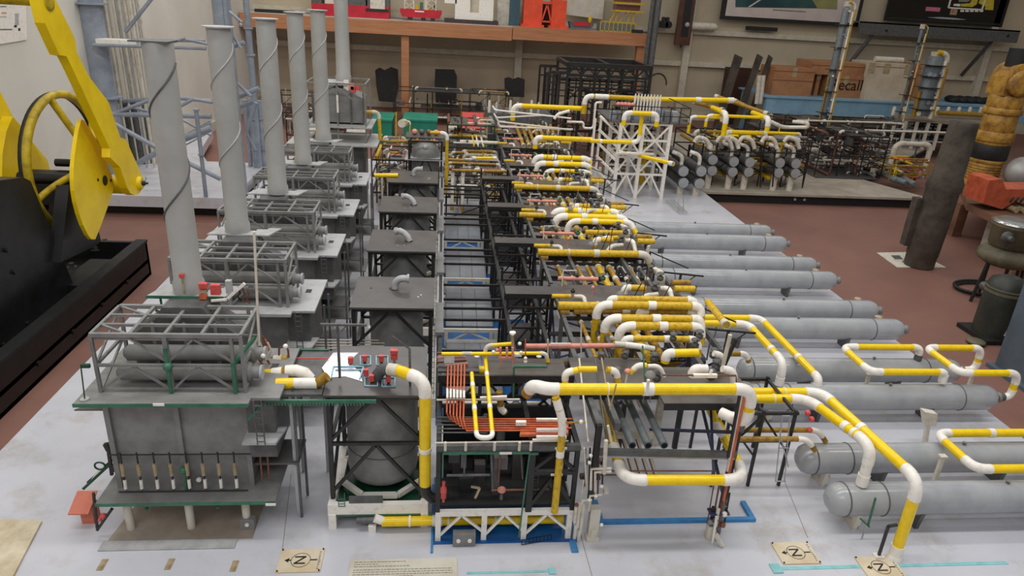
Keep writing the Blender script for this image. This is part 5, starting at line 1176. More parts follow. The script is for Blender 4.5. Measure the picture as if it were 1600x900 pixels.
# crank arm lug and pitman arm
pm = [(60, -6), (84, -6), (112, 50), (118, 64), (120, 82), (138, 118), (170, 160), (188, 215), (197, 218), (219, 268), (223, 277), (224, 287), (222, 296), (217, 303), (210, 305), (204, 302), (199, 294), (188, 262), (172, 246), (172, 232), (140, 165), (128, 138), (112, 104), (104, 88), (93, 86), (70, 36)]
pr = []
for (u, v) in pm: q = at(u, v, x=-1.64); pr.append((q.y, q.z))
pa = MB().prism(pr, 'x', -1.68, -1.64).build('pitman_arm', Y, t)
q = at(217, 286, x=-1.64); MB().lathe(q, (1, 0, 0), [(0, .036), (.01, .036), (.011, .030), (.018, .030)], 22).build('pin_boss', Y, pa)
MB().lathe(q + Vector((.018, 0, 0)), (1, 0, 0), [(0, .014), (.014, .014), (.015, .006), (.03, .006)], 6).build('pin_nut', M['blackmat'], pa)
s = MB(); s.tube([q + Vector((.025, .01, .0)), q + Vector((.03, .03, .02)), q + Vector((.03, .025, .03))], .003, 6); s.build('cotter', M['grey_lt'], pa)
b = at(200, 290, x=-1.70); MB().cyl((-1.80, b.y, b.z), (-1.69, b.y, b.z), .045, n=20).build('crank_pin', Y, t)
q = at(76, 3, x=-1.64); MB().lathe(q, (1, 0, 0), [(-.01, .035), (.006, .035), (.007, .022)], 20).build('upper_pin', M['jack_dkyellow'], pa)
# tail bearing across the top
q = at(60, -4, x=-1.70); MB().lathe((-2.4, q.y, q.z + .005), (1, 0, 0), [(0, .04), (.38, .04), (.40, .055), (.52, .055), (.54, .04), (.70, .04)], 20).build('equalizer_beam', M['jack_dkyellow'], t)
# second crank and pitman on the far side
pm = [(-70, -70), (-30, 60), (0, 142), (20, 182), (38, 206), (74, 250), (88, 300), (70, 330), (52, 300), (30, 262), (6, 205), (-20, 150), (-90, 10)]
pr = []
for (u, v) in pm: q = at(u, v, x=-2.20); pr.append((q.y, q.z))
MB().prism(pr, 'x', -2.24, -2.20).build('pitman_arm', Y, t)
leaf(-2.13, .05, [(20, 182), (10, 205), (4, 240), (3, 278), (8, 320), (40, 330), (66, 320), (74, 262), (40, 205)])
# flywheel with curved spokes
hubw = at(110, 280, x=-1.80); wc = Vector((-1.93, hubw.y - .0, hubw.z + .0))
top = at(95, 157, x=-1.93); R_ = (top.z - wc.z) * 1.0
wc = Vector((-1.93, (at(40, 260, x=-1.93).y + at(165, 275, x=-1.93).y) / 2, (top.z + at(95, 362, x=-1.93).z) / 2)); R_ = (top.z - at(95, 362, x=-1.93).z) / 2
Ry = (at(163, 275, x=-1.93).y - at(38, 262, x=-1.93).y) / 2
Rm = (R_ + Ry) / 2 if abs(R_ - Ry) < .12 else R_
TU = Vector((.05, .9987, 0)); ring = [wc + TU * (Rm * math.cos(a * PI / 28)) + Vector((0, 0, Rm * math.sin(a * PI / 28))) for a in range(56)]
w = MB().tube(ring, .020, 10, True).build('flywheel_rim', M['jack_dkyellow'], t)
prof = MB(); n = 56; vs = []; fs = []
for i in range(n):
    a = 2 * PI * i / n
    for (dx, rr_) in ((-.032, Rm + .012), (-.012, Rm + .012), (-.012, Rm - .01), (-.032, Rm - .01)): vs.append(tuple(wc + TU * (rr_ * math.cos(a)) + Vector((dx, 0, rr_ * math.sin(a)))))
for i in range(n):
    for k_ in range(4): fs.append((i * 4 + k_, i * 4 + (k_ + 1) % 4, ((i + 1) % n) * 4 + (k_ + 1) % 4, ((i + 1) % n) * 4 + k_))
prof.add(vs, fs, True); prof.build('brake_band', M['blackmat'], w)
hb = wc + Vector((.14, 0, 0))
for ang in (100, 200, 320, 30):
    a = math.radians(ang); rim = wc + TU * (Rm * math.cos(a)) + Vector((0, 0, Rm * math.sin(a))); mid = wc + TU * (Rm * .66 * math.cos(a - .12)) + Vector((.03, 0, Rm * .66 * math.sin(a - .12)))
    pts = [rim * (1 - s_) ** 2 + mid * 2 * s_ * (1 - s_) + hb * s_ ** 2 for s_ in [i / 10 for i in range(11)]]
    MB().tube(pts, .017, 10).build('spoke', M['jack_dkyellow'], w)
MB().lathe(hb + Vector((-.03, 0, 0)), (1, 0, 0), [(0, .04), (.05, .045), (.06, .03)], 18).build('hub', M['jack_dkyellow'], w)
MB().cyl((-1.99, wc.y, wc.z), (-1.76, wc.y, wc.z), .02).build('axle', K, w)
# wall poster above
s = MB(); P4 = [at(u, v, x=-2.597) for u, v in ((-80, -90), (36, -90), (41, 62), (-80, 82))]
t2 = thing('wall_poster', 'white poster with grey print on the left wall behind the pump jack', 'poster', tuple(P4[2]))
MB().prism([(p.y, p.z) for p in P4], 'x', -2.6, -2.592).build('sheet', M['white'], t2)
for (u, v, w_, h_, c_) in ((8, 46, 22, 1.5, 'rack'), (26, 30, 6, 18, 'grey_lt'), (24, 41, 4, 3, 'blackmat'), (30, 46, 3, 4, 'blackmat'), (6, 20, 8, 2, 'salmon'), (5, 10, 10, 1.5, 'grey'), (4, 26, 12, 1.2, 'grey_lt')):
    Pq = [at(u + a_ * w_ / 2, v + b_ * h_ / 2, x=-2.592) for a_, b_ in ((-1, -1), (1, -1), (1, 1), (-1, 1))]
    MB().prism([(p.y, p.z) for p in Pq], 'x', -2.592, -2.5905).build('print', M[c_], t2)

# ------------------------------------------------------------------ grey lattice tower on its platform
S = M['steel']
t = thing('lattice_tower', 'tall blue-grey lattice tower with tubular legs on the rear left platform', 'tower', (-1.9, 5.6, .05))
LZ = .05
L1, L2, L3 = Vector((-1.60, 5.20, LZ)), Vector((-1.42, 5.22, LZ)), Vector((-1.50, 6.10, LZ))
A = at(345, 312, z=.05); 
def leg(u, v, r, h=2.6, n=16, nm='leg', fl=()):
    b_ = at(u, v, z=LZ); o = MB().cyl((b_.x, b_.y, LZ), (b_.x, b_.y, h), r, n=n).build(nm, S, t)
    for z in fl: MB().cyl((b_.x, b_.y, z), (b_.x, b_.y, z + .012), r * 1.5, n=n).build('flange', S, o)
    return b_
a = leg(374, 303, .060, n=24, h=3.0, fl=())
b = leg(380, 306, .016, fl=(.35, .6, .9, 1.15)); c_ = leg(322, 308, .014, h=.66, fl=(.35, .66)); 
d = leg(401, 262, .022, h=.62, fl=(.2, .45)); d2 = leg(413, 261, .022, h=.60, fl=(.2, .45)); d3 = leg(392, 260, .020, h=.60)
e = leg(406, 262, .024, h=3, fl=(.7, .95, 1.15))
far = leg(182, 268, .085, n=24, h=3.0, nm='leg', fl=(.62, 1.28))
s = MB()
def hb_(u0, v0, u1, v1, y, r=.018, y2=None): s.tube([at(u0, v0, y=y), at(u1, v1, y=y2 or y)], r, 8)
yb = 5.25
hb_(145, 70, 322, 76, 5.6, .012); hb_(160, 62, 320, 64, 5.9, .012); hb_(255, 70, 290, 60, 5.6, .010); hb_(290, 62, 330, 70, 5.6, .010)
hb_(165, 178, 330, 182, 5.5, .018); hb_(265, 152, 330, 158, 5.9, .016); hb_(170, 160, 232, 155, 5.9, .014); hb_(178, 178, 232, 157, 5.5, .014); hb_(200, 165, 235, 176, 5.6, .012); hb_(270, 172, 302, 155, 5.6, .013); hb_(302, 155, 332, 160, 5.6, .013)
hb_(172, 190, 240, 228, 5.4, .018); hb_(240, 228, 345, 280, 5.3, .018); hb_(215, 255, 330, 192, 5.5, .020); hb_(275, 222, 330, 200, 5.3, .024)
hb_(196, 50, 240, -6, 5.9, .014); hb_(276, 183, 330, 212, 5.6, .008); hb_(280, 232, 330, 205, 5.8, .006)
hb_(345, -5, 356, 25, 5.2, .016); hb_(358, 18, 378, 35, 5.1, .010); hb_(360, 75, 382, 66, 5.3, .014); hb_(362, 155, 405, 138, 5.4, .018); hb_(366, 170, 400, 158, 5.4, .016); hb_(355, 40, 376, 75, 5.25, .010); hb_(385, 205, 400, 160, 5.3, .016); hb_(358, 118, 392, 150, 5.3, .012); hb_(386, 210, 400, 235, 5.4, .010)
hb_(374, 38, 378, 40, 5.3, .012)
s.build('lattice_brace', S, t)
P = [at(u, v, y=5.7) for u, v in ((157, 63), (208, 64), (203, 71), (153, 70))]
MB().box(P[0].x, P[1].x, 5.62, 5.75, P[0].z - .02, P[0].z + .015).build('white_shelf', M['white'], t)
t = thing('pipe_bundle', 'bundle of thin pale vertical rods leaning by the lattice tower in the wall corner', 'rods', (-2.4, 6.4, .05))
rr = random.Random(11)
for i in range(16):
    b_ = at(205 + i * 3.1, 262 - (i % 4) * 6, z=.05); b_.x = max(b_.x, -2.53)
    MB().tube([b_, (max(b_.x - .03, -2.56), b_.y, 2.6)], .007 + .005 * (i % 3 == 0), 6).build('rod', M[('white_old', 'trim', 'grey_lt')[i % 3]], t)
s = MB()
for (u, v, w_) in ((212, 190, .04), (222, 200, .04), (232, 205, .03)):
    b_ = at(u, 255, z=.05); s.cyl((b_.x, b_.y, .05), (b_.x, b_.y, .55), w_, n=12)
tag(s.build('dark_canister', M['rack']), 'dark grey canisters standing among the rods behind the lattice tower', 'canister')
# ------------------------------------------------------------------ far part of the refinery
def skid(name, label, cat, x0, x1, y0, y1, z0, h, levels, seed, pal, frame='black', nx=8, ny=6, nz=5, nv=6, r=(.006, .014), boxes=3, deck=True, bx='plate'):
    t = thing(name, label, cat, ((x0 + x1) / 2, y0, z0)); rr = random.Random(seed); F = M[frame]; w = .010
    nb = max(2, int((x1 - x0) / .22) + 1); X = [x0 + (x1 - x0) * i / (nb - 1) for i in range(nb)]
    for x in X:
        for yy in (y0, y1): MB().bar((x, yy, z0), (x, yy, z0 + h), w).build('post', F, t)
    s = MB()
    for L in range(1, levels + 1):
        z = z0 + h * L / levels
        for yy in (y0, y1): s.bar((x0, yy, z), (x1, yy, z), w)
        for x in X: s.bar((x, y0, z), (x, y1, z), w)
    s.build('level_beam', F, t)
    s = MB()
    for a, b in zip(X[:-1], X[1:]):
        L = rr.randrange(levels); za, zb = z0 + h * L / levels, z0 + h * (L + 1) / levels
        s.bar((a, y0, za), (b, y0, zb), .006)
    s.build('brace', F, t)
    if deck:
        for L in range(1, levels + 1):
            z = z0 + h * L / levels
            if rr.random() < .7: a = rr.uniform(x0, (x0 + x1) / 2); MB().box(a, rr.uniform(a + .1, x1), y0 + .01, y1 - .01, z, z + .005).build('deck', M[bx], t)
    lv = [z0 + h * (L + .15 + .7 * rr.random()) / levels for L in range(levels)] + [z0 + h + .02]
    for i in range(nx):
        c = rr.choice(pal); z = rr.choice(lv) + rr.uniform(-.02, .02); yy = rr.uniform(y0 - .01, y1); a = rr.uniform(x0, x1 - .12); b = min(x1, a + rr.uniform(.12, x1 - x0)); q = rr.uniform(*r)
        if rr.random() < .5: pipe_into(t, [(a, yy, z - .06), (a, yy, z), (b, yy, z), (b, yy, z - .05)], q, col=c, elb='white_old', n=8)
        else:
            MB().tube([(a, yy, z), (b, yy, z)], q, 8).build('pipe', M[c], t)
    for i in range(ny):
        c = rr.choice(pal); z = rr.choice(lv); x = rr.uniform(x0, x1)
        MB().tube([(x, y0 - .01, z), (x, y1, z)], rr.uniform(*r), 8).build('pipe', M[c], t)
    for i in range(nz):
        c = rr.choice(pal); x = rr.uniform(x0, x1); yy = rr.uniform(y0, y1)
        MB().tube([(x, yy, z0 + .02), (x, yy, z0 + h * rr.uniform(.5, 1.15))], rr.uniform(r[0] * .5, r[1] * .7), 8).build('riser', M[c], t)
    for i in range(nv):
        valve(t, (rr.uniform(x0, x1), rr.uniform(y0 - .01, y0 + (y1 - y0) * .4), rr.choice(lv) + .02), rr.uniform(.008, .013), rr.choice(['white_old', 'rack', 'plate']), rr.random() < .5)
    for i in range(boxes):
        x = rr.uniform(x0 + .02, x1 - .06); L = rr.randrange(levels); z = z0 + h * L / levels + .006; yy = rr.uniform(y0 + .01, (y0 + y1) / 2)
        MB().box(x, x + rr.uniform(.04, .09), yy, yy + .06, z, z + rr.uniform(.03, .08)).build('equipment_box', M[rr.choice([bx, 'grey_dk', 'black'])], t)
    return t
PM = ['white_old', 'white_old', 'yellow_dull', 'yellow_old', 'rack', 'copper', 'plate', 'grey']
# between the reactor row end and the wide rack
skid('piping_module', 'dense low piping module behind the fifth exchanger bay, white and ochre pipes', 'piping module', .04, .45, 4.88, 5.25, 0, .32, 2, 21, PM, nx=14, ny=8, nz=8, nv=10)
skid('piping_module', 'dense piping module with white droppers one row farther than the ochre one', 'piping module', .02, .45, 5.45, 5.85, 0, .40, 3, 22, PM, nx=16, ny=8, nz=10, nv=12)
skid('piping_module', 'far piping module with dark green roof beam and small valves under it', 'piping module', .05, .45, 6.1, 6.5, 0, .46, 3, 23, PM, frame='darkgreen', nx=14, ny=6, nz=10, nv=10)
skid('piping_module', 'small crowded module of red-brown and white pipes left of the domed reactor', 'piping module', -.50, -.25, 5.1, 5.5, 0, .36, 3, 24, PM + ['salmon', 'navy'], nx=12, ny=5, nz=7, nv=9)
skid('piping_module', 'far left module of grey drums and valves in front of the green case', 'piping module', -.52, -.02, 5.9, 6.3, 0, .30, 2, 25, PM + ['grey', 'salmon'], nx=10, ny=5, nz=8, nv=9)
pipe('long slender yellow downpipe standing beside the domed reactor', walk(at(697, 302, y=4.80), ('z', ('v', 208)), ('x', ('u', 672))), .0115, col='yellow_old', elb='white', R=.04)
pipe('short yellow pipe on white posts between the fourth furnace and reactor rows', [at(585, 274, y=4.25), at(622, 274, y=4.25)], .013, col='yellow')
s = MB(); 
for u in (597, 606): q = at(u, 276, y=4.25); s.bar(q, (q.x, q.y, 0), .012)
tag(s.build('post_pair', M['white_old']), 'pair of white posts carrying the short yellow pipe between the rows', 'post')
pipe('yellow hooped pipe beside the far furnace', [at(572, 175, y=4.9), at(592, 175, y=4.9), at(594, 218, y=4.9)], .012, col='yellow_old', elb='white_old')
pipe('yellow hooped pipe left of the far furnace, half hidden by a stack', [at(500, 172, y=5.0), at(494, 172, y=5.0), at(494, 212, y=5.0)], .012, col='yellow', elb='yellow_dull')
pipe('long ochre pipe crossing in front of the domed reactor', [at(578, 220, y=5.1), at(652, 222, y=5.1)], .009, col='yellow_dull')
pipe('thin yellow post with a curved top by the green case', [at(619, 215, y=6.0), at(619, 175, y=6.0)], .006, col='yellow_old')
pipe('small yellow hoop by the round cream drum', [at(640, 215, y=6.0), at(641, 190, y=6.0), at(632, 189, y=6.0)], .006, col='yellow_old', R=.02)
tag(MB().cyl(at(628, 193, y=6.2), at(632, 192, y=6.5), .035, n=18).build('cream_drum', M['white_old']), 'round cream drum end facing the camera near the green case', 'drum')
for u, v in ((706, 276), (722, 276)): pipe('one of two white and ochre droppers side by side at the rack start, %s one' % ('left' if u == 706 else 'right'), walk(at(u, 328, y=4.75), ('z', ('v', 270))), .011, col='white', ends=('yellow_dull', 'white_old'))
pipe('long ochre pipe above the two white droppers', [at(706, 266, y=4.8), at(800, 268, y=4.8)], .010, col='yellow_dull', elb='white_old', bands=((0, .5, .02),))
pipe('yellow pipe segment with white ends in the middle of the far clutter', [at(738, 247, y=5.2), at(776, 247, y=5.2)], .011, col='yellow', ends=('white', 'white'))
# fifth-row platform left of the wide rack end
# ---- far continuation of the wide rack
t = rack_bay(4.87, 'sixth pipe rack bay, below the far triple yellow loops', x1=1.02)
t = rack_bay(5.50, 'seventh pipe rack bay with ochre pipes beside the white tower', x1=1.02)
t = rack_bay(6.10, 'last pipe rack bay under white guard rails at the far end', x1=1.02)
pipe('long yellow pipe with white elbow leading from the far racks to the white tower', walk(at(836, 232, y=5.45), ('z', ('v', 215)), ('x', ('u', 925))), .020, col='yellow', elb='white', R=.06)
pipe('slimmer yellow pipe crossing the white tower to an upright branch', walk(at(922, 220, y=5.42), ('x', ('u', 998)), ('z', ('v', 180))), .016, col='yellow', elb='white', R=.05, bands=((0, .25, .02),))
pipe('white inverted U pipe with yellow crown on the front of the white tower', walk(at(974, 196, y=5.38), ('z', ('v', 176)), ('x', ('u', 1028)), ('z', ('v', 198))), .018, col='yellow', elb='white', R=.10)
pipe('yellow pipe with a white tip jutting from the middle of the white tower', [at(966, 238, y=5.59), at(990, 241, y=5.59), at(1052, 256, y=5.2)], .016, col='yellow', elb='white', ends=('white', 'white'))
pipe('white curved return pipe around the middle of the white tower', [at(1020, 241, y=5.6), at(990, 240, y=5.45), at(965, 240, y=5.6)], .012, col='white', elb='white')
pipe('high yellow header with white elbow at the far end of the racks', walk(at(801, 188, y=6.3), ('z', ('v', 165)), ('x', ('u', 910))), .022, col='yellow', elb='white', R=.07)
pipe('yellow riser joining the high header to the white tower top', walk(at(912, 178, y=6.25), ('z', ('v', 150)), ('x', ('u', 1000))), .021, col='yellow_old', elb='white', R=.06, bands=((1, .2, .12),))
pipe('long high yellow pipe right of the white tower ending in a white cap', [at(1000, 155, y=6.6), at(1146, 157, y=6.6)], .024, col='yellow', ends=(None, 'white'), bands=((0, .62, .05),))
for i, (u0, v0, u1, v1) in enumerate(((770, 172, 892, 185), (775, 190, 893, 203), (778, 198, 895, 202), (772, 184, 850, 180))):
    pipe('white guard pipe over the far rack, %s of four' % ('topmost', 'second', 'third', 'lowest')[i], [at(u0, v0 - 6, y=6.2), at(u0 + 4, v0, y=6.0), at(u1, v1, y=6.0)], .007, col='white', elb='white', cat='rail')
pipe('white stepped pipe between the far racks and the white tower', walk(at(886, 190, y=6.0), ('x', ('u', 912)), ('z', ('v', 200)), ('x', ('u', 927)), ('z', ('v', 160)), ('x', ('u', 940))), .009, col='white', elb='white')
pipe('short white elbow pipe lying over the far rack', [at(866, 186, y=5.9), at(872, 178, y=5.9), at(890, 173, y=5.9)], .012, col='white', elb='white')
for i in range(7):
    u = 806 + i * 9; pipe('ochre oblique pipe in the far rack row, %s from the left' % ORD[i].replace('nearest', 'first'), [at(u, 196, z=.42), at(u + 12, 228, z=.42)], .014, col='yellow_dull', elb='white_old', ends=(None, 'white_old'))
# ---- white lattice tower
x0_, x1_, ya, yb, H_ = 1.37, 1.86, 5.62, 5.95, .62
xm = (x0_ + x1_) / 2
t = thing('white_tower', 'white lattice tower carrying a grey equipment deck', 'tower', (1.6, 5.7, 0)); Wm = M['white']
skid('piping_module', 'dark crowded module standing inside and behind the white tower', 'piping module', 1.5, 1.98, 6.22, 6.6, 0, .5, 4, 61, ['black', 'plate', 'rack', 'yellow_dull', 'white_old'], nx=12, ny=6, nz=10, nv=6, boxes=10)
t_ = None
for yy in (ya, yb):
    for x in (x0_ + .06, xm, x1_ - .02): MB().bar((x, yy, 0), (x, yy, H_), .027).build('column', Wm, t)
s = MB()
for yy in (ya, yb):
    for z in (.20, .34, .48, .61): s.bar((x0_ + .06, yy, z), (x1_ - .02, yy, z), .016)
for z in (.34, .61):
    for x in (x0_ + .06, x1_ - .02): s.bar((x, ya, z), (x, yb, z), .022)
s.build('girt', Wm, t)
s = MB()
for yy in (ya, yb):
    for a, b in ((x0_ + .06, xm), (xm, x1_ - .02)):
        m_ = (a + b) / 2
        s.bar((a, yy, .61), (m_, yy, .48), .014); s.bar((b, yy, .61), (m_, yy, .48), .014); s.bar((m_, yy, .48), (a, yy, .36), .014); s.bar((m_, yy, .48), (b, yy, .36), .014)
        s.bar((a, yy, .21), (m_, yy, .34), .014); s.bar((b, yy, .21), (m_, yy, .34), .014); s.bar((a, yy, 0.01), (m_, yy, .20), .014); s.bar((b, yy, .01), (m_, yy, .20), .014)
for k_ in range(5):
    z = .08 + k_ * .11; s.bar((x0_ + .06, ya, z), (x0_ - .06, ya + .25, z + .10), .016)
for x in (x0_ - .05, x0_ - .10): s.bar((x, ya + .25, 0), (x, ya + .25, .6), .018)
s.build('brace', Wm, t)
MB().box(x0_ - .03, x1_ + .12, ya - .02, yb + .25, H_, H_ + .01).build('deck', M['grey_dk'], t)
rr = random.Random(4)
for i in range(9):
    x = x0_ - .02 + i * .064; MB().box(x, x + .045, ya + .05, ya + .11, H_ + .01, H_ + .06 + rr.random() * .04).build('cabinet', M[('steel', 'grey', 'grey_lt')[i % 3]], t)
s = MB()
for x in [x0_ - .03 + i * .08 for i in range(9)]: s.bar((x, ya - .02, H_), (x, ya - .02, H_ + .13), .006)
for z in (.06, .13): s.bar((x0_ - .03, ya - .02, H_ + z), (x1_ + .12, ya - .02, H_ + z), .006); s.bar((x1_ + .12, ya - .02, H_ + z), (x1_ + .12, yb + .25, H_ + z), .006)
s.build('guard_rail', M['black'], t)
for i in range(9): x = x0_ + .30 + i * .028; MB().lathe((x, yb + .22, H_ + .01), (0, 0, 1), [(0, .007), (.12, .010), (.15, .004)], 8).build('insulator', M['white'], t)
for i in range(5): x = 1.42 + i * .03; MB().ball((x, ya + .12, H_ + .12), .02).build('pink_fitting', M['salmon'], t)
for i, (u, v) in enumerate(((950, 245), (985, 270), (1005, 262), (1015, 250))): q = at(u, v, y=6.1); MB().lathe((q.x, q.y, 0), (0, 0, 1), [(0, .03), (.3, .03), (.34, .015)], 12).build('inner_drum', M[('grey', 'grey_lt', 'yellow_old', 'grey')[i]], t)
# grey deck sheet under it, small folded rails on board
t = thing('wire_rails', 'small folded grey wire rails lying on the white board near the white tower', 'rails', tuple(at(1055, 320, z=0)))
s = MB(); 
for i in range(4): s.bar(at(1040 + i * 4, 312, z=.02), at(1062 + i * 4, 332, z=.02), .006)
for u in (1060, 1068): s.bar(at(u, 330, z=0), at(u, 308, y=at(u, 330, z=0).y), .006)
s.build('rail', M['grey_lt'], t)
# ---- dark skid of twin drums, right rear
t = skid('piping_module', 'black-framed module behind the pairs of grey drum ends', 'piping module', 2.25, 3.35, 6.15, 6.7, 0, .42, 3, 31, ['yellow_old', 'yellow', 'white_old', 'yellow_dull', 'plate', 'grey', 'black'], nx=26, ny=12, nz=12, nv=14, r=(.01, .02), boxes=8)
drums = [(1068, 268, 5.72, .9), (1068, 286, 5.72, .9), (1096, 268, 5.68, .9), (1093, 287, 5.68, .9), (1114, 250, 5.98, .5), (1113, 267, 5.98, .5), (1147, 253, 5.98, .4), (1145, 269, 5.98, .4), (1172, 254, 5.98, .4), (1170, 269, 5.98, .4), (1219, 255, 5.98, .4), (1217, 270, 5.98, .4), (1244, 256, 5.98, .4), (1243, 271, 5.98, .4)]
nm_ = ['first', 'second', 'third', 'fourth', 'fifth', 'sixth', 'seventh']
for i, (u, v, y, L) in enumerate(drums):
    c = at(u, v, y=y); t = thing('end_drum', 'grey drum with flat round end, %s one of the %s pair from the left' % ('upper' if i % 2 == 0 else 'lower', nm_[i // 2]), 'drum', (c.x, c.y, c.z))
    MB().lathe(c, (0, 1, 0), [(0, .042), (.004, .046), (.05, .046), (.052, .040), (.12, .040), (L, .040)], 22).build('shell', M['grey_dk'], t)
    MB().cyl((c.x, c.y - .002, c.z), (c.x, c.y + .002, c.z), .043, n=22).build('end_plate', M['tank'], t)
    if i % 2: MB().cyl((c.x, c.y + .06, 0), (c.x, c.y + .06, c.z - .03), .028).build('white_foot', M['white_old'], t)
    else:
        pipe_into(t, [(c.x, c.y + .08, c.z + .03), (c.x, c.y + .08, c.z + .12), (c.x - .08, c.y + .12, c.z + .14)], .016, col='white', elb='white_old', n=8)
# yellow goosenecks
for i, (u0, u1, vt, vb) in enumerate(((1075, 1128, 182, 208), (1102, 1192, 180, 198), (1133, 1196, 206, 218))):
    pipe('%s yellow gooseneck pipe above the drum ends' % ('left', 'long middle', 'lower right')[i], walk(at(u0, vb, y=6.1), ('z', ('v', vt)), ('x', ('u', u1)), ('z', ('v', vt + 8))), .014 if i < 2 else .02, col='yellow', elb='white')
for i, (u, vt, vb) in enumerate(((1130, 178, 212), (1198, 186, 205))):
    pipe('thick yellow standpipe with white top above the drum ends, %s one' % ('left', 'right')[i], walk(at(u, vb, y=5.95), ('z', ('v', vt)), ('y', 6.3)), .022, col='yellow', elb='white')
for i, (pts) in enumerate((((1118, 150), (1200, 178)), ((1085, 160), (1130, 172)), ((1148, 157), (1200, 183)))):
    pipe('slanting dull yellow pipe over the black module, %s of three' % ('upper', 'short', 'right')[i], [at(*pts[0], y=6.9), at(*pts[1], y=6.3)], .018, col='yellow_dull', ends=('white_old', 'white_old'))
for i in range(6):
    u = (1085, 1120, 1130, 1155, 1190, 1225)[i]; pipe('white bent pipe over the drum row, %s from the left' % nm_[i], [at(u, 222, y=6.0), at(u + 5, 214, y=6.0), at(u + 20, 218, y=6.0), at(u + 24, 232, y=6.0)], .017, col='white_old' if i % 2 else 'white', elb='white_old', R=.05)
s = MB()
for (u0, v0, u1, v1) in ((1190, 232, 1188, 293), (1211, 234, 1207, 292), (1190, 238, 1210, 238), (1195, 262, 1208, 262), (1265, 222, 1254, 288), (1101, 236, 1268, 240)): s.bar(at(u0, v0, y=5.97), at(u1, v1, y=5.97), .010)
tag(s.build('black_stand', M['black']), 'black open stand and rail in front of the round drum ends', 'stand')
# ---- dark process skids farther right
PB_ = ['white_old', 'rack', 'copper', 'copper', 'plate', 'black', 'grey']
a = at(1272, 276, z=0)
skid('process_skid', 'dark crowded process skid with brown wires right of the drum row', 'process skid', 3.72, 4.42, 6.65, 7.2, .012, .40, 4, 41, PB_, nx=26, ny=12, nz=18, nv=18, boxes=8)
tag(MB().box(3.70, 4.36, 6.58, 7.2, .0, .012).build('skid_base', M['plate']), 'dark base plate under the crowded process skid', 'base')
skid('process_skid', 'tall dark process skid behind, below the cardboard boxes', 'process skid', 3.45, 5.1, 7.5, 7.9, 0, .42, 4, 42, PB_ + ['white_old', 'white'], nx=30, ny=8, nz=18, nv=18, boxes=8)
skid('process_skid', 'small yellow and orange wired skid at the edge of the right platform', 'process skid', 4.45, 4.95, 6.55, 6.9, 0, .16, 2, 43, ['yellow', 'yellow_old', 'yellow_dull', 'white_old', 'grey', 'pipegrey', 'orange'], frame='yellow_dull', nx=12, ny=8, nz=8, nv=10, boxes=3, deck=False)
for i, (u0, v0, u1, v1) in enumerate(((1384, 274, 1415, 286), (1396, 270, 1428, 288), (1372, 268, 1400, 282))):
    a, b = at(u0, v0, z=.03), at(u1, v1, z=.03); tag(MB().lathe(a, b - a, [(0, .02), (.01, .028), ((b - a).length - .01, .028), ((b - a).length, .018)], 14).build('small_drum', M['pipegrey']), 'slate grey drum lying on the right platform edge, %s of three' % ('middle', 'right', 'left')[i], 'drum')
t = thing('deck_table', 'long grey slab on slanting white posts, right of the two tall columns', 'deck', (6.2, 8.8, 0))
A4 = [at(u, v, z=.36) for u, v in ((1400, 184), (1550, 196), (1542, 183), (1395, 177))]
MB().prism([(p.x, p.y) for p in A4], 'z', .33, .36).build('slab', mat('weathered_slab', (150, 138, 122), .7, col2=(128, 116, 100), scale=8), t)
for i in range(9):
    q = A4[0].lerp(A4[1], i / 8.5); MB().bar((q.x, q.y, 0), (q.x, q.y, .33), .03).build('post', M['white_old'], t)
    q2 = at(1402 + i * 17, 182, z=.36); MB().lathe((q2.x, q2.y + .1, .36), (0, 0, 1), [(0, .022), (.10, .022), (.11, .012)], 10).build('peg', M['white_old'], t)
MB().tube([at(1465, 176, z=.42), at(1545, 180, z=.42)], .03, 8).build('yellow_pipe', M['yellow_dull'], t)
for z in (.1, .22): MB().bar((A4[0].x, A4[0].y + .05, z), (A4[1].x, A4[1].y + .05, z), .02).build('rail', M['grey_lt'], t)
skid('process_skid', 'dark clutter of pipes beneath the grey slab and its white posts', 'process skid', 5.9, 7.1, 8.75, 9.1, 0, .28, 3, 44, PB_ + ['navy'], nx=20, ny=6, nz=12, nv=12, boxes=6)
pipe('thick white bent pipe leading down at the right of the dark skids', walk((at(1450, 245, y=7.3).x, 7.3, 0), ('z', ('v', 226)), ('x', ('u', 1400)), ('z', 0.0)), .028, col='white_old', elb='white_old')
pipe('white pipe post at the left end of the dark skids', walk(at(1275, 265, z=.0), ('z', ('v', 235)), ('x', ('u', 1262))), .026, col='white_old', elb='white_old')
tp = pipe('long thin white rail pipe across the top of the dark skids', [at(1245, 188, y=7.4), at(1395, 192, y=7.4)], .010, col='white_old')
for u in (1262, 1330, 1385): q = at(u, 190, y=7.4); MB().bar((q.x, 7.4, 0), (q.x, 7.4, q.z), .012).build('stand', M['rack'], tp)
tp = pipe('second thin white rail pipe below the first on the dark skids', [at(1270, 201, y=7.3), at(1500, 208, y=7.3)], .011, col='white_old')
for u in (1290, 1365, 1440): q = at(u, 204, y=7.3); MB().bar((q.x, 7.3, 0), (q.x, 7.3, q.z), .012).build('stand', M['rack'], tp)
pipe('looped white pipe left of the tallest column foot', [at(1205, 190, y=6.9), at(1222, 199, y=6.9), at(1262, 199, y=6.9), at(1262, 192, y=6.9), at(1240, 190, y=7.1)], .018, col='white', elb='white_old')
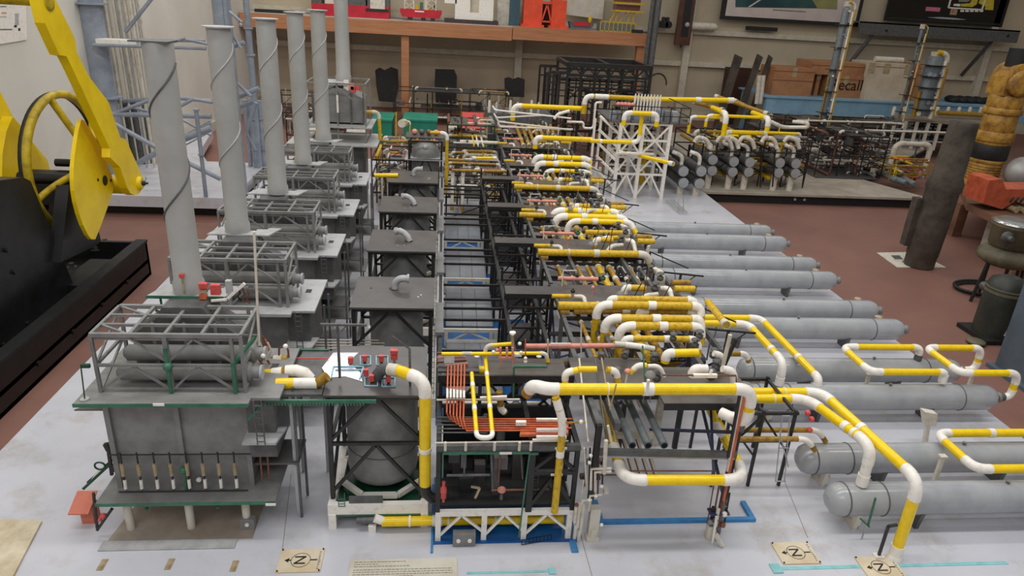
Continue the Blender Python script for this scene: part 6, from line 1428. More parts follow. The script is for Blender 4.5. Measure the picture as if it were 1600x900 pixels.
# tall columns
def column(u0, v0, u1, v1, y, r, label, z0=None, thick=True):
    b = at(u0, v0, y=y); tp = at(u1, v1, y=y); t = thing('distillation_column', label, 'column', (b.x, y, b.z)); h = tp.z - b.z; rr = random.Random(int(u0))
    MB().lathe(b, (0, 0, 1), [(0, r), (h * .97, r), (h * .985, r * .8), (h, r * .3)], 18).build('shell', M['pipegrey'], t)
    for i in range(9): z = b.z + h * rr.random(); a = rr.uniform(-2.5, -.4); q = Vector((b.x + r * math.cos(a), y + r * math.sin(a), z)); MB().cyl(q, q + Vector((math.cos(a), math.sin(a), 0)) * .02, r * .28, n=8).build('nozzle', M[rr.choice(['white', 'white_old', 'steel'])], t)
    pipe_into(t, [(b.x + r + .035, y - .03, b.z - .03), (b.x + r + .035, y - .03, tp.z + .02), (b.x, y - .03, tp.z + .05)], r * .30, col='yellow_old', elb='white_old')
    pipe_into(t, [(b.x + r + .01, y - .05, b.z - .03), (b.x + r + .01, y - .05, tp.z - .05)], r * .22, col='white', elb='white')
    if thick: pipe_into(t, [(b.x - r - .01, y - .03, b.z - .03), (b.x - r - .01, y - .03, b.z + h * .42)], r * .25, col='yellow_dull', elb='white')
    for i in range(5):
        z = b.z + h * (i + .6) / 5.4; MB().prism([(b.x + (r + .05) * math.cos(a), y + (r + .05) * math.sin(a)) for a in [PI * k_ / 6 + PI * .9 for k_ in range(8)]] + [(b.x + r * math.cos(PI * 2.0), y), (b.x - r, y)], 'z', z, z + .006).build('gallery', M['black'], t)
    MB().box(b.x - r * .4, b.x + r, y - .02, y + .04, tp.z, tp.z + .05).build('top_fitting', M['white_old'], t)
    return t
column(1283, 195, 1323, 10, 7.7, .040, 'tallest slim grey column with yellow and white pipes, left of three')
column(1403, 190, 1439, 45, 8.2, .016, 'very slim column of white and yellow pipes between the other two')
column(1437, 180, 1462, 88, 8.3, .095, 'short thick grey column with a yellow downpipe, right of three')
# ------------------------------------------------------------------ things by the back wall
SY_ = 9.84
M['pine'] = mat('pine_timber', (190, 132, 92), .6, col2=(166, 108, 70), scale=3, stretch=(1, 8, 14), amt=(.3, .7))
M['shelf_top'] = mat('shelf_top_paint', (196, 190, 182), .7, col2=(176, 168, 158), scale=3)
t = thing('timber_shelf', 'long pine-edged shelf along the back wall carrying rig models', 'shelf', (0, 10.2, FZ))
MB().box(-2.58, 2.74, SY_ + .03, 10.58, 1.10, 1.13).build('shelf_board', M['shelf_top'], t)
MB().box(-2.58, .9, SY_, SY_ + .04, .955, 1.125).build('front_beam', M['pine'], t)
MB().box(.91, 2.74, SY_, SY_ + .04, .975, 1.135).build('front_beam', M['pine'], t)
for x in (-.55, 2.62): MB().box(x, x + .10, SY_ + .04, SY_ + .14, FZ, 1.10).build('post', M['pine'], t)
for x in (-1.3, .2, 1.6): MB().box(x, x + .04, SY_ + .04, 10.55, .95, 1.10).build('joist', M['pine'], t)
yb = 10.1
def bx(u0, v0, u1, v1, y, d, nm, m_, par, z0=None):
    a, b = at(u0, v1, y=y), at(u1, v0, y=y)
    return MB().box(a.x, b.x, y, y + d, z0 if z0 is not None else a.z, b.z).build(nm, M[m_], par)
SZ = 1.13
def on_shelf(u): return at(u, 40, y=yb).x
def shelf_thing(name, label, u0, u1, cat='model'):
    return thing(name, label, cat, ((on_shelf(u0) + on_shelf(u1)) / 2, yb, SZ))
M['hullred'] = mat('hull_red_paint', (196, 30, 50), .5, col2=(176, 22, 42), scale=8)
M['rig_orange'] = mat('rig_orange_paint', (236, 84, 46), .5, col2=(218, 70, 36), scale=8)
t = shelf_thing('barge_model', 'bright red slab-sided barge model with grey upper walls on the shelf', 488, 608)
x0, x1 = on_shelf(488), on_shelf(608)
MB().box(x0, x1, yb, yb + .3, SZ, SZ + .15).build('hull', M['hullred'], t)
MB().box(x0 + .0, x0 + .13, yb + .01, yb + .3, SZ + .15, SZ + .42).build('upper_wall', M['rack'], t); MB().box(x0 + .33, x0 + .72, yb + .01, yb + .3, SZ + .15, SZ + .42).build('upper_wall', M['rack'], t); MB().box(x1 - .30, x1, yb + .01, yb + .3, SZ + .15, SZ + .42).build('upper_wall', M['rack'], t)
MB().box(x0 + .17, x0 + .29, yb + .03, yb + .2, SZ + .12, SZ + .42).build('white_tower', M['white_old'], t); MB().box(x0 + .76, x0 + .95, yb - .01, yb + .2, SZ + .11, SZ + .42).build('white_tower', M['white_old'], t)
MB().box(x0 + .70, x0 + 1.0, yb - .012, yb, SZ + .09, SZ + .12).build('dark_sill', M['black'], t)
t = shelf_thing('rig_platform_model', 'red-hulled rig model with white lattice legs on the shelf', 625, 690)
x0, x1 = on_shelf(625), on_shelf(690)
MB().prism([(x0, SZ + .10), (x0 + .03, SZ + .04), (x1 - .03, SZ + .04), (x1, SZ + .10), (x1, SZ + .14), (x0, SZ + .14)], 'y', yb, yb + .25).build('hull', M['hullred'], t)
for x in (x0 + .1, x1 - .15, (x0 + x1) / 2): MB().box(x, x + .06, yb + .05, yb + .15, SZ, SZ + .05).build('leg_foot', M['grey_dk'], t)
MB().box((x0 + x1) / 2 - .08, (x0 + x1) / 2 + .04, yb - .004, yb, SZ + .11, SZ + .125).build('nameplate', M['white'], t)
for xc in (x0 + .12, x1 - .14):
    s = MB()
    for dx in (-.06, .06): s.bar((xc + dx, yb + .05, SZ + .14), (xc + dx, yb + .05, SZ + .6), .014)
    for k_ in range(5): s.bar((xc - .06, yb + .05, SZ + .14 + k_ * .09), (xc + .06, yb + .05, SZ + .23 + k_ * .09), .010); s.bar((xc + .06, yb + .05, SZ + .14 + k_ * .09), (xc - .06, yb + .05, SZ + .23 + k_ * .09), .010)
    s.build('lattice_leg', M['white_old'], t)
for i in range(5): MB().box(x0 + .2 + i * .06, x0 + .24 + i * .06, yb + .06, yb + .14, SZ + .14, SZ + .2 + .03 * (i % 3)).build('deck_house', M[('yellow_old', 'green', 'white_old')[i % 3]], t)
t = shelf_thing('white_hull_model', 'blocky white model on a dark plum base board on the shelf', 694, 778)
x0, x1 = on_shelf(694), on_shelf(778)
MB().box(x0, x1, yb - .05, yb + .3, SZ, SZ + .05).build('base', mat('plum_base', (72, 52, 54), .6), t)
MB().box(x0 + .14, x1 - .07, yb, yb + .25, SZ + .05, SZ + .14).build('body', M['white'], t); MB().box(x0 + .14, x0 + .34, yb, yb + .25, SZ + .14, SZ + .36).build('body_end', M['white'], t); MB().box(x1 - .26, x1 - .07, yb, yb + .25, SZ + .14, SZ + .34).build('body_end', M['white'], t)
MB().box(x0, x0 + .16, yb, yb + .1, SZ + .24, SZ + .30).build('side_shelf', M['white'], t); MB().box(x0 + .34, x1 - .26, yb + .1, yb + .2, SZ + .14, SZ + .3).build('recess_back', M['trim'], t)
tag(MB().box(on_shelf(797), on_shelf(812), yb + .1, yb + .3, SZ, SZ + .6).build('teal_folder', mat('teal_board', (58, 92, 104), .6)), 'dark teal board standing behind the orange model on the shelf', 'board')
tag(MB().box(on_shelf(778), on_shelf(798), yb + .25, yb + .28, SZ, SZ + .6).build('cream_sheet', M['white_old']), 'cream sheet standing right of the white model on the shelf', 'panel')
t = shelf_thing('orange_jacket_model', 'orange rig jacket model with braced front legs on the shelf', 817, 883)
x0, x1 = on_shelf(817), on_shelf(883)
for xa, xb in ((x0, x0 + .25), (x1 - .20, x1)):
    MB().box(xa, xb, yb - .02, yb + .2, SZ + .0, SZ + .36).build('leg', M['rig_orange'], t); MB().prism([(xa - .03, yb - .06), (xb + .03, yb - .06), (xb + .03, yb + .2), (xa - .03, yb + .2)], 'z', SZ, SZ + .035).build('foot', M['rig_orange'], t)
s = MB(); xa, xb = x0 + .25, x1 - .20; xm = (xa + xb) / 2
s.bar((xa, yb, SZ + .08), (xm, yb, SZ + .30), .02); s.bar((xb, yb, SZ + .08), (xm, yb, SZ + .30), .02); s.bar((xa, yb, SZ + .08), (xb, yb, SZ + .08), .02); s.bar((xa, yb, SZ + .32), (xb, yb, SZ + .32), .03)
s.build('brace', M['rig_orange'], t)
MB().box(xa, xb, yb + .18, yb + .2, SZ, SZ + .3).build('dark_interior', M['blackmat'], t)
t = shelf_thing('vessel_model', 'small red and grey boat model with a pale ball on the shelf', 889, 928)
x0, x1 = on_shelf(889), on_shelf(928)
MB().prism([(x0, SZ + .10), (x0 + .02, SZ + .02), (x1 - .03, SZ + .02), (x1, SZ + .10)], 'y', yb - .02, yb + .12).build('hull', M['rack'], t)
MB().box(x0 + .06, x1 - .07, yb - .03, yb + .05, SZ + .05, SZ + .10).build('red_deck', M['hullred'], t); MB().lathe((x1 - .06, yb, SZ + .1), (0, 0, 1), [(0, .02), (.04, .032), (.07, .022), (.09, .005)], 12).build('ball', M['yellow_old'], t)
t = shelf_thing('yellow_rig_model', 'pale yellow decked rig model on a railed grey base on the shelf', 937, 997)
x0, x1 = on_shelf(937), on_shelf(997)
MB().box(x0, x1 - .05, yb - .04, yb + .2, SZ, SZ + .10).build('base', M['pipegrey'], t)
s = MB()
for i in range(9): s.bar((x0 + i * (x1 - x0 - .05) / 8, yb - .05, SZ), (x0 + i * (x1 - x0 - .05) / 8, yb - .05, SZ + .12), .010)
for z in (.0, .12): s.bar((x0, yb - .05, SZ + z + .005), (x1 - .05, yb - .05, SZ + z + .005), .010)
s.build('rail', M['yellow_old'], t)
s = MB()
for xa, xb in ((x0 + .12, x0 + .2), (x0 + .2, x0 + .24), (x1 - .16, x1 - .12), (x1 - .08, x1 - .08)): s.bar((xa, yb, SZ + .10), (xb, yb, SZ + .26), .014)
s.bar((x0 + .26, yb, SZ + .12), (x1 - .18, yb, SZ + .26), .010); s.build('leg', M['yellow_old'], t)
for k_ in range(3): MB().box(x0 + .18, x1 + .04, yb - .06, yb + .2, SZ + .26 + k_ * .10, SZ + .28 + k_ * .10).build('deck', M['yellow_old'], t); MB().box(x0 + .20, x1 + .0, yb - .0, yb + .18, SZ + .28 + k_ * .10, SZ + .35 + k_ * .10).build('deck_equipment', M['copper'], t)
tag(MB().prism([(on_shelf(884), SZ + .18), (on_shelf(950), SZ + .14), (on_shelf(950), SZ + .55), (on_shelf(884), SZ + .55)], 'y', yb + .40, yb + .42).build('chart_sheet', M['paper']), 'pale chart sheet standing behind the models on the shelf', 'sheet')
s = MB().bar((on_shelf(400), yb, SZ + .02), (on_shelf(462), yb, SZ + .02), .04); tag(s.build('dark_tray', M['black']), 'low dark tray at the left end of the shelf', 'tray')
s = MB().bar((on_shelf(986), yb - .1, SZ + .02), (on_shelf(1002), yb - .1, SZ + .02), .05); tag(s.build('black_clamp', M['blackmat']), 'small black clamp at the right end of the shelf', 'clamp')
# grey vertical pipes at the shelf end
t = thing('conduit_pair', 'pair of grey upright conduits at the right end of the timber shelf', 'pipe', (2.8, 9.75, FZ))
for u, y in ((1010, 9.7), (1018, 9.6)): p = at(u, 95, y=y); MB().cyl((p.x, y, FZ), (p.x, y, 3.0), .036).build('conduit', M['rack'], t)
# dark sculptures / cloaks against the wall
def slab(label, outline, y, d, m_='blackmat', name='dark_sculpture', cat='sculpture'):
    return tag(MB().prism([(at(u, v, y=y).x, at(u, v, y=y).z) for u, v in outline], 'y', y, y + d).build(name, M[m_]), label, cat)
slab('ragged-topped black carved slab standing left of the shelf post', [(586, 110), (592, 107), (600, 111), (610, 106), (621, 110), (622, 140), (617, 160), (592, 158), (588, 135)], 10.2, .12)
slab('plain black slab leaning on the wall right of the shelf post', [(680, 109), (710, 110), (714, 120), (713, 162), (681, 160), (679, 130)], 10.2, .12)
slab('small black slab with notched top by the far module', [(789, 124), (796, 122), (803, 125), (811, 122), (820, 125), (819, 152), (790, 151)], 10.1, .12)
# dark low bench clutter under the shelf
PBK = ['black', 'rack', 'plate', 'copper', 'yellow_dull', 'white_old']
skid('bench_clutter', 'low dark bench of parts under the shelf between the slabs', 'bench', -.62, .85, 9.3, 9.7, FZ, .42, 2, 51, PBK, nx=12, ny=6, nz=10, nv=8, boxes=8)
skid('bench_clutter', 'dark clutter of parts at the left under the shelf', 'bench', -1.95, -1.05, 8.6, 9.0, FZ, .40, 2, 52, PBK, nx=12, ny=6, nz=10, nv=8, boxes=8)
skid('bench_clutter', 'dark model parts on the floor behind the far furnace', 'bench', -1.55, -.95, 7.3, 7.7, FZ, .38, 2, 57, PBK, nx=10, ny=6, nz=8, nv=6, boxes=6)
M['teal'] = mat('teal_green_case', (36, 140, 116), .5, col2=(30, 122, 100), scale=6)
for (u0, u1, v0, v1, lab) in ((582, 612, 187, 206, 'left teal green case on the floor under the shelf'), (630, 682, 187, 206, 'wider teal green case right of the other one')):
    a, b = at(u0, v1, y=8.0), at(u1, v1, y=8.0)
    t = thing('storage_case', lab, 'case', (a.x, 8, FZ)); MB().box(a.x, b.x, 8.0, 8.5, FZ, a.z + .12).build('body', M['teal'], t); MB().box(a.x - .01, b.x + .01, 7.99, 8.51, a.z + .12, a.z + .14).build('lid', M['teal'], t)
a = at(735, 192, y=8.2); t = thing('red_tray', 'pink-red square tray by the green-roofed module', 'tray', (a.x, 8.2, a.z)); MB().prism([(8.1, a.z - .06), (8.5, a.z + .06), (8.5, a.z + .075), (8.1, a.z - .045)], 'x', a.x - .09, a.x + .16).build('tray', M['red'], t)
MB().box(a.x - .25, a.x + .35, 8.1, 8.6, FZ, a.z - .05).build('trestle', M['trim'], t)
tag(MB().box(at(690, 205, y=7.2).x, at(790, 205, y=7.2).x, 7.2, 7.8, FZ, .10).build('grey_crate', M['grey_dk']), 'low grey crate behind the piping modules', 'crate')
# black truss frame behind the racks
t = thing('truss_frame', 'large black truss frame standing behind the far racks', 'frame', (1.8, 7.6, 0))
F = M['black']
xa, xb = at(888, 100, y=7.5).x, at(1018, 103, y=7.5).x; xc = at(857, 115, y=7.5).x
s = MB()
for yy in (7.5, 8.2):
    s.bar((xa, yy, .885), (xb, yy, .885), .05); s.bar((xa, yy, .78), (xb, yy, .78), .02); s.bar((xa, yy, .66), (xb, yy, .66), .02); s.bar((xc, yy, .80), (xa, yy, .80), .03); s.bar((xc, yy, .7), (xb, yy, .7), .015)
for x in (xa, xb, (xa + xb) / 2): s.bar((x, 7.5, .885), (x, 8.2, .885), .04)
s.build('top_chord', F, t)
s = MB()
for yy in (7.5, 8.2):
    for i in range(7): x = xa + (xb - xa) * i / 6; s.bar((x, yy, 0), (x, yy, .87), .025)
    for x in (xc, xc + .06, xc + .12): s.bar((x, yy, 0), (x, yy, .8), .022)
s.build('post', F, t)
s = MB()
for i in range(6): x = xa + (xb - xa) * i / 6; w_ = (xb - xa) / 6; s.bar((x, 7.5, .78), (x + w_ / 2, 7.5, .87), .014); s.bar((x + w_, 7.5, .78), (x + w_ / 2, 7.5, .87), .014); s.bar((x, 7.5, .5), (x + w_, 7.5, .66), .012)
s.build('brace', F, t)
skid('bench_clutter', 'red and dark parts inside the large black truss frame', 'bench', 1.15, 2.15, 7.6, 8.1, 0, .74, 4, 53, ['black', 'black', 'rack', 'copper', 'white_old', 'plate'], nx=20, ny=8, nz=14, nv=8, boxes=10)
for i in range(8):
    a = at(765 + i * 11, 158 + (i % 3) * 3, y=7.0); b = at(766 + i * 11, 178, y=7.0)
    tag(MB().lathe((a.x, 7.0, b.z), (0, 0, 1), [(0, .014), (a.z - b.z, .012), (a.z - b.z + .01, .004)], 8).build('peg', M[('white_old', 'grey_lt', 'copper')[i % 3]]), 'small upright peg in the row at the far left end of the racks', 'peg', 'pegs at the far end of the racks')
tag(MB().box(at(762, 180, y=7).x, at(862, 180, y=7).x, 6.95, 7.4, 0, at(800, 177, y=7).z).build('peg_bench', M['rack']), 'dark bench carrying the row of small pegs', 'bench')
s = MB(); c = at(1027, 132, y=10.692); s.tube([c + Vector((.14 * math.cos(a), 0, .16 * math.sin(a))) for a in [PI * k_ / 12 for k_ in range(13)]], .008, 6)
tag(s.build('black_hoop', M['black']), 'thin black hoop against the wall right of the truss frame', 'hoop')
# hanging gauge board and bottle on rail
t = thing('hanging_gauge', 'long brown hanging gauge with a dark slot on the back wall', 'gauge', tuple(at(1066, 68, y=10.5)))
bq0, bq1 = at(1053, 70, y=10.5), at(1076, 70, y=10.5)
MB().box(bq0.x, bq1.x, 10.46, 10.52, bq0.z, 2.2).build('board', mat('brown_varnished_wood', (92, 58, 38), .4, col2=(74, 44, 30), scale=6), t); MB().box(bq0.x + .07, bq1.x - .05, 10.452, 10.46, bq0.z + .12, 2.1).build('slot', M['blackmat'], t); MB().ball((bq0.x + .14, 10.45, bq0.z + .28), .035).build('dial', M['grey_lt'], t); MB().cyl((bq0.x + .1, 10.49, bq0.z), (bq0.x + .1, 10.49, bq0.z - .03), .012).build('pin', M['blackmat'], t)
a, b = at(1078, 38, y=10.55), at(1120, 42, y=10.55)
tag(MB().lathe((a.x, 10.55, 1.25), (1, 0, 0), [(0, .055), (b.x - a.x - .04, .055), (b.x - a.x, .03)], 14).build('white_tube', M['white_old']), 'short white tube lying on the wall rail right of the hanging gauge', 'tube')
for u in (1040, 1046, 1030): a = at(u, 32, y=10.4); tag(MB().cyl((a.x, 10.40, 1.25), (a.x, 10.55, 1.25), .05).lathe((a.x, 10.5, 1.30), (0, 0, 1), [(0, .03), (.04, .03), (.05, .015)], 10).build('dark_valve', M['blackmat']), 'small dark valve on the wall rail by the conduits', 'valve', 'dark valves on the wall rail')
# framed picture
def wallquad(u0, v0, u1, v1, y): a, b = at(u0, v1, y=y), at(u1, v0, y=y); return a.x, b.x, a.z, b.z
t = thing('framed_picture', 'large framed picture of green and blue shapes with a pale mount, on the back wall', 'picture', tuple(at(1235, 30, y=10.6)))
x0 = at(1126, 30, y=10.55).x; x1 = at(1343, 33, y=10.55).x; z0 = at(1126, 30, y=10.55).z
MB().box(x0, x1, 10.56, 10.60, z0, z0 + 1.2).build('frame', M['blackmat'], t)
MB().box(x0 + .06, x1 - .06, 10.55, 10.56, z0 + .05, z0 + 1.15).build('mount', mat('picture_mount', (208, 194, 186), .7, scale=1), t)
pm_ = bpy.data.materials.new('picture_print'); pm_.use_nodes = True; nt = pm_.node_tree; b_ = nt.nodes['Principled BSDF']
tc = nt.nodes.new('ShaderNodeTexCoord'); nz = nt.nodes.new('ShaderNodeTexNoise'); nz.inputs['Scale'].default_value = 1.6; nt.links.new(tc.outputs['Object'], nz.inputs['Vector'])
cr = nt.nodes.new('ShaderNodeValToRGB'); cr.color_ramp.elements[0].color = rgb(28, 62, 70); cr.color_ramp.elements[0].position = .4; cr.color_ramp.elements[1].color = rgb(60, 104, 92); cr.color_ramp.elements[1].position = .62
nt.links.new(nz.outputs['Fac'], cr.inputs[0]); nt.links.new(cr.outputs[0], b_.inputs['Base Color']); b_.inputs['Roughness'].default_value = .3
pq = lambda L_: [(at(u, v, y=10.55).x, at(u, v, y=10.55).z) for u, v in L_]
MB().prism(pq([(1149, 11), (1277, 13), (1262, -12), (1150, -30)]), 'y', 10.545, 10.55).build('print', pm_, t)
MB().prism(pq([(1277, 13), (1308, 14.5), (1309, -30), (1262, -12)]), 'y', 10.545, 10.55).build('print', mat('print_ochre', (148, 146, 92), .4, col2=(128, 130, 84), scale=3), t)
MB().prism(pq([(1168, 11), (1172, 11), (1195, -4), (1191, -4)]), 'y', 10.543, 10.545).build('print_streak', M['trim'], t)
MB().box((x0 + x1) / 2 - .3, (x0 + x1) / 2 + .2, 10.545, 10.55, z0 + .16, z0 + .175).build('caption_line', M['grey'], t)
tag(MB().box(at(1170, 44, y=10.5).x, at(1218, 46, y=10.5).x, 10.56, 10.62, 1.235, 1.29).build('black_bar', M['blackmat']), 'short black bar lying on the wall rail under the framed picture', 'bar')
# black poster with yellow mark and signage
t = thing('rig_poster', 'black poster with yellow shapes and small white marks above the grey ledge', 'poster', tuple(at(1470, 20, y=10.6)))
x0 = at(1382, 34, y=10.58).x; x1 = at(1566, 40, y=10.58).x; z0 = at(1470, 37, y=10.58).z
MB().box(x0, x1, 10.58, 10.62, z0, z0 + 1.0).build('sheet', mat('poster_black', (16, 16, 18), .25), t)
MB().box(x0 + .02, x1 - .04, 10.575, 10.58, z0 + .02, z0 + .05).build('dark_edge', M['black'], t)
PY = mat('poster_yellow', (214, 192, 60), .5)
for oo in ([(1501, 6), (1516, 5), (1523, -8), (1530, -8), (1526, 7), (1519, 11), (1501, 10)], [(1529, 5), (1534, -8), (1554, -8), (1552, 16), (1539, 15), (1540, 10)]):
    MB().prism([(at(u, v, y=10.57).x, at(u, v, y=10.57).z) for u, v in oo], 'y', 10.570, 10.578).build('yellow_shape', PY, t)
MB().prism([(at(u, v, y=10.57).x, at(u, v, y=10.57).z) for u, v in ((1499, -8), (1517, -8), (1516, 1), (1512, 3), (1498, 3))], 'y', 10.569, 10.577).build('grey_shape', M['grey'], t)
MB().prism([(at(u, v, y=10.57).x, at(u, v, y=10.57).z) for u, v in ((1491, 6), (1500, 6), (1500, 10), (1490, 9))], 'y', 10.570, 10.578).build('white_mark', M['white'], t)
s = MB(); xa, xb, za, zb = wallquad(1482, -4, 1540, 12, 10.57)
for (p, q) in (((xa, za), (xb, za)), ((xa, za), (xa, zb + .3)), ((xb, za), (xb, zb + .3))): s.bar((p[0], 10.573, p[1]), (q[0], 10.573, q[1]), .018)
s.build('outline', M['white'], t)
xa, xb, za, zb = wallquad(1446, 12, 1470, 17, 10.57); MB().box(xa, xb, 10.572, 10.578, za, zb).build('pink_mark', mat('poster_pink', (220, 120, 150), .5), t)
xa, xb, za, zb = wallquad(1484, 14, 1497, 23, 10.57); MB().box(xa, xb, 10.572, 10.578, za, zb).build('orange_mark', M['tan'], t); MB().box(xa + .02, xa + .06, 10.570, 10.573, za + .03, zb - .02).build('red_spot', M['red'], t)
for i in range(5): q = at(1504 + i * 7.5, 17, y=10.57); MB().box(q.x - .03, q.x + .025, 10.572, 10.578, q.z - .014, q.z + .014).build('white_mark', M['white'], t)
s = MB(); q = at(1480, 29, y=10.57); s.lathe((q.x, 10.574, q.z), (1, 0, 0), [(-.3, .002), (-.1, .016), (.1, .016), (.3, .002)], 6); s.build('silver_streak', M['grey_lt'], t)
t = thing('wall_ledge', 'grey steel ledge on slanting brackets below the black poster', 'ledge', tuple(at(1450, 50, y=10.4)))
x0 = at(1342, 45, y=10.35).x; x1 = at(1590, 58, y=10.35).x; z0 = at(1460, 60, y=10.35).z; z1 = at(1460, 40, y=10.35).z
MB().box(x0, x1, 10.33, 10.36, z0, z1).build('face', M['rack'], t); MB().box(x0, x1, 10.33, 10.62, z1 - .02, z1).build('top', M['grey_dk'], t)
for u, v in ((1385, 48), (1575, 56)): q = at(u, v, y=10.33); MB().cyl((q.x, 10.335, q.z), (q.x, 10.32, q.z), .018).build('bolt', M['blackmat'], t)
for (u0, v0, u1, v1) in ((1368, 48, 1328, 98), (1552, 62, 1502, 118)): a, b = at(u0, v0, y=10.38), at(u1, v1, y=10.60); MB().bar(a, b, .045).build('bracket', M['black' if u0 > 1400 else 'rack'], t)
# blue table with cardboard boxes
M['bluetable'] = mat('pale_blue_table', (134, 172, 196), .55, col2=(118, 156, 180), scale=5)
ty = 9.3; a = at(1200, 150, y=ty); b = at(1548, 168, y=ty); zt = a.z
t = thing('blue_table', 'long pale blue table with an apron and legs along the back wall', 'table', ((a.x + b.x) / 2, ty, FZ))
MB().box(a.x - .03, b.x + .6, ty - .02, ty + .95, zt - .02, zt).build('tabletop', M['bluetable'], t)
MB().box(a.x, b.x + .6, ty, ty + .03, zt - .22, zt - .02).build('apron', M['bluetable'], t)
for x in (a.x, a.x + 2.4, b.x): 
    for yy in (ty + .04, ty + .8): MB().box(x + .01, x + .10, yy, yy + .1, FZ, zt - .02).build('leg', M['bluetable'], t)
M['card'] = mat('brown_cardboard', (172, 122, 84), .8, col2=(152, 104, 70), scale=5)
M['card2'] = mat('pale_box_paper', (206, 190, 168), .8, col2=(186, 168, 144), scale=4)
def carton(u0, v0, u1, v1, y, d, label, m_='card', zb=None, tape=True):
    p, q = at(u0, v1, y=y), at(u1, v0, y=y); z0 = zt if zb is None else zb
    t = thing('cardboard_box', label, 'box', ((p.x + q.x) / 2, y, z0)); MB().box(p.x, q.x, y, y + d, z0, q.z).build('carton', M[m_], t)
    xm = (p.x + q.x) / 2
    MB().box(p.x - .004, q.x + .004, y - .004, y, q.z - .05, q.z - .044).build('flap_line', M['copper'], t)
    if tape: MB().box(xm - .03, xm + .03, y - .004, y, q.z - .12, q.z).build('tape', M['tan'], t)
    return t, p, q
c1_, p, q = carton(1204, 122, 1272, 147, 9.45, .5, 'wide lower cardboard box at the left end of the blue table', tape=False)
zc = q.z; carton(1208, 108, 1275, 124, 9.47, .45, 'flatter cardboard box lying on the lower left one', zb=zc)
carton(1271, 110, 1285, 148, 9.6, .5, 'brown cardboard box end half hidden behind the tallest column')
cc, p, q = carton(1290, 120, 1350, 150, 9.5, .5, 'cardboard box with black lettering ecall facing the room')
text('Recall', .20, ((p.x + q.x) / 2 + .02, 9.495, (zt + q.z) / 2 + .02), (PI / 2, 0, 0), M['ink'], cc, 'lettering', .001)
carton(1266, 100, 1352, 120, 9.52, .48, 'flat cardboard box lying above the lettered one', zb=q.z, tape=False)
cc, p, q = carton(1350, 101, 1424, 151, 9.4, .5, 'large pale box with three brown tape patches', 'card2', tape=False)
for u in (1362, 1386, 1419): w_ = at(u, 106, y=9.4); MB().box(w_.x - .045, w_.x + .045, 9.394, 9.4, q.z - .13, q.z).build('tape_patch', M['tan'], cc)
tag(MB().lathe((at(1366, 98, y=9.6).x, 9.6, q.z + .04), (1, 0, 0), [(0, .035), (.4, .035)], 12).build('rolled_sheet', M['white_old']), 'small white rolled sheet lying on top of the pale box', 'roll')
carton(1424, 102, 1452, 153, 9.5, .5, 'brown cardboard box behind the slim middle column')
carton(1454, 108, 1482, 153, 9.55, .5, 'brown cardboard box behind the thick short column')
s = MB()
for i in range(14): w_ = at(1488 + i * 4.5, 160, y=9.6); s.ball((w_.x, 9.6 + (i % 3) * .08, zt + .03), .09, .05)
tag(s.build('black_cloth', M['blackmat']), 'crumpled black cloth heap at the right part of the blue table', 'cloth')
# boards leaning on the wall
for i, (u0, v0, u1, v1, w_, m_, lb) in enumerate(((1137, 86, 1136, 150, .055, 'beigecol', 'grey-brown weathered plank leaning on the wall, left of the tall strips'), (1172, 86, 1166, 160, .04, 'beigecol', 'slim brown curved strip leaning on the wall, middle one'), (1191, 88, 1187, 160, .03, 'beigecol', 'slimmest brown strip leaning on the wall beside the white cloth'))):
    a = at(u1, v1, y=9.3); b = at(u0, v0, y=9.9); s = MB().prism([(a.x - w_, FZ), (a.x + w_, FZ), (b.x + w_, b.z), (b.x - w_, b.z + .04)], 'y', 9.5 + i * .06, 9.53 + i * .06)
    tag(s.build('leaning_strip', M[m_]), lb, 'plank')
a, b = at(1145, 160, y=9.95), at(1200, 112, y=9.95); tag(MB().box(a.x, b.x - .05, 10.4, 10.45, FZ, b.z).build('dark_board', mat('dark_brown_panel', (70, 42, 32), .5)), 'dark brown board standing behind the leaning strips', 'board')
s = MB()
for u in (1187, 1193): a = at(u, 118, y=9.4); b = at(u - 5, 162, y=9.4); s.tube([a, b], .03, 8)
tag(s.build('white_cloth', M['white_old']), 'white hanging cloth between the leaning strips and the blue table', 'cloth')
# ------------------------------------------------------------------ objects at the right
bp = at(1450, 425, z=FZ)
t = thing('drill_casing', 'tall weathered brown round casing standing on the red floor', 'casing', tuple(bp))
zz = 1.0; r0 = .118
ax = Vector((.0, 0, 1))
MB().lathe((bp.x + .005, bp.y + r0, FZ), (0.03, 0, 1), [(0, r0 * .78), (.015, r0 * .82), (.085, r0 * .83), (.09, r0 * .86), (.34, r0 * .9), (.54, r0 * .88), (.56, r0 * .95), (.61, r0 * .96), (.65, r0 * .82), (.98, r0 * .73), (1.01, r0 * .72), (1.012, r0 * .6)], 26).build('body', M['beigecol'], t)
s = MB()
for (a0, z0_, z1_) in ((3.2, .14, .48), (.1, .2, .50)): s.box(bp.x + .85 * r0 * math.cos(a0) - .025, bp.x + .85 * r0 * math.cos(a0) + .025, bp.y + r0 + .02, bp.y + r0 + .08, FZ + z0_, FZ + z1_)
s.build('blade', M['beigecol'], t)
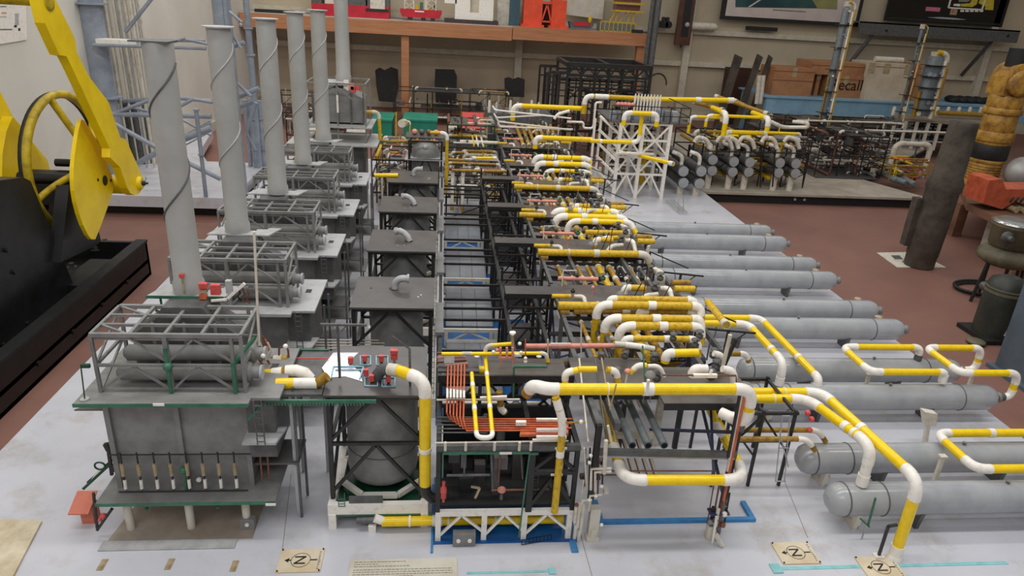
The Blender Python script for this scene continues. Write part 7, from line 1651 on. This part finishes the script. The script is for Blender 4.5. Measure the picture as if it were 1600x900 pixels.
# timber slab table with yellow stack, sphere and orange model
wz = .22
M['slabwood'] = mat('rough_slab_wood', (126, 88, 66), .8, col2=(96, 66, 48), scale=5, bump=.4)
P = [at(u, v, z=wz) for u, v in ((1500, 288), (1512, 318), (1568, 345), (1700, 380), (1750, 270), (1600, 262))]
t = thing('slab_table', 'rough brown timber slab table holding the orange engine model', 'table', tuple(P[1]))
MB().prism([(p.x, p.y) for p in P], 'z', wz - .05, wz).build('tabletop', M['slabwood'], t)
for (x, yy) in ((P[1].x + .12, P[1].y + .2), (P[3].x - .2, P[3].y + .2), (P[5].x, P[5].y - .15)): MB().box(x - .04, x + .04, yy - .04, yy + .04, FZ, wz - .05).build('leg', M['slabwood'], t)
a = at(1540, 385, z=FZ); t = thing('white_case', 'pale grey panel standing under the timber slab table', 'panel', tuple(a))
MB().prism([(a.x - .05, a.y), (a.x + .12, a.y - .12), (a.x + .14, a.y - .11), (a.x - .03, a.y + .01)], 'z', FZ, wz - .055).build('panel', M['white_old'], t)
b = at(1545, 296, z=wz); b.y += .12
M['oilyellow'] = mat('oily_yellow_paint', (190, 146, 58), .5, col2=(126, 86, 38), scale=12, amt=(.4, .65), bump=.3)
t = thing('valve_stack', 'tall oily yellow valve stack with a black band on the slab table', 'stack', (b.x, b.y, wz)); r = .125
zz = wz
for (h, f, m_) in ((.05, 1.05, 'oilyellow'), (.16, .95, 'oilyellow'), (.03, 1.05, 'oilyellow'), (.12, 1.1, 'blackmat'), (.03, 1.0, 'oilyellow'), (.08, 1.15, 'oilyellow'), (.14, 1.02, 'oilyellow'), (.05, 1.15, 'oilyellow'), (.10, 1.05, 'oilyellow')):
    MB().lathe((b.x, b.y, zz), (0, 0, 1), [(0, r * f * .97), (.006, r * f), (h - .006, r * f), (h, r * f * .97)], 24).build('segment', M[m_], t)
    if h == .16:
        for k_ in range(6): MB().lathe((b.x, b.y, zz + .02 + k_ * .022), (0, 0, 1), [(0, r * f), (.005, r * f + .008), (.010, r * f)], 24).build('rib', M['oilyellow'], t)
    zz += h
s = MB().box(b.x - r, b.x + r, b.y - r * .8, b.y + r * .8, zz, zz + .14); s.lathe((b.x - .02, b.y - r * .8, zz + .10), (0, -1, 0), [(0, .10), (.05, .10), (.06, .07)], 20); s.lathe((b.x, b.y - r * .9, zz + .14), (0, 1, 0), [(0, r * .9), (r * 1.7, r * .9)], 20); s.build('head', M['oilyellow'], t)
MB().cyl((b.x, b.y, zz + .22), (b.x, b.y, zz + .36), r * .7).build('cap', M['blackmat'], t)
c = at(1598, 270, z=wz + .17); t = thing('steel_sphere', 'large dull silver sphere above the orange engine model', 'sphere', tuple(c))
MB().lathe((c.x, c.y, c.z - .13), (0, 0, 1), [(.13 - .13 * math.cos(PI * i / 14), .135 * math.sin(PI * i / 14)) for i in range(15)], 28).build('ball', mat('dull_silver', (176, 174, 170), .45, col2=(150, 148, 144), scale=6, metal=.3), t); MB().cyl((c.x, c.y, wz), (c.x, c.y, c.z - .12), .05).build('stand', M['rack'], t)
M['engineorange'] = mat('engine_orange_paint', (200, 94, 60), .5, col2=(168, 74, 48), scale=14)
o = at(1560, 330, z=wz); t = thing('orange_engine', 'orange engine casing with hollow round ports on the slab table', 'engine', tuple(o))
pr = []
for (u, v) in ((1536, 318), (1546, 282), (1566, 280), (1572, 296), (1660, 296), (1660, 330), (1592, 312), (1580, 318), (1566, 327)):
    w_ = at(u, v, y=o.y); pr.append((w_.x, w_.z))
MB().prism(pr, 'y', o.y - .0, o.y + .22).build('casing', M['engineorange'], t)
for (u, v) in ((1584, 327), (1597, 328), (1612, 329)): w_ = at(u, v, y=o.y - .02); MB().cyl((w_.x, o.y - .05, w_.z), (w_.x, o.y + .16, w_.z), .022).build('copper_end', M['tan'], t)
for i in range(5): w_ = at(1578 + i * 8, 316, y=o.y - .03); MB().tube([w_, w_ + Vector((.004, -.01, .03)), w_ + Vector((.015, 0, .035))], .008, 6).build('hose', M['blackmat'], t)
# old khaki machine
M['khaki'] = mat('old_khaki_paint', (110, 102, 78), .6, col2=(80, 74, 58), scale=7, bump=.2)
bm_ = at(1590, 470, z=FZ); t = thing('old_burner_machine', 'old khaki machine with a chrome-rimmed pot on legs, at the right', 'machine', tuple(bm_)); c = at(1592, 348, y=bm_.y); cx_ = c.x
MB().lathe((cx_, bm_.y, c.z - .16), (0, 0, 1), [(0, .10), (.02, .125), (.13, .13), (.14, .14), (.15, .14), (.152, .10)], 26).build('pot', M['khaki'], t)
MB().lathe((cx_, bm_.y, c.z - .006), (0, 0, 1), [(0, .14), (.008, .145), (.016, .12), (.018, .05)], 26).build('chrome_rim', mat('chrome', (200, 200, 196), .2, metal=.8), t)
q = at(1576, 372, y=bm_.y - .12); MB().lathe((q.x, q.y + .02, q.z), (0, -1, 0), [(0, .035), (.02, .032), (.022, .018), (.05, .014)], 16).build('spout', M['rack'], t)
MB().ball((cx_ - .0, bm_.y, c.z - .21), .17, .075, n=20).build('belly', M['khaki'], t)
for (dx, dy) in ((-.13, -.02), (-.04, -.08), (.03, -.08), (.13, 0), (0, .12)): MB().tube([(cx_ + dx, bm_.y + dy, c.z - .24), (cx_ + dx * 1.25, bm_.y + dy, FZ)], .010, 8).build('leg', M['black'], t)
s = MB(); s.tube([(cx_ - .16, bm_.y - .06, FZ + .12), (cx_ - .05, bm_.y - .1, FZ + .14), (cx_ + .1, bm_.y - .1, FZ + .13)], .016, 8)
for dx in (-.16, -.05, .08): s.ball((cx_ + dx, bm_.y - .08, FZ + .13), .028)
s.build('manifold', M['rack'], t)
gq = at(1570, 540, z=FZ); cx2 = at(1578, 470, y=gq.y + .08).x; t = thing('old_cylinder', 'squat dark green-black cylinder with a domed khaki top, below the old khaki machine', 'machine', (cx2, gq.y + .1, FZ))
ztop = at(1585, 432, y=gq.y + .1).z; r = .105
MB().lathe((cx2, gq.y + .12, FZ + .02), (0, 0, 1), [(0, r), (ztop - FZ - .10, r), (ztop - FZ - .05, r * .85), (ztop - FZ - .03, r * .4)], 24).build('body', mat('green_black_paint', (52, 54, 46), .5, col2=(36, 38, 34), scale=9), t)
MB().lathe((cx2, gq.y + .12, ztop - .10), (0, 0, 1), [(0, r * 1.02), (.03, r * .98), (.06, r * .75), (.075, r * .2)], 24).build('dome', M['khaki'], t)
MB().box(cx2 - r - .02, cx2 + r + .02, gq.y + .0, gq.y + .24, FZ, FZ + .025).build('base', M['blackmat'], t)
s = MB(); s.bar((cx2 - .02, gq.y + .01, FZ + .05), (cx2 + .01, gq.y + .01, FZ + .16), .012); s.build('light_bar', M['grey_lt'], t)
MB().lathe((cx2 + .02, gq.y + .03, FZ + .20), (0, -1, 0), [(0, .035), (.02, .035), (.03, .02)], 14).build('knob', M['rack'], t)
MB().lathe((cx2 - .17, gq.y + .02, FZ), (0, 0, 1), [(0, .03), (.01, .05), (.02, .045), (.022, .02)], 14).build('side_cup', M['khaki'], t)
cq = at(1535, 455, z=FZ); s = MB()
for k_ in range(2): s.tube([(cq.x + (.17 + .015 * k_) * math.cos(a), cq.y + (.12 + .01 * k_) * math.sin(a), FZ + .012 + .012 * k_) for a in [2 * PI * i / 28 for i in range(28)]], .009, 8, True)
tag(s.build('coiled_hose', M['blackmat']), 'coiled black hose on the red floor beside the old khaki machine', 'hose')
